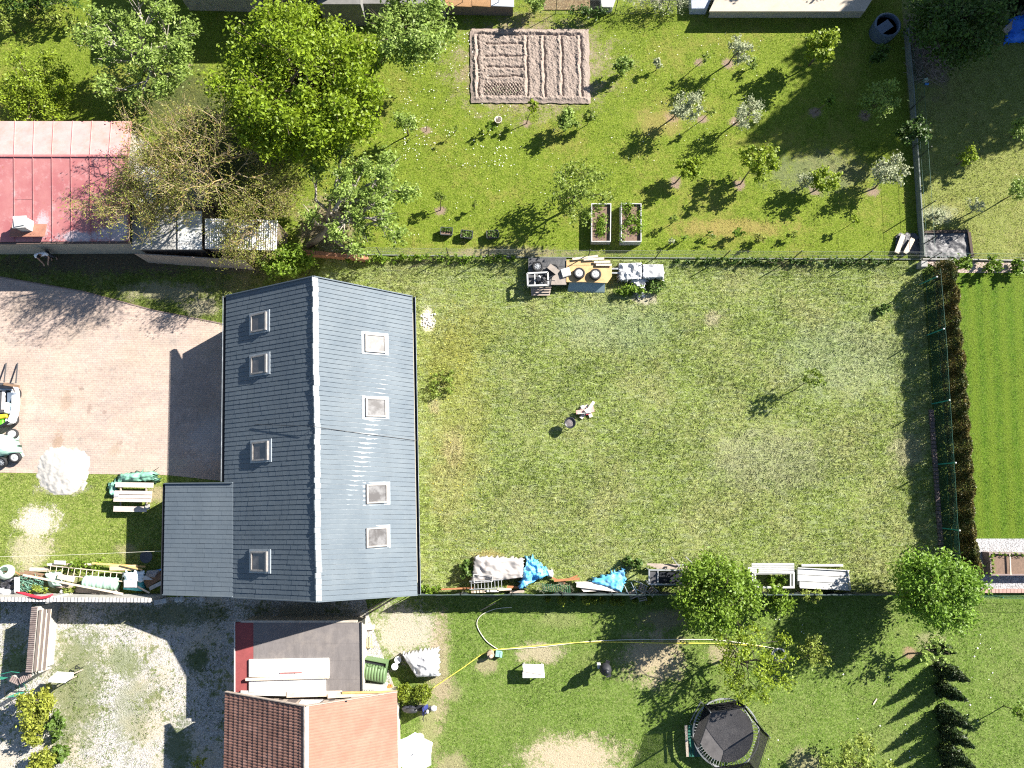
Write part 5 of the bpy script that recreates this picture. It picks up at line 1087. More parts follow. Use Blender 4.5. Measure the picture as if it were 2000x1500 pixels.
for i, (x, y, a, lb) in enumerate([(872,451,R(-3),'left'),(911.5,457,R(-6),'middle'),(962,457,R(6),'right')]):
    C = P(x,y,.36); C.z = 0; t = thing('planter_tub', '%s of the three black planter tubs in a row' % lb, 'planter', C, 'black planter tubs'); m = Matrix.Rotation(a,3,'Z')
    def ring(w, h, z): return [C + m @ Vector((sx*w, sy*h, z)) for sx, sy in ((-.9,-1),(.9,-1),(1,-.8),(1,.8),(.9,1),(-.9,1),(-1,.8),(-1,-.8))]
    mb = MB(); V = ring(.30,.19,0)+ring(.36,.24,.36)+ring(.32,.2,.36)+ring(.31,.19,.27); mb.add(V, [tuple(range(7,-1,-1))]+[(r0_*8+k, r0_*8+(k+1)%8, (r0_+1)*8+(k+1)%8, (r0_+1)*8+k) for r0_ in range(3) for k in range(8)]); obj('tub', mb, M('tub_plastic', (.05,.055,.055), .6, .3, 6), t)
    mb = MB(); mb.add(ring(.31,.19,.28), [tuple(range(8))]); obj('soil', mb, SOIL, t)
    r_ = np.random.default_rng(i); leaves('plants', np.array(C)+np.stack([r_.uniform(-.3,.3,150), r_.uniform(-.02,.19,150) if i == 0 else r_.uniform(-.19,.19,150), r_.uniform(.28,.40,150)],1), .05, LF['vine'], t, i)['kind'] = 'stuff'
mb = MB(); q = P(973,234,.3); q.z = 0
mb.lathe(q, [(.16,0),(.21,.32),(.225,.32),(.225,.35),(.19,.35),(.145,.03),(.001,.03)], 18); single('bucket', 'whitish open bucket standing in the orchard', 'bucket', mb, M('cream_plastic', (.62,.56,.48), .5), smooth=True)
# fire bowl and stack beside it
q = P(1113,826,.5); q.z = 0; t = thing('fire_bowl', 'round black grill bowl on legs in the meadow', 'grill', q)
mb = MB(); mb.lathe(q+Vector((0,0,.42)), [(.05,0),(.2,.05),(.3,.18),(.32,.2),(.29,.2),(.19,.09),(.001,.06)], 20); obj('bowl', mb, BLACK, t, smooth=True)
mb = MB(); mb.lathe(q+Vector((0,0,.5)), [(.27,0),(.2,.03),(.001,.05)], 16); obj('ash', mb, M('ash', (.16,.14,.14), .95, .5, 14, bump=.8), t)
for k in range(3):
    an = 2.1*k+.4; d = Vector((math.cos(an), math.sin(an), 0)); mb = MB(); mb.tube([q+d*.36, q+d*.2+Vector((0,0,.5))], .018, 6); obj('leg', mb, BLACK, t)
mb = MB(); mb.tube([q+Vector((-.32,.02,.56)), q+Vector((-.4,-.05,.57)), q+Vector((-.36,-.14,.56)), q+Vector((-.29,-.12,.57))], .012, 5); obj('handle', mb, ALLOY, t)
BRK = M('pink_block', (.50,.30,.27), .85, .2, 6); PALEB = M('pale_block', (.60,.52,.46), .85, .2, 6)
for i, (x, y, a, sx, sy, z, mt, lb) in enumerate([(1141,796,.5,.5,.16,.12,PALEB,'pale plank end under the pink boards'),(1152,808,-1.2,.42,.2,.12,PALEB,'pale block at the lower right of the stack'),(1138,812,.9,.36,.2,.12,PALEB,'pale block at the lower left of the stack'),(1136,804,.15,.62,.24,.27,BRK,'pink board on the left of the stack'),(1153,800,.25,.40,.34,.25,BRK,'pink board on the right of the stack'),(1154,793,.95,.62,.17,.33,PALEB,'pale plank sticking up to the right of the stack'),(1146,802,.6,.22,.22,.38,PALEB,'small pale block on top of the stack'),(1141,807,.1,.72,.05,.36,WHITE,'white lath across the stack'),(1148,808.5,.3,.2,.07,.3,M('red_block',(.42,.05,.08),.7),'red block end in the stack'),(1138,795,.4,.2,.2,.2,WHITE,'whitish lump behind the stack')]):
    C = P(x,y,z); mb = MB(); mb.box((C.x,C.y,z-.045 if z > .13 else .07), (sx,sy,.07 if z > .13 else .13), a); single('firewood_piece', lb + ' by the black grill bowl', 'wood', mb, mt, 'wood stack by the grill bowl', bevel=.008)
# small white patch stones
specks('white_rubble', 'white plaster crumbs on the grass right of the grey house', [(822,612),(850,612),(852,640),(822,640)], 60, .05, WHITE, 71, z=.09)
# pit with black liner and planks
LIN = M('pond_liner', (.075,.073,.08), .55, .5, 3, spec=.3, dirt=(.17,.165,.17), dirt_amt=.7, stretch=(1,2.2,1), bump=.9, bscale=7)
crumple('pond_liner', 'black foil lining the shallow pit right of the concrete wall', 'foil', [(1804,455),(1889,453),(1897,503),(1803,503)], LIN, (.1,.1,.1,.1), -.05, .035, 3, 40, False, 4)
crumple('pond_liner', 'black foil with planks left of the concrete wall', 'foil', [(1751,457),(1792,456),(1798,497),(1749,495)], LIN, (.1,.1,.1,.1), -.03, .04, 4, 24, False, 4)
mb = MB()
for a, b in (((1803,454),(1890,452)),((1891,454),(1898,503))): mb.bar(P(*a,.1), P(*b,.1), .16, .2)
single('pit_edge', 'dark raised rim of the foil-lined pit', 'edging', mb, M('dark_earth', (.07,.05,.04), .9))
for i, (a, b) in enumerate([((1764,459),(1751,494)),((1783,466),(1768,495))]):
    mb = MB(); mb.bar(P(*a,.22), P(*b,.2), .26, .06); single('plank', '%s plank lying across the black foil' % ['left','right'][i], 'plank', mb, WOODP, 'planks on the black foil')
mb = MB(); mb.pxp([(1799,509),(1812,509),(1812,521),(1799,521)], .5, 0); single('fence_corner_stone', 'pale stone block at the corner of three fences', 'stone', mb, CONC, bevel=.02)
# water tank and blue tarp at the top right
q = P(1735,47,.9); q.z = 0; t = thing('water_tank', 'round bluish tank in the shade at the corner of the cream roof', 'tank', q)
mb = MB(); mb.lathe(q, [(.72,0),(.78,.5),(.78,.85),(.70,.9),(.66,.86),(.66,.5)], 24); obj('tank_wall', mb, M('tank_blue', (.08,.11,.16), .5, .2, 3), t, smooth=False)
mb = MB(); mb.lathe(q, [(.65,.6),(.001,.6)], 20); obj('dark_water', mb, M('dark_water', (.02,.02,.025), .1), t)
mb = MB(); mb.box(q+Vector((-.25,-.2,.93)), (.9,.55,.03), .6); obj('lid', mb, M('tank_blue', (.08,.11,.16)), t)
crumple('blue_tarp', 'crumpled bright blue tarpaulin at the top right photo edge', 'tarpaulin', [(1980,32),(2040,20),(2040,75),(1962,82)], M('blue_tarp', (.02,.14,.62), .5, .2, 3), (.5,.6,.3,.2), .25, .10, 8, 26)
mb = MB(); mb.bar(P(1962,62,.4), P(2020,8,.45), .35, .08); single('plank_walk', 'grey board leading to the blue tarpaulin', 'board', mb, WOODG)
mb = MB(); mb.box(P(1808,157,.1), (.22,.2,.2), .3); single('small_box', 'tiny pale greenish box on the brushwood', 'box', mb, M('pale_green', (.5,.6,.45), .6))
mb = MB(); mb.box(P(1810,164,.06), (.2,.1,.1), .0); single('small_tray', 'tiny blue tray beside the pale greenish box', 'tray', mb, M('blue_plastic', (.1,.3,.7), .5))
mb = MB(); r_ = random.Random(4)
for k in range(150):
    x, y = 1782+r_.random()**1.2*60, 55+r_.random()*105; a = P(x, y, .05+r_.random()*.25); d = Vector((r_.uniform(-1,1), r_.uniform(-1,1), r_.uniform(-.1,.2)))*.7; mb.tube([a, a+d], [.018,.008], 4, cap=False)
o = single('brushwood', 'heap of dry brushwood right of the concrete wall', 'brushwood', mb, M('dry_twig', (.26,.2,.17), .9)); o['kind'] = 'stuff'
# ------------------------------------------------------------------ trailer and scrap by the wire fence
mb = MB(); mb.pxp([(1032,504),(1106,503),(1106,557),(1031,557)], .50, .44); t0 = thing('flat_trailer', 'flat dark platform carrying wheels and engine parts by the wire fence', 'trailer', P(1070,535,0))
obj('deck', mb, M('dark_deck', (.075,.075,.08), .7, .4, 4, dirt=(.2,.19,.18), dirt_amt=.5), t0)
for x, y in ((1036,508),(1100,508),(1036,552),(1100,552)):
    q = P(x,y,.44); mb = MB(); mb.box((q.x,q.y,.22), (.12,.12,.44)); obj('leg', mb, BLACK, t0)
mb = MB(); mb.pxp([(1080,530),(1106,530),(1106,556),(1076,556)], .53, .505); single('grey_board', 'grey-brown board lying on the dark platform', 'board', mb, M('greybrown', (.27,.23,.20), .8))
mb = MB(); mb.pxp([(1106,508),(1150,507),(1176,516),(1195,520),(1195,540),(1186,553),(1150,551),(1106,551)], .56, .50); mb.pxp([(1110,512),(1190,518),(1188,548),(1110,548)], .5, 0)
single('yellow_sheet', 'orange-yellow sheet of boards carrying two wheels', 'board', mb, M('osb', (.50,.33,.16), .75, .25, 2.5, dirt=(.36,.21,.09), dirt_amt=.6), bevel=.01)
mb = MB(); A = [P(1112,550,.42),P(1182,550,.42),P(1181,571,.05),P(1108,569,.05)]; mb.add(A+[p-Vector((0,.03,.03)) for p in A], [(0,3,2,1),(4,5,6,7),(0,4,7,3),(1,2,6,5),(2,3,7,6),(0,1,5,4)]); single('leaning_sheet', 'grey-blue sheet leaning against the orange-yellow boards', 'sheet', mb, M('grey_blue', (.20,.27,.30), .6, .12, 3))
for i in range(4):
    mb = MB(); mb.bar(P(1036+i*.6,560+i*5,.38-.08*i), P(1077-i,559+i*5.2,.38-.08*i), .15, .03); single('old_plank', '%s weathered plank leaning below the white engine frame' % ['top','second','third','lowest'][i], 'plank', mb, WOODG, 'planks below the engine frame')
for i, (a, b) in enumerate([((1118,506),(1168,500)),((1140,507),(1180,505)),((1160,512),(1192,511)),((1164,517),(1195,517))]):
    mb = MB(); mb.bar(P(*a,.66), P(*b,.66), .13, .04); single('pale_lath', '%s pale lath along the back of the orange-yellow sheet' % ['longest','second','third','shortest'][i], 'lath', mb, WOODP, 'laths behind the orange-yellow sheet')
wheel('spoked alloy wheel lying on the dark platform', (1050,521), .62, (0,0,1), .31, .2, 9, seed=1)
wheel('wheel half under a board on the dark platform', (1081,526), .62, (.1,-.2,1), .31, .2, 9)
wheel('left wheel with white trim on the orange-yellow sheet', (1131,534), .68, (0,0,1), .33, .2, 12, HUBW)
wheel('right wheel with white trim on the orange-yellow sheet', (1163,536), .68, (0,0,1), .33, .2, 7, HUBW)
mb = MB(); mb.bar(P(1072,519,.78), P(1090,533,.78), .32, .03); single('small_board', 'tilted small board lying on a wheel', 'board', mb, M('greybrown', (.27,.23,.20)))
mb = MB(); mb.box(P(1105,532,.62), (.52,.50,.10), .28); single('white_tray', 'square white tray between the wheels', 'tray', mb, WHITE, bevel=.03)
t1 = thing('engine_cradle', 'white box frame holding dark engine parts', 'frame', P(1051,546,0))
q4 = [(1030,534),(1070,532),(1071,557),(1031,558)]
for i in range(4):
    mb = MB(); mb.bar(P(*q4[i],.82), P(*q4[(i+1) % 4],.82), .09, .10); obj('rail', mb, WHITE, t1)
    q = P(*q4[i],.82); mb = MB(); mb.box((q.x,q.y,.63), (.07,.07,.28)); obj('post', mb, WHITE, t1)
mb = MB(); mb.bar(P(1044.5,534,.82), P(1045,557,.82), .06, .06); obj('crossbar', mb, WHITE, t1)
t2 = thing('engine', 'black and grey engine parts inside the white frame', 'engine', P(1059,545,.5)); r_ = random.Random(9)
for k in range(9):
    q = P(1050+r_.random()*18, 536+r_.random()*19, .62+r_.random()*.25); mb = MB()
    (mb.box(q, (r_.uniform(.1,.3), r_.uniform(.1,.25), r_.uniform(.1,.3)), r_.uniform(0,3)) if k % 2 else mb.lathe(q, [(.09,0),(.11,.05),(.08,.12),(.03,.14)], 12, axis=(r_.uniform(-1,1),r_.uniform(-1,1),.6))); obj(['housing','pulley'][(k+1) % 2], mb, [BLACK, ALLOY, M('dark_iron', (.07,.07,.075), .5, .3, 6)][k % 3], t2)
for k in range(6):
    a = P(1055+r_.random()*14, 537+r_.random()*18, .8); mb = MB(); mb.tube([a, a+Vector((r_.uniform(-.3,.4), r_.uniform(-.2,.2), .12)), a+Vector((r_.uniform(-.4,.5), r_.uniform(-.4,.3), -.1))], .022, 6); obj('hose', mb, BLACK, t2, smooth=True)
for i in range(2):
    mb = MB(); mb.bar(P(1188,525+i*8,.45), P(1211,525+i*8.5,.45), .09, .07); single('grey_bar', '%s grey bar joining the orange-yellow sheet and the white bundles' % ['upper','lower'][i], 'rail', mb, ZINC)
FOIL = M('white_foil', (.47,.47,.475), .35, .12, 5, dirt=(.35,.33,.31), dirt_amt=.5, spec=.5)
crumple('wrapped_bundle', 'left plastic-wrapped white bundle by the wire fence', 'bundle', [(1207,514),(1254,513),(1254,545),(1208,548)], FOIL, (.45,.45,.45,.45), .12, .085, 11, 34, True, 4.5, 'white wrapped bundles', power=.25)
crumple('wrapped_bundle', 'right smoother plastic-wrapped white bundle by the wire fence', 'bundle', [(1254,516),(1296,516),(1298,543),(1254,543)], FOIL, (.5,.5,.5,.5), .10, .04, 12, 30, True, 3, 'white wrapped bundles', power=.25)
crumple('foil_tail', 'ragged white foil trailing down from the bundles into the weeds', 'foil', [(1234,545),(1262,544),(1256,578),(1246,578)], FOIL, (.3,.3,.05,.05), .1, .09, 13, 24, True, 5, rag=.12)
# ------------------------------------------------------------------ heap of tarpaulins and scrap along the black fence
TARPG = M('grey_tarp', (.40,.37,.35), .6, .12, 3, dirt=(.35,.31,.28), dirt_amt=.4); TARPB = M('sky_tarp', (.10,.40,.72), .5, .2, 3, dirt=(.45,.6,.7), dirt_amt=.5)
crumple('grey_tarp', 'big wrinkled grey-beige tarpaulin over a heap by the black fence', 'tarpaulin', [(926,1087),(1024,1090),(1022,1128),(918,1142)], TARPG, (.6,.6,.6,.5), .25, .09, 21, 44, True, 2.2)
crumple('blue_tarp', 'torn sky blue tarpaulin over the right end of the grey heap', 'tarpaulin', [(1030,1091),(1048,1100),(1072,1122),(1012,1152)], TARPB, (.4,.3,.25,.45), .25, .14, 22, 36, True, 3.5, rag=.12)
crumple('blue_tarp', 'sky blue tarpaulin draped over wall panels right of the green netting', 'tarpaulin', [(1150,1136),(1220,1112),(1222,1132),(1215,1158)], TARPB, (.4,.5,.55,.5), .10, .08, 23, 32, True, 3, rag=.08)
crumple('white_bag', 'crumpled white plastic right of the torn blue tarpaulin', 'plastic', [(1068,1112),(1080,1114),(1080,1128),(1068,1126)], FOIL, (.2,.2,.2,.2), .1, .06, 24, 14)
mb = MB(); mb.pxp([(1124,1138),(1200,1136),(1216,1152),(1140,1156)], .42, 0); single('stacked_panels', 'stack of pale panels under the blue tarpaulin', 'panels', mb, M('pale_panel', (.52,.48,.46), .8, .2, 4))
mb = MB(); mb.bar(P(1126,1142,.5), P(1208,1152,.48), .25, .05); single('pale_sheet', 'single pale sheet on the front of the panel stack', 'sheet', mb, M('pale_panel', (.52,.48,.46)))
def ladder(name, label, a, b, z, w, n, mat, cat='ladder'):
    A, B = P(*a, z), P(*b, z); d = (B-A).normalized(); s_ = Vector((-d.y, d.x, 0))*w/2; t = thing(name, label, cat, (A+B)/2*Vector((1,1,1)) if False else Vector(((A.x+B.x)/2,(A.y+B.y)/2,z)))
    for k in (-1,1): mb = MB(); mb.bar(A+s_*k, B+s_*k, .035, .07); obj('rail', mb, mat, t)
    for i in range(n): q = A.lerp(B,(i+.5)/n); mb = MB(); mb.tube([q-s_, q+s_], .018, 6); obj('rung', mb, mat, t)
    return t
ladder('metal_ladder', 'light metal ladder lying in front of the grey tarpaulin', (917,1143), (983,1140), .75, .42, 10, ALLOY)
t = thing('metal_rack', 'thin white metal frame leaning on the grey tarpaulin', 'frame', P(945,1130,0)); q4 = [(925,1122),(962,1124),(962,1136),(926,1138)]
for i in range(4): mb = MB(); mb.tube([P(*q4[i],.85), P(*q4[(i+1)%4],.85)], .018, 6); obj('bar', mb, WHITE, t)
RUST = M('rusty_steel', (.34,.15,.07), .8, .3, 6)
mb = MB(); mb.bar(P(862,1151,.35), P(925,1148,.4), .08, .08); single('rusty_beam', 'rusty beam left of the ladder', 'beam', mb, RUST)
mb = MB(); mb.bar(P(1082,1134,.3), P(1132,1130,.35), .12, .10); single('rusty_beam', 'rusty beam between the two blue tarpaulins', 'beam', mb, RUST)
mb = MB(); mb.bar(P(1078,1128,.2), P(1104,1139,.2), .08, .06); mb.bar(P(1090,1139,.15), P(1128,1124,.15), .07, .05); single('rusty_bars', 'two crossed rusty bars beside the green netting', 'bars', mb, RUST)
A, B = P(1060,1140,.5), P(1112,1144,.5); t = thing('green_crate', 'slatted dark green panel under netting between the tarpaulins', 'panel', P(1086,1146,0))
for i in range(13): a = A.lerp(B,i/12); mb = MB(); mb.bar(a, a+Vector((.05,-.42,-.2)), .07, .03); obj('slat', mb, M('green_plastic', (.05,.13,.07), .6), t)
mb = MB(); r_ = random.Random(5)
for k in range(60):
    a = P(1050+r_.random()*70, 1142+r_.random()*14, .2+r_.random()*.3); mb.tube([a, a+Vector((r_.uniform(-.2,.2), r_.uniform(-.15,.15), .1)), a+Vector((r_.uniform(-.4,.4), r_.uniform(-.2,.2), 0))], .006, 4, cap=False)
o = single('wire_tangle', 'tangle of thin wire on the green panel', 'wire', mb, M('thin_wire', (.25,.25,.18), .6)); o['kind'] = 'stuff'
for i, (x, y, r) in enumerate([(935,1156,0),(960,1154,.1),(985,1152,-.1),(1004,1146,.3),(1010,1156,.0)]):
    mb = MB(); mb.bar(P(x-14,y,.25), P(x+14,y-1+8*r,.25), .12, .06); single('scrap_board', '%s scrap board along the foot of the grey heap' % ['first','second','third','fourth','fifth'][i], 'board', mb, [WOODP, WHITE, WOODP, RUST, WOODG][i], 'scrap boards of the grey heap')
def chair(label, x, y, rz, z=.1, mat=None):
    q = P(x,y,z); t = thing('metal_chair', label, 'chair', q, 'leaning metal chairs'); m = Matrix.Rotation(rz,3,'Z') @ Matrix.Rotation(R(62),3,'X')
    def g(*p): return q + m @ Vector(p)
    for s_ in (-.2,.2):
        mb = MB(); mb.tube([g(s_,-.2,0), g(s_,-.2,.44), g(s_,.2,.44), g(s_,.26,.9)], .016, 6); obj('frame', mb, ZINC, t)
        mb = MB(); mb.tube([g(s_,.2,.44), g(s_,.22,0)], .016, 6); obj('leg', mb, ZINC, t)
    for k in range(5): mb = MB(); mb.bar(g(-.2,-.18+k*.09,.455), g(.2,-.18+k*.09,.455), .06, .015); obj('seat_slat', mb, WOODG, t)
    for k in range(3): mb = MB(); mb.bar(g(-.2,.22+k*.014,.6+k*.12), g(.2,.22+k*.014,.6+k*.12), .06, .015); obj('back_slat', mb, WOODG, t)
for i, (x, y, a) in enumerate([(1226,1142,.4),(1236,1140,1.2),(1247,1146,.2),(1258,1140,.8)]): chair('%s metal chair of the jumble right of the blue tarpaulin' % ['leftmost','second','third','rightmost'][i], x, y, a)
def trestle(name, label, q4, h, mats, w=.09, cat='frame', extra=()):
    c = [P(*q,h) for q in q4]; t = thing(name, label, cat, Vector((sum(p.x for p in c)/4, sum(p.y for p in c)/4, 0)))
    for i in range(4):
        mb = MB(); d = (c[(i+1)%4]-c[i]).normalized()*(w/2 if i % 2 == 0 else -w/2); mb.bar(c[i]-d, c[(i+1)%4]+d, w, .06); obj('rail', mb, mats, t)
        mb = MB(); mb.box((c[i].x,c[i].y,h/2-.02), (.06,.06,h-.05)); obj('leg', mb, mats, t)
    for a, b in extra: mb = MB(); mb.bar(P(*a,h), P(*b,h), w*.7, .05); obj('crossbar', mb, mats, t)
    return t
trestle('metal_rack', 'open metal frame with a dark hollow left of the big fence tree', [(1268,1113),(1340,1114),(1340,1142),(1268,1141)], .9, ZINC, .08, extra=[((1285,1113),(1285,1141))])
mb = MB(); mb.pxp([(1270,1116),(1284,1116),(1284,1140),(1270,1140)], .86, .82); single('corrugated_piece', 'narrow grey strip on the open metal frame', 'sheet', mb, M('dark_iron', (.07,.07,.075)))
mb = MB(); mb.pxp([(1288,1117),(1338,1117),(1338,1140),(1288,1140)], .3, .02); single('dark_tarp', 'black sheet on the ground inside the open metal frame', 'sheet', mb, BLACK)
for i in range(4): mb = MB(); mb.bar(P(1264+i*6,1102+i*2.2,.5), P(1345-i*3,1104+i*2,.52), .1, .04); single('grey_lath', '%s weathered lath on top of the open metal frame' % ['upper','second','third','lower'][i], 'lath', mb, WOODG, 'laths above the open metal frame')
mb = MB(); mb.bar(P(1312,1088,.9), P(1326,1106,.6), .05, .05); mb.bar(P(1339,1087,.9), P(1354,1101,.6), .05, .05); mb.bar(P(1322,1104,.62), P(1354,1101,.62), .06, .05); single('grey_trestle', 'small grey trestle tipped over above the open metal frame', 'trestle', mb, ZINC)
wf = trestle('white_rack', 'white table-like frame with plants inside, right of the big fence tree', [(1470,1120),(1550,1119),(1550,1147),(1470,1147)], .75, WHITE, .10, extra=[((1475,1121),(1475,1146)),((1544,1121),(1544,1146))])
for i in range(5): mb = MB(); mb.bar(P(1453+i*4 if i > 1 else 1468,1102+i*4,.80), P(1551,1102+i*3.6,.80), .12, .035); single('white_lath', '%s white lath above the white table-like frame' % ['topmost','second','third','fourth','lowest'][i], 'lath', mb, WHITE, 'laths at the white frame')
tr_ = thing('white_trough', 'long white lidded box of three boards at the right end of the scrap row', 'box', P(1608,1132,0))
for i in range(3):
    y0 = 1109.5+i*12.8; mb = MB(); o_ = 2.5 if i == 2 else 0; mb.pxp([(1558+o_*1.5,y0+.3),(1657+o_*.3,y0+5.6),(1657+o_*.3,y0+17.3),(1558+o_*1.5,y0+12.2)], .62-.035*(i == 2), .56-.03*i); obj('lid_board', mb, WHITE, tr_)
for a, b in (((1558,1109),(1659,1114.5)),((1656,1115),(1661,1152)),((1562,1147.5),(1660,1152.5))): mb = MB(); mb.bar(P(*a,.66), P(*b,.66), .05, .07); obj('trim', mb, WHITE, tr_)
mb = MB(); mb.pxp([(1561,1113),(1655,1118),(1655,1148),(1563,1144)], .52, .0); obj('body', mb, M('grey_white', (.45,.45,.44), .7), tr_)
mb = MB(); mb.bar(P(1565,1104,.12), P(1646,1104,.12), .12, .1); single('white_beam', 'white beam lying in the grass behind the white lidded box', 'beam', mb, WHITE)
# ------------------------------------------------------------------ garden at the bottom
HOSE = M('yellow_hose', (.66,.58,.10), .5, .1); HOSEW = M('white_hose', (.62,.60,.50), .5, .1)
def hose(label, pts, mat, r=.022):
    q = [P(x,y,.07) for x,y in pts]; out = []
    for i in range(len(q)-1):
        p0, p1, p2, p3 = q[max(i-1,0)], q[i], q[i+1], q[min(i+2,len(q)-1)]
        for k in range(6):
            t_ = k/6; out.append(.5*((2*p1)+(p2-p0)*t_+(2*p0-5*p1+4*p2-p3)*t_*t_+(3*p1-p0-3*p2+p3)*t_**3))
    out.append(q[-1]); mb = MB(); mb.tube(out, r, 6); return single('garden_hose', label, 'hose', mb, mat, smooth=True)
hose('yellow hose running from the globe thujas across the lawn to the thin tree', [(842,1346),(900,1307),(950,1274),(1000,1266),(1130,1255),(1200,1254),(1300,1256),(1400,1257),(1490,1262)], HOSE, .026)
hose('thinner pale hose alongside the yellow hose', [(972,1269),(1060,1263),(1150,1253),(1240,1249),(1340,1249),(1400,1250),(1470,1259),(1512,1266)], HOSEW, .02)
hose('pale hose curving up in a loop by the tree stump', [(972,1268),(950,1252),(934,1228),(932,1213),(942,1200),(965,1190),(985,1187),(1000,1186)], HOSEW, .02)
mb = MB()
for k in range(7):
    c = P(1522,1278,.06+.03*k); rr_ = .34+.04*math.sin(k*2.1); mb.tube([c+Vector((rr_*math.cos(a*.4488)+.05*math.sin(k*3), .85*rr_*math.sin(a*.4488), .01*math.sin(a+k))) for a in range(15)], .017, 5, cap=False)
single('hose_coil', 'grey coiled hose lying under the thin tree', 'hose coil', mb, M('grey_hose', (.42,.42,.44), .5))
q = P(958,1279,.4); q.z = 0; t = thing('tree_stump', 'short tree stump beside the yellow hose', 'stump', q); mb = MB(); mb.lathe(q, [(.2,0),(.19,.2),(.2,.38),(.17,.4),(.001,.4)], 12); obj('stump_body', mb, M('stump_bark', (.33,.25,.18), .9, .4, 9), t); mb = MB(); mb.lathe(q+Vector((.03,-.05,.4)), [(.09,0),(.09,.12),(.001,.13)], 10); obj('clay_pot', mb, M('clay', (.55,.42,.33), .8), t)
q = P(974,1277,.18); mb = MB(); mb.box(q, (.34,.30,.2), -.1); mb.box(q+Vector((.13,-.02,.11)), (.12,.3,.03), -.1); single('green_box', 'small green and white box beside the tree stump', 'box', mb, M('teal_box', (.22,.42,.36), .6), bevel=.01)
t = thing('garden_table', 'small white table with a worn board on it, on the lawn', 'table', P(1041,1311,0)); c4 = [(1021,1297),(1062,1298),(1064,1324),(1021,1324)]
mb = MB(); mb.pxp(c4, .62, .57); obj('tabletop', mb, M('bright_white', (.80,.80,.78)), t)
for x, y in ((1024,1300),(1059,1301),(1060,1321),(1024,1321)): q = P(x,y,.57); mb = MB(); mb.box((q.x,q.y,.285), (.06,.06,.57)); obj('leg', mb, WHITE, t)
mb = MB(); mb.pxp([(1022,1304),(1061,1308),(1059,1318),(1022,1312)], .655, .625); single('worn_board', 'worn greyish board lying on the small white table', 'board', mb, WOODP)
q = P(1176,1298,.0); t = thing('covered_grill', 'black covered garden grill on a thin stand throwing a long shadow', 'grill', q)
mb = MB(); mb.tube([q, q+Vector((0,0,.75))], .06, 8); obj('stand', mb, BLACK, t)
mb = MB(); mb.lathe(q+Vector((.05,0,.6)), [(.08,0),(.26,.12),(.32,.35),(.30,.55),(.18,.72),(.06,.78),(.001,.8)], 14); h_ = obj('cover', mb, M('black_cover', (.025,.026,.032), .6), t, smooth=True)
mb = MB(); mb.lathe(q+Vector((.05,0,1.40)), [(.05,0),(.12,.05),(.14,.14),(.08,.22),(.001,.24)], 10); obj('knob_top', mb, BLACK, t, smooth=True)
mb = MB(); mb.box(q+Vector((-.22,.06,.42)), (.18,.28,.22), .1); obj('side_box', mb, M('light_grey', (.5,.5,.5), .6), t); mb = MB(); mb.bar(q+Vector((.1,.0,.8)), q+Vector((.2,.42,.95)), .22, .04); mb.bar(q+Vector((.15,-.05,.8)), q+Vector((.25,-.42,.85)), .26, .04); obj('side_flap', mb, M('black_cover', (.025,.026,.032)), t)
# trampoline
C = P(1418,1432,.85); C.z = 0; t = thing('trampoline', 'round trampoline with a black safety net enclosure', 'trampoline', C); Z = .85; RM = 1.42; RF = 1.70
mb = MB(); mb.lathe(C+Vector((0,0,Z)), [(RF-.035,-.035),(RF+.035,-.035),(RF+.035,.035),(RF-.035,.035)], 48, closed=True); obj('frame', mb, ZINC, t)
mb = MB(); n = 40; V = [C+Vector((0,0,Z-.05))]+[C+Vector((r0_*RM*math.cos(2*math.pi*k/n), r0_*RM*math.sin(2*math.pi*k/n), Z-.05*(1-r0_**2))) for r0_ in (.5,1) for k in range(n)]
mb.add(V, [(0,1+k,1+(k+1)%n) for k in range(n)]+[(1+k,1+n+k,1+n+(k+1)%n,1+(k+1)%n) for k in range(n)]); obj('jumping_mat', mb, M('mat_black', (.070,.066,.068), .55, .25, 3, spec=.5, dirt=(.12,.11,.11), dirt_amt=.5), t)
mb = MB()
for k in range(68):
    an = 2*math.pi*k/68; d = Vector((math.cos(an), math.sin(an), 0)); mb.bar(C+d*(RM-.02)+Vector((0,0,Z+.005)), C+d*(RF-.03)+Vector((0,0,Z+.005)), .022, .02)
obj('springs', mb, ZINC, t)['kind'] = 'stuff'
mb = MB()
for k in range(48):
    if k % 48 in range(14, 33): continue
    a0_, a1_ = 2*math.pi*k/48, 2*math.pi*(k+1)/48; mb.add([C+Vector((r0_*math.cos(a), r0_*math.sin(a), Z+.05)) for r0_, a in ((RM-.02,a0_),(RF-.2,a0_),(RF-.2,a1_),(RM-.02,a1_))], [(0,1,2,3)])
pass
tops = []
for k in range(6):
    an = R(8+60*k); d = Vector((math.cos(an), math.sin(an), 0)); b = C+d*(RF+.06); tp = b+Vector((0,0,2.25))+d*.05; tops.append((b, tp))
    mb = MB(); mb.tube([b+Vector((0,0,.02)), b+Vector((0,0,1.2)), tp], .02, 6); p_ = obj('pole', mb, ZINC, t); mb = MB(); mb.tube([b+Vector((0,0,.95)), b.lerp(tp,.9)], .042, 8); obj('foam_sleeve', mb, BLACK, p_, smooth=True)
NETM = M('black_net', (.02,.02,.021), .7)
for k in range(6):
    a, b = tops[k], tops[(k+1)%6]; A = Vector((a[0].x,a[0].y,.9)); B = Vector((b[0].x,b[0].y,.9)); d = (B-A)
    mb = lattice(A, B, .02, 1.30, .030, .0042); o = obj('net_panel', mb, NETM, t); o['kind'] = 'stuff'
    mb = MB(); mb.tube([a[1]-Vector((0,0,.03)), b[1]-Vector((0,0,.03))], .012, 5); obj('net_rope', mb, BLACK, t)
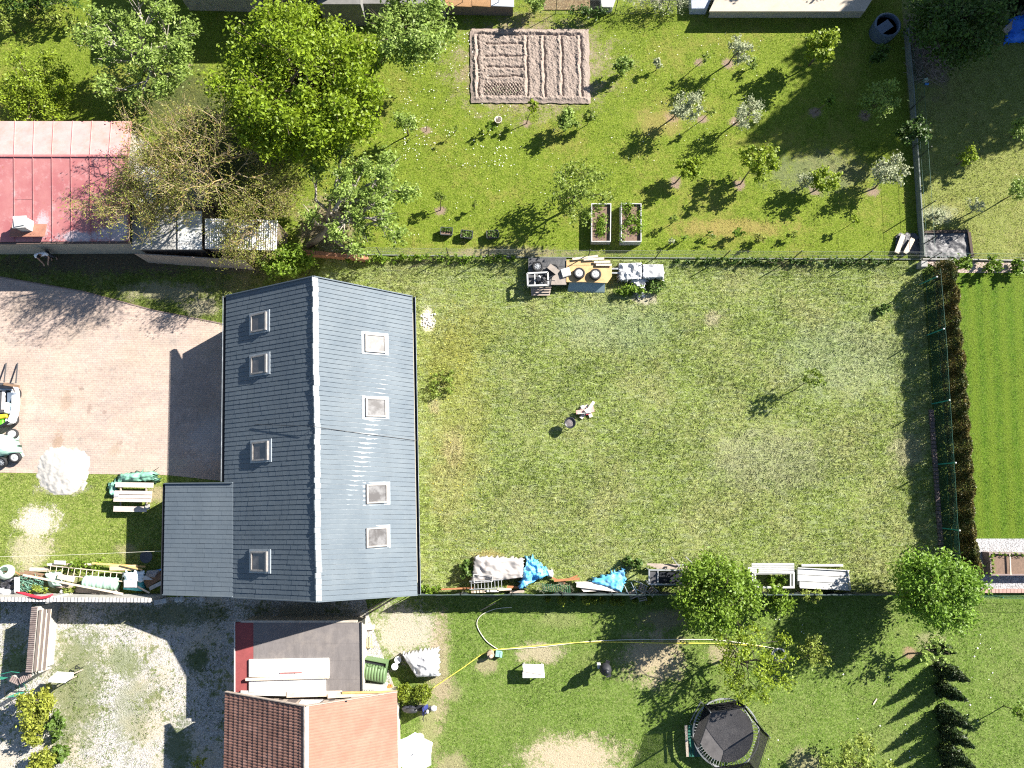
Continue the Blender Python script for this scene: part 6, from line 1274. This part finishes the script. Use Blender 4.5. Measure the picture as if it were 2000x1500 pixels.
for k in range(3):
    an = R(30+120*k); d = Vector((math.cos(an), math.sin(an), 0)); s_ = Vector((-d.y,d.x,0)); mb = MB(); q = C+d*RF*.92; mb.tube([q+s_*.6+Vector((0,0,Z)), q+s_*.6+Vector((0,0,.05)), q-s_*.6+Vector((0,0,.05)), q-s_*.6+Vector((0,0,Z))], .025, 6); obj('leg', mb, ZINC, t)
t = thing('garden_bench', 'green slatted bench standing left of the trampoline', 'bench', P(1354,1448,0))
BG = M('bench_green', (.02,.10,.075), .55, .25, 5)
for i, mt in enumerate([WOODP, BG, BG, M('bench_dark', (.05,.075,.07), .6), BG, BG]):
    z = .45 if i > 1 else .62+.12*(1-i); mb = MB(); x = 1338+i*5.6; mb.bar(P(x+1.5,1416,z), P(x+4.8,1478,z), .13, .03); obj('slat', mb, mt, t)
for x, y in ((1343,1422),(1366,1422),(1347,1474),(1369,1474)): q = P(x,y,.44); mb = MB(); mb.box((q.x,q.y,.22), (.06,.06,.44)); obj('leg', mb, M('iron', (.03,.05,.045), .5), t)
for i, (x, y, a, l) in enumerate([(1709,1370,.95,.36),(1496,1361,-.35,.5)]):
    q = P(x,y,.06); d = Vector((math.cos(a), math.sin(a), 0))*l/2; mb = MB(); mb.bar(q-d, q+d, .06, .04); single('lath_piece', ['short pale stick lying on the lawn left of the spruces','short grey stick lying on the lawn above the trampoline'][i], 'stick', mb, [WOODP, WOODG][i])
# parasol, scooter, compost bin, wrapped thing
q = P(808,1472,2.3); q.z = 0; t = thing('parasol', 'white six-sided parasol beside the tiled roof', 'parasol', q); cc = [P(x,y,2.15) for x,y in ((811,1430),(845,1450),(842,1494),(809,1516),(777,1494),(776,1447))]; pk = Vector((q.x,q.y,2.36)); mb = MB(); V = [pk]
for i in range(6):
    a, b = cc[i], cc[(i+1)%6]; V += [a, a.lerp(b,.5).lerp(Vector((q.x,q.y,2.15)),.05)]
mb.add(V, [(0,1+k,1+(k+1)%12) for k in range(12)])
if (V[1]-V[0]).cross(V[2]-V[0]).z < 0: mb.f = [f[::-1] for f in mb.f]
o = obj('canopy', mb, M('parasol_white', (.82,.82,.82), .8, .03), t); o.modifiers.new('t','SOLIDIFY').thickness = .01
mb = MB(); mb.tube([q, pk+Vector((0,0,.05))], .022, 8); obj('pole', mb, ZINC, t); mb = MB(); mb.lathe(q, [(.25,0),(.25,.06),(.04,.1)], 14); obj('foot', mb, CONC, t)
mb = MB()
for c_ in cc: mb.tube([pk-Vector((0,0,.06)), c_-Vector((0,0,.02))], .01, 4)
obj('ribs', mb, ZINC, t)
q = P(817,1384,.4); q.z = 0; t = thing('motor_scooter', 'blue motor scooter parked by the round thujas', 'scooter', q); BLU = M('scooter_blue', (.03,.04,.17), .3, .1, spec=.6); f_ = lambda x,y,z: q+Vector((x,y,z))
for x in (-.62,.62): mb = MB(); mb.lathe(f_(x,0-.02*x,.24), [(.14,-.055),(.22,-.055),(.245,0),(.22,.055),(.14,.055)], 18, axis=(.05,1,0), closed=True); w_ = obj('wheel', mb, RUB, t, smooth=True); mb = MB(); mb.lathe(f_(x,-.02*x,.24), [(.14,-.03),(.14,.03),(.001,.03)], 14, axis=(.05,1,0)); obj('rim', mb, ALLOY, w_)
mb = MB(); mb.lathe(f_(-.85,0,.42), [(.05,0),(.16,.12),(.20,.4),(.17,.62),(.10,.72)], 12, axis=(1,0,.12)); obj('rear_body', mb, M('scooter_dark', (.045,.047,.065), .35, .1, spec=.5), t, smooth=True)
mb = MB(); mb.box(f_(.05,0,.30), (.55,.30,.08)); obj('footboard', mb, BLACK, t, bevel=.02)
mb = MB(); mb.lathe(f_(-.62,0,.72), [(.03,0),(.12,.05),(.15,.3),(.12,.55),(.05,.62)], 12, axis=(1,0,0)); obj('seat', mb, M('seat_vinyl', (.03,.03,.035), .35, spec=.6), t, smooth=True)
mb = MB(); mb.box(f_(.38,0,.60), (.10,.42,.62), 0, tilt=(0,R(-18))); obj('front_shield', mb, BLU, t, bevel=.04)
mb = MB(); mb.tube([f_(.5,0,.5), f_(.42,0,.95)], .03, 8); mb.tube([f_(.30,-.36,1.0), f_(.42,0,.98), f_(.30,.36,1.0)], .02, 8); obj('handlebar', mb, BLACK, t)
mb = MB(); mb.lathe(f_(.48,0,.92), [(.06,0),(.11,.04),(.09,.12),(.001,.14)], 12, axis=(1,0,.2)); obj('headlight', mb, WHITE, t, smooth=True)
mb = MB(); mb.lathe(f_(.62,0,.42), [(.02,0),(.12,.04),(.16,.2),(.1,.34)], 10, axis=(1,0,-.3)); obj('front_mudguard', mb, WHITE, t, smooth=True)
for s_ in (-1,1): mb = MB(); mb.tube([f_(.34,.3*s_,1.0), f_(.38,.36*s_,1.16)], .008, 5); mb.lathe(f_(.38,.36*s_,1.18), [(.05,-.01),(.05,.01)], 10, axis=(1,0,0)); obj('mirror', mb, BLACK, t)
c4 = [(709,1287),(756,1296),(749,1338),(704,1329)]; cb = [P(x,y,.85) for x,y in c4]; m = sum(cb, Vector())/4; t = thing('compost_bin', 'green ribbed plastic compost bin with an open dark slot', 'compost bin', Vector((m.x,m.y,0))); GRN = M('bin_green', (.115,.185,.085), .5, .1, 3)
ux = (cb[1]-cb[0]); uy = (cb[3]-cb[0]); mb = MB()
mb.prism([cb[0]-Vector((0,0,.25)), cb[1]-Vector((0,0,.25)), cb[2]-Vector((0,0,.25)), cb[3]-Vector((0,0,.25))], 0); obj('body', mb, GRN, t)
for i in range(8):
    mb = MB(); u0, u1 = .03+i*.118, .03+(i+.93)*.118; V = []
    for k in range(8):
        a = math.pi*(.02+.96*k/7); v_ = .60-.38*math.cos(a); z = .60+.27*math.sin(a)
        for u in (u0, u1): p_ = cb[0]+ux*u+uy*v_; V.append(Vector((p_.x,p_.y,z)))
    mb.add(V, [(2*k,2*k+1,2*k+3,2*k+2) for k in range(7)])
    if (Vector(mb.v[1])-Vector(mb.v[0])).cross(Vector(mb.v[2])-Vector(mb.v[0])).z < 0: mb.f = [f[::-1] for f in mb.f]
    o = obj('lid_rib', mb, GRN, t, smooth=True); o.modifiers.new('t','SOLIDIFY').thickness = .02
for (u0,u1,v0,v1,mt,z) in ((0,1,0,.05,GRN,.72),(0,.06,.05,.24,GRN,.72),(.94,1,.05,.24,GRN,.72),(.06,.94,.05,.2,BLACK,.62)):
    mb = MB(); mb.prism([Vector(((cb[0]+ux*u+uy*v_).x,(cb[0]+ux*u+uy*v_).y,z)) for u,v_ in ((u0,v0),(u1,v0),(u1,v1),(u0,v1))], z-.1); obj('rim' if mt is GRN else 'slot', mb, mt, t)
for u in (.3,.75): p_ = cb[0]+ux*u+uy*.27; mb = MB(); mb.box((p_.x,p_.y,.78), (.2,.07,.06), -.2); obj('handle', mb, GRN, t)
crumple('covered_object', 'big white sheet draped over something between hose and compost bin', 'sheet', [(784,1279),(855,1266),(858,1321),(814,1323)], M('white_sheet', (.56,.56,.58), .7, .05), (.8,.7,.55,.5), .30, .10, 41, 36, True, 2.6, rag=.05)
for i, (x, y) in enumerate([(777,1289),(771,1302)]):
    q = P(x,y,.55); q.z = 0; t = thing('white_bucket', '%s of two white buckets left of the draped white sheet' % ['upper','lower'][i], 'bucket', q, 'two white buckets'); mb = MB(); mb.lathe(q, [(.13,0),(.165,.5),(.175,.5),(.175,.53)], 16); obj('pail', mb, WHITE, t, smooth=True); mb = MB(); mb.lathe(q, [(.18,.53),(.18,.55),(.001,.56)], 16); obj('lid', mb, M('lid_grey', (.62,.63,.66), .6), t)
t = thing('pallet', 'wooden pallet leaning on the right wall of the flat-roofed annex', 'pallet', P(715,1245,0))
for i in range(7): mb = MB(); mb.bar(P(704,1222+i*7,.9), P(711+i*.8,1221+i*7,.25), .11, .025); obj('board', mb, WOODP, t)
t = thing('wooden_grate', 'slatted wooden grate right of the pallet', 'grate', P(717,1256,0))
for i in range(6): mb = MB(); mb.bar(P(706+i*4,1252-i*2.2,.5-.06*i), P(706.5+i*4,1267-.4*i,.5-.06*i), .05, .03); obj('slat', mb, M('olive_wood', (.33,.30,.18), .8), t)
mb = MB(); mb.bar(P(705,1267,.3), P(729,1263,.2), .05, .04); obj('rail', mb, WOODO, t)
mb = MB(); mb.box(P(724,1225,.1), (.4,.25,.12), .1); single('wood_block', 'pale wood block right of the pallet', 'block', mb, WOODP)
mb = MB(); mb.box(P(758,1343,.2), (.22,.22,.3), .3); mb.box(P(763,1342,.16), (.2,.12,.2), .8); single('orange_pot', 'orange-red pot beside the left round thuja', 'pot', mb, M('terracotta', (.55,.17,.05), .7))
for i, (a, b) in enumerate([((716,1193),(771,1163)),((722,1195),(776,1166))]): mb = MB(); mb.bar(P(*a,.15), P(*b,.9), .05, .05); single('leaning_pole', '%s of two poles leaning against the grey house gable' % ['left','right'][i], 'pole', mb, WOODG, 'leaning poles')
mb = MB(); mb.tube([P(939,1192,.1), P(968,1177,.8)], .025, 6); single('leaning_stick', 'stick leaning against the dark netting', 'stick', mb, WOODG)
# ------------------------------------------------------------------ west lawn, scrap heap, left edge
t = thing('picnic_table', 'grey wooden picnic table with two benches beside the lean-to', 'table', P(260,965,0))
for i, (y, z, w, x0, x1) in enumerate([(946.5,.46,.27,226,299.5),(962,.76,.22,224,297),(969,.76,.22,223.5,296.5),(976,.76,.2,222,295),(993.5,.46,.3,222,287)]):
    mb = MB(); mb.bar(P(x0,y,z), P(x1,y+1.2,z), w, .045); obj('bench_board' if z < .6 else 'table_board', mb, M('picnic_wood', (.50,.43,.385), .85, .2, 5, stretch=(1,5,1), dirt=(.33,.28,.25), dirt_amt=.4), t)
for x in (236,286):
    for a, b in (((x,948,.40),(x,995,.40)),((x,955,.0),(x,966,.72)),((x,986,.0),(x,974,.72)),((x,962,.70),(x,976,.70))): mb = MB(); mb.bar(P(*a), P(*b), .06, .09); obj('brace', mb, WOODG, t)
mb = MB(); mb.box(P(227,966,.80), (.26,.24,.03), .05); single('grey_tray', 'flat grey tray on the left end of the picnic table', 'tray', mb, M('tray_grey', (.36,.36,.37), .5), bevel=.01)
q = P(288,990,.52); mb = MB(); mb.box(q, (.25,.28,.06), .02); single('grey_slab', 'small grey slab on the front bench of the picnic table', 'slab', mb, CONC, bevel=.01)
TG = M('green_tarp', (.17,.36,.27), .55, .2, 3)
crumple('green_tarp', 'crumpled green tarpaulin behind the picnic table', 'tarpaulin', [(236,926),(300,920),(304,938),(228,944)], TG, (.25,.3,.2,.25), .25, .13, 51, 30, True, 3.5, rag=.12)
crumple('green_tarp', 'tail of green tarpaulin left of the picnic table', 'tarpaulin', [(210,943),(228,940),(226,968),(218,968)], TG, (.15,.2,.2,.15), .15, .10, 52, 20, True, 4, rag=.1)
# heap of white lime
c = P(125,918); nx = 60; u, v = np.meshgrid(np.linspace(-1,1,nx), np.linspace(-1,1,nx)); X = c.x+u*1.5; Y = c.y+v*1.35; rr_ = np.hypot(np.abs(u)**1.3, np.abs(v)**1.4)+.13*vn(X*2.2,Y*2.2,3)
rr_ = rr_ + .12*vn(X*7,Y*7,6); hh = .24*np.clip(1-rr_,0,1)**.9 + .004*vn(X*9,Y*9,4)*(rr_ < 1); k_ = [(j,i) for j in range(nx-1) for i in range(nx-1) if rr_[j,i] < 1.05]
mb = MB(); mb.add(np.stack([X,Y,hh+.03],-1).reshape(-1,3).tolist(), [(j*nx+i,j*nx+i+1,(j+1)*nx+i+1,(j+1)*nx+i) for j,i in k_]); o = single('sand_heap', 'low heap of very white sand at the edge of the paving', 'sand heap', mb, M('white_sand', (.42,.40,.37), .95, .06, 8, bump=.4, bscale=30, dirt=(.5,.45,.4), dirt_amt=.6), smooth=True)
# black barbecue dish in the lean-to shadow
q = P(287,1087,.55); q.z = 0; t = thing('barbecue', 'round dark barbecue in the shadow of the lean-to', 'barbecue', q); mb = MB(); mb.lathe(q+Vector((0,0,.45)), [(.06,0),(.25,.06),(.33,.16),(.34,.19),(.30,.17),(.001,.10)], 18); obj('bowl', mb, M('dark_iron', (.07,.07,.075)), t, smooth=True)
for k in range(3): an = k*2.09; mb = MB(); mb.tube([q+Vector((.3*math.cos(an),.3*math.sin(an),0)), q+Vector((.1*math.cos(an),.1*math.sin(an),.48))], .015, 5); obj('leg', mb, BLACK, t)
mb = MB(); mb.tube([P(-60,1089,1.6), P(130,1084,1.5), P(319,1076,1.75)], .008, 5); single('clothes_line', 'thin pale line stretched across the west lawn to the lean-to', 'line', mb, HOSEW)
# concrete mixer
q = P(16,1117,.55); q.z = 0; t = thing('concrete_mixer', 'small pale green concrete mixer at the left end of the scrap heap', 'mixer', q); mb = MB(); mb.lathe(q+Vector((-.1,-.1,.35)), [(.12,0),(.34,.12),(.40,.32),(.34,.55),(.22,.70),(.20,.70),(.3,.5),(.34,.32),(.2,.1),(.001,.06)], 20, axis=(.25,.35,1)); obj('drum', mb, M('mixer_green', (.50,.60,.52), .5, .15, 4), t, smooth=True)
mb = MB(); mb.tube([q+Vector((-.4,-.3,0)), q+Vector((-.35,0,.5)), q+Vector((.35,0,.5)), q+Vector((.4,-.3,0))], .03, 6); obj('stand', mb, RUST, t); mb = MB(); mb.box(q+Vector((-.45,.1,.5)), (.2,.3,.3)); obj('motor_box', mb, M('clay', (.55,.42,.33)), t)
crumple('black_bag', 'heap of black plastic bags below the concrete mixer', 'bags', [(2,1128),(31,1126),(32,1152),(2,1154)], M('black_foil', (.035,.035,.045), .3, .4, 5, spec=.6), (.3,.3,.3,.3), .2, .12, 61, 24, True, 5)
crumple('white_bag', 'crumpled white sheet at the left photo edge on the tiled wall', 'sheet', [(-20,1146),(28,1152),(26,1164),(-20,1163)], M('white_sheet', (.72,.72,.74)), (.4,.4,.4,.4), .15, .08, 62, 18)
mb = MB(); mb.bar(P(33,1127,.7), P(33,1156,.7), .22, .1); single('white_board', 'upright white board right of the black bags', 'board', mb, WHITE)
mb = MB(); r_ = random.Random(8)
for k in range(90):
    a = P(40+r_.random()*40, 1128+r_.random()*26, .15+r_.random()*.4); mb.tube([a, a+Vector((r_.uniform(-.3,.3), r_.uniform(-.25,.25), .12)), a+Vector((r_.uniform(-.5,.5), r_.uniform(-.3,.3), 0))], .011, 4, cap=False)
o = single('net_tangle', 'tangle of green netting and string right of the black bags', 'netting', mb, M('net_green', (.16,.33,.25), .6)); o['kind'] = 'stuff'
crumple('green_sheet', 'pale green sheet on the left part of the scrap heap', 'sheet', [(88,1119),(112,1118),(122,1145),(96,1146)], M('pale_green_sheet', (.42,.58,.49), .6), (.5,.5,.4,.4), .15, .07, 63, 20)
mb = MB(); n = 26; A, B = P(166,1136,.55), P(230,1141,.55)
mb.tube([A.lerp(B,i/n) for i in range(n+1)], [.33+.018*math.sin(i*2.2)+.012*math.sin(i*5) for i in range(n+1)], 18); single('green_roll', 'big rolled green tarpaulin on the scrap heap', 'roll', mb, M('roll_green', (.33,.50,.39), .55, .15, 5, bump=.6, bscale=9), smooth=True)
crumple('turquoise_tarp', 'turquoise tarpaulin at the right end of the scrap heap', 'tarpaulin', [(244,1118),(280,1122),(278,1156),(240,1152)], M('turquoise', (.10,.46,.50), .5, .15, 3), (.5,.4,.4,.5), .1, .07, 64, 26)
crumple('pale_sheet', 'pale bluish sheet folded over the turquoise tarpaulin', 'sheet', [(241,1118),(282,1117),(280,1136),(244,1138)], M('pale_blue', (.60,.68,.72), .6), (.75,.7,.65,.7), .1, .06, 65, 20, False)
mb = MB(); mb.pxp([(241,1134),(266,1134),(266,1148),(241,1148)], .85, .7); single('grey_case', 'grey flat case on the turquoise tarpaulin', 'case', mb, M('case_grey', (.42,.38,.40), .6), bevel=.03)
ladder('wooden_ladder', 'long wooden ladder lying along the scrap heap', (92,1112), (245,1128), .55, .42, 13, WOODP)
for i, (a, b, w, z, mt, lb) in enumerate([((45,1123),(240,1160),.10,.8,WOODP,'long pale pole running diagonally over the heap'),((92,1102),(200,1102),.10,.3,WOODP,'thin lath along the upper edge of the heap'),((180,1100),(284,1107),.10,.35,WOODO,'thin yellow-brown lath at the upper right of the heap'),((236,1103),(278,1113),.07,.75,WOODO,'slanting stick over the yellow panel'),((58,1112),(95,1112.5),.2,.35,WOODP,'short thick plank above the green tangle'),((40,1119),(90,1130),.1,.45,WOODB,'brown slat on the left of the heap'),((48,1116),(92,1124),.12,.4,WOODB,'second brown slat on the left of the heap'),((50,1122),(80,1128),.1,.45,RUST,'rusty slat on the left of the heap'),((150,1150),(232,1158),.35,.3,WOODG,'grey planks under the green roll'),((112,1142),(165,1150),.3,.3,WOODG,'grey planks under the pale green sheet'),((113,1125),(145,1132),.26,.72,WOODP,'pale board between sheet and roll'),((118,1154),(130,1161),.14,.5,WHITE,'short white board at the foot of the heap'),((106,1098),(128,1099),.2,.42,WHITE,'white board at the top of the heap'),((218,1148),(230,1158),.08,.6,WOODP,'short stick below the green roll'),((262,1142),(292,1158),.08,.7,WOODP,'stick right of the grey case'),((292,1150),(316,1138),.2,.5,WHITE,'white lath right of the heap near the lean-to'),((284,1140),(316,1120),.5,.3,WOODB,'brown board beside the lean-to wall'),((300,1116),(316,1112),.08,.5,M('blue_plastic', (.1,.3,.7)),'blue stick end by the barbecue')]):
    mb = MB(); mb.bar(P(*a,z), P(*b,z+.02), w, .05 if w < .3 else .12); single('scrap_timber', lb, 'timber', mb, mt, 'timber of the scrap heap')
mb = MB(); mb.pxp([(214,1105),(268,1103),(269,1114),(214,1114)], .66, .6); single('yellow_sheet', 'yellowish board at the top right of the scrap heap', 'panel', mb, M('yellow_panel', (.66,.52,.28), .7, .1, 3))
mb = MB(); A = [P(287,1115,.75),P(309,1114,.7),P(301,1128,.45),P(283,1126,.5)]; mb.prism(A, .35); single('grey_sheet', 'tilted grey sheet beside the lean-to', 'panel', mb, M('panel_grey', (.30,.30,.32), .6))
mb = MB(); mb.prism([P(285,1124,.86),P(298,1132,.86),P(278,1133,.86)], .82); single('white_triangle', 'white triangular piece of board right of the turquoise tarpaulin', 'board', mb, WHITE)
mb = MB(); mb.tube([P(32,1157,1.8), P(45,1159,1.82), P(62,1164,1.8), P(80,1168,1.8), P(92,1166,1.82), P(103,1161,1.85)], [.05,.07,.08,.08,.07,.04], 8); single('red_pipe', 'bent red plastic pipe lying on the tiled wall', 'pipe', mb, M('red_plastic', (.55,.03,.05), .45), smooth=True)
tree('weed_clump', 'weeds sprouting at the left of the scrap heap', 'weeds', (78,1150), .5, .5, .3, None, 'spring', nl=260, ls=.08, ncl=7, tr=.015, seed=66)
tree('weed_clump', 'weeds sprouting below the green roll', 'weeds', (136,1151), .5, .32, .3, None, 'spring', nl=150, ls=.08, ncl=5, tr=.015, seed=67)
tree('weed_clump', 'weeds along the top edge of the scrap heap', 'weeds', (165,1103), .25, .9, .2, None, 'green', nl=420, ls=.07, ncl=10, tr=.015, seed=68, squash=(1.2,.3))
# bench-like blocks in the shade below the tiled wall
mb = MB(); A, B = P(303,1176,.35), P(327,1172,.35); mb.bar(A, B, .26, .3); single('white_block', 'white-fronted block in the shade below the lean-to', 'block', mb, WHITE, bevel=.02)
for i, (x, y) in enumerate([(276,1173),(283,1176),(288,1172),(280,1170)]): mb = MB(); mb.lathe(P(x,y,.1), [(.1,-.08),(.13,0),(.08,.07),(.001,.09)], 8); single('pale_stone', '%s pale stone in the shade below the tiled wall' % ['left','lower','right','upper'][i], 'stone', mb, CONC, 'pale stones below the wall')
for i, (x, y) in enumerate([(846-500,1171),(355,1170),(395,1169)]): mb = MB(); mb.lathe(P(x,y,.1), [(.12,-.08),(.17,0),(.1,.09),(.001,.11)], 8); single('white_stone', '%s white stone in the shade below the grey house' % ['left','middle','right'][i], 'stone', mb, WHITE, 'white stones below the house')
# white board on a post, compost netting
t = thing('white_board_table', 'large bright white board on legs above the golden shrub', 'board', P(118,1325,0)); poly = [(94,1328),(111,1312),(143,1314),(143,1321),(127,1334),(95,1332)]
mb = MB(); mb.pxp(poly, 1.15, 1.11); obj('board', mb, M('bright_white', (.80,.80,.78)), t)
for x, y in ((100,1328),(138,1318),(126,1331)): q = P(x,y,1.1); mb = MB(); mb.box((q.x,q.y,.55), (.05,.05,1.1)); obj('leg', mb, WOODG, t)
NETG = M('net_dark_green', (.02,.16,.11), .6); t = thing('garden_net', 'green garden netting on bent poles beside the golden shrub', 'netting', P(25,1330,0))
q5 = [(-30,1325),(4,1316),(22,1312),(40,1314)]
for a, b in zip(q5, q5[1:]): mb = lattice(P(*a,0), P(*b,0), .9, 1.35, .035, .004); obj('net_panel', mb, NETG, t)['kind'] = 'stuff'
mb = MB(); mb.tube([P(x,y,1.35) for x,y in q5], .02, 6); obj('top_rail', mb, NETG, t)
for a, b in (((40,1324,1.2),(36,1354,.0)),((40,1324,1.2),(55,1352,.0)),((8,1340,.9),(10,1362,0)),((20,1322,1.2),(-10,1346,.1))): mb = MB(); mb.tube([P(*a), P(*b)], .018, 6); obj('pole', mb, NETG if a[2] > 1 else WOODG, t)
mb = lattice(P(36,1352,0), P(55,1350,0), .02, 1.0, .035, .004); obj('net_panel', mb, NETG, t)['kind'] = 'stuff'
mb = MB(); q = [P(147,1306,.4),P(157,1305,.4),P(148,1300,.4)]
for i in range(3): mb.bar(q[i], q[(i+1)%3], .03, .03)
for p_ in q: mb.tube([Vector((p_.x,p_.y,0)), p_], .012, 5)
single('small_tripod', 'small dark triangular stand on the gravel', 'stand', mb, BLACK)
# ------------------------------------------------------------------ open trailer and covered wheels at the left photo edge
t = thing('junk_trailer', 'open white-sided trailer full of junk cut off by the left photo edge', 'trailer', P(-5,788,0))
out_ = [(-60,752),(24,752),(29,760),(31,775),(31,790),(28,810),(22,824),(8,832),(-60,836)]
mb = MB(); mb.pxp(out_, .42, .36); obj('floor', mb, M('trailer_floor', (.12,.12,.13), .7, .4, 4), t)
for a, b in zip(out_, out_[1:]): mb = MB(); mb.bar(P(*a,.62), P(*b,.62), .12, .5); obj('side_panel', mb, M('bright_white', (.80,.80,.78)) if a[0] > 20 and a[1] < 815 else BLACK, t)
for y in (769,819): q = P(33 if y < 800 else 28,y,.3); mb = MB(); mb.lathe(q, [(.16,-.09),(.27,-.09),(.31,-.05),(.31,.05),(.27,.09),(.16,.09)], 20, axis=(1,.08,0), closed=True); w_ = obj('wheel', mb, RUB, t, smooth=True); mb = MB(); mb.lathe(q, [(.17,.05),(.05,.08),(.001,.08)], 14, axis=(1,.08,0)); obj('rim', mb, ALLOY, w_)
mb = MB(); A = [P(14,767,.95),P(26,766,.95),P(28,782,.72),P(14,786,.75)]; mb.prism(A, .70); single('glass_pane', 'dark bluish glass pane in the junk trailer', 'pane', mb, M('pane_blue', (.18,.22,.28), .15, spec=.6))
for i, (poly, z, mt, lb, ct) in enumerate([([(9,785),(26,788),(24,811),(6,806)],.8,M('pale_teal', (.50,.66,.66), .6),'pale teal box in the junk trailer','box'),([(-20,812),(10,808),(14,815),(-20,822)],.85,M('bright_yellow', (.65,.48,.03), .6),'yellow-orange strip of cloth in the junk trailer','cloth'),([(-20,822),(6,819),(5,832),(-20,836)],.8,M('bright_green', (.12,.55,.03), .5),'bright green thing in the junk trailer','box'),([(8,818),(24,815),(22,826),(10,830)],.78,WHITE,'white sack in the rounded front of the junk trailer','sack')]):
    mb = MB(); mb.pxp(poly, z, .45); single(['teal_box','yellow_cloth','green_box','white_sack'][i], lb, ct, mb, mt, bevel=.05)
for i, (a, b, z, mt) in enumerate([((-10,750),(26,751),.95,M('dark_iron', (.07,.07,.075))),((-10,755),(24,757),1.0,BLACK),((8,750),(38,755),1.02,WOODB),((-10,760),(26,759),.9,M('light_grey', (.5,.5,.5))),((8,752),(6,800),.8,M('pale_panel', (.52,.48,.46))),((2,762),(4,806),.78,M('dark_iron', (.07,.07,.075)))]):
    mb = MB(); mb.bar(P(*a,z), P(*b,z), .14, .1); single('metal_bar', '%s bar on the upper end of the junk trailer' % ['dark grey','black','brown','light grey','pale lengthwise','dark lengthwise'][i], 'bar', mb, mt, 'bars in the junk trailer')
for i, (a, b) in enumerate([((12,709),(8,746)),((34.5,709),(31,748))]): mb = MB(); mb.bar(P(*a,.1), P(*b,.75), .05, .05); single('thin_pole', '%s thin rail slanting down from the junk trailer to the paving' % ['left','right'][i], 'rail', mb, M('dark_iron', (.07,.07,.075)))
crumple('green_tarp', 'pale green tarpaulin covering a pile of wheels at the left photo edge', 'tarpaulin', [(-40,846),(24,850),(34,884),(-40,900)], M('pale_green_tarp', (.40,.60,.50), .5, .1, 3), (.5,.6,.55,.5), .3, .07, 81, 30, True, 2.2, rag=.05)
wheel('tilted wheel with a plain pale trim above the pale green tarpaulin', (24,848), .45, (.35,.15,.9), .30, .2, 8, HUBW)
wheel('lower right wheel with white ten-slot trim peeping from under the pale green tarpaulin', (30,893), .35, (.1,-.25,.95), .31, .2, 10, HUBW)
wheel('alloy wheel cut by the left photo edge below the pale green tarpaulin', (4,902), .3, (.0,-.35,.9), .30, .2, 9)
crumple('tarp_tail', 'strip of pale green tarpaulin on the paving right of the wheels', 'tarpaulin', [(30,872),(36,876),(46,892),(38,892)], M('pale_green_tarp', (.40,.60,.50)), (.15,.15,.05,.05), .03, .05, 82, 12)
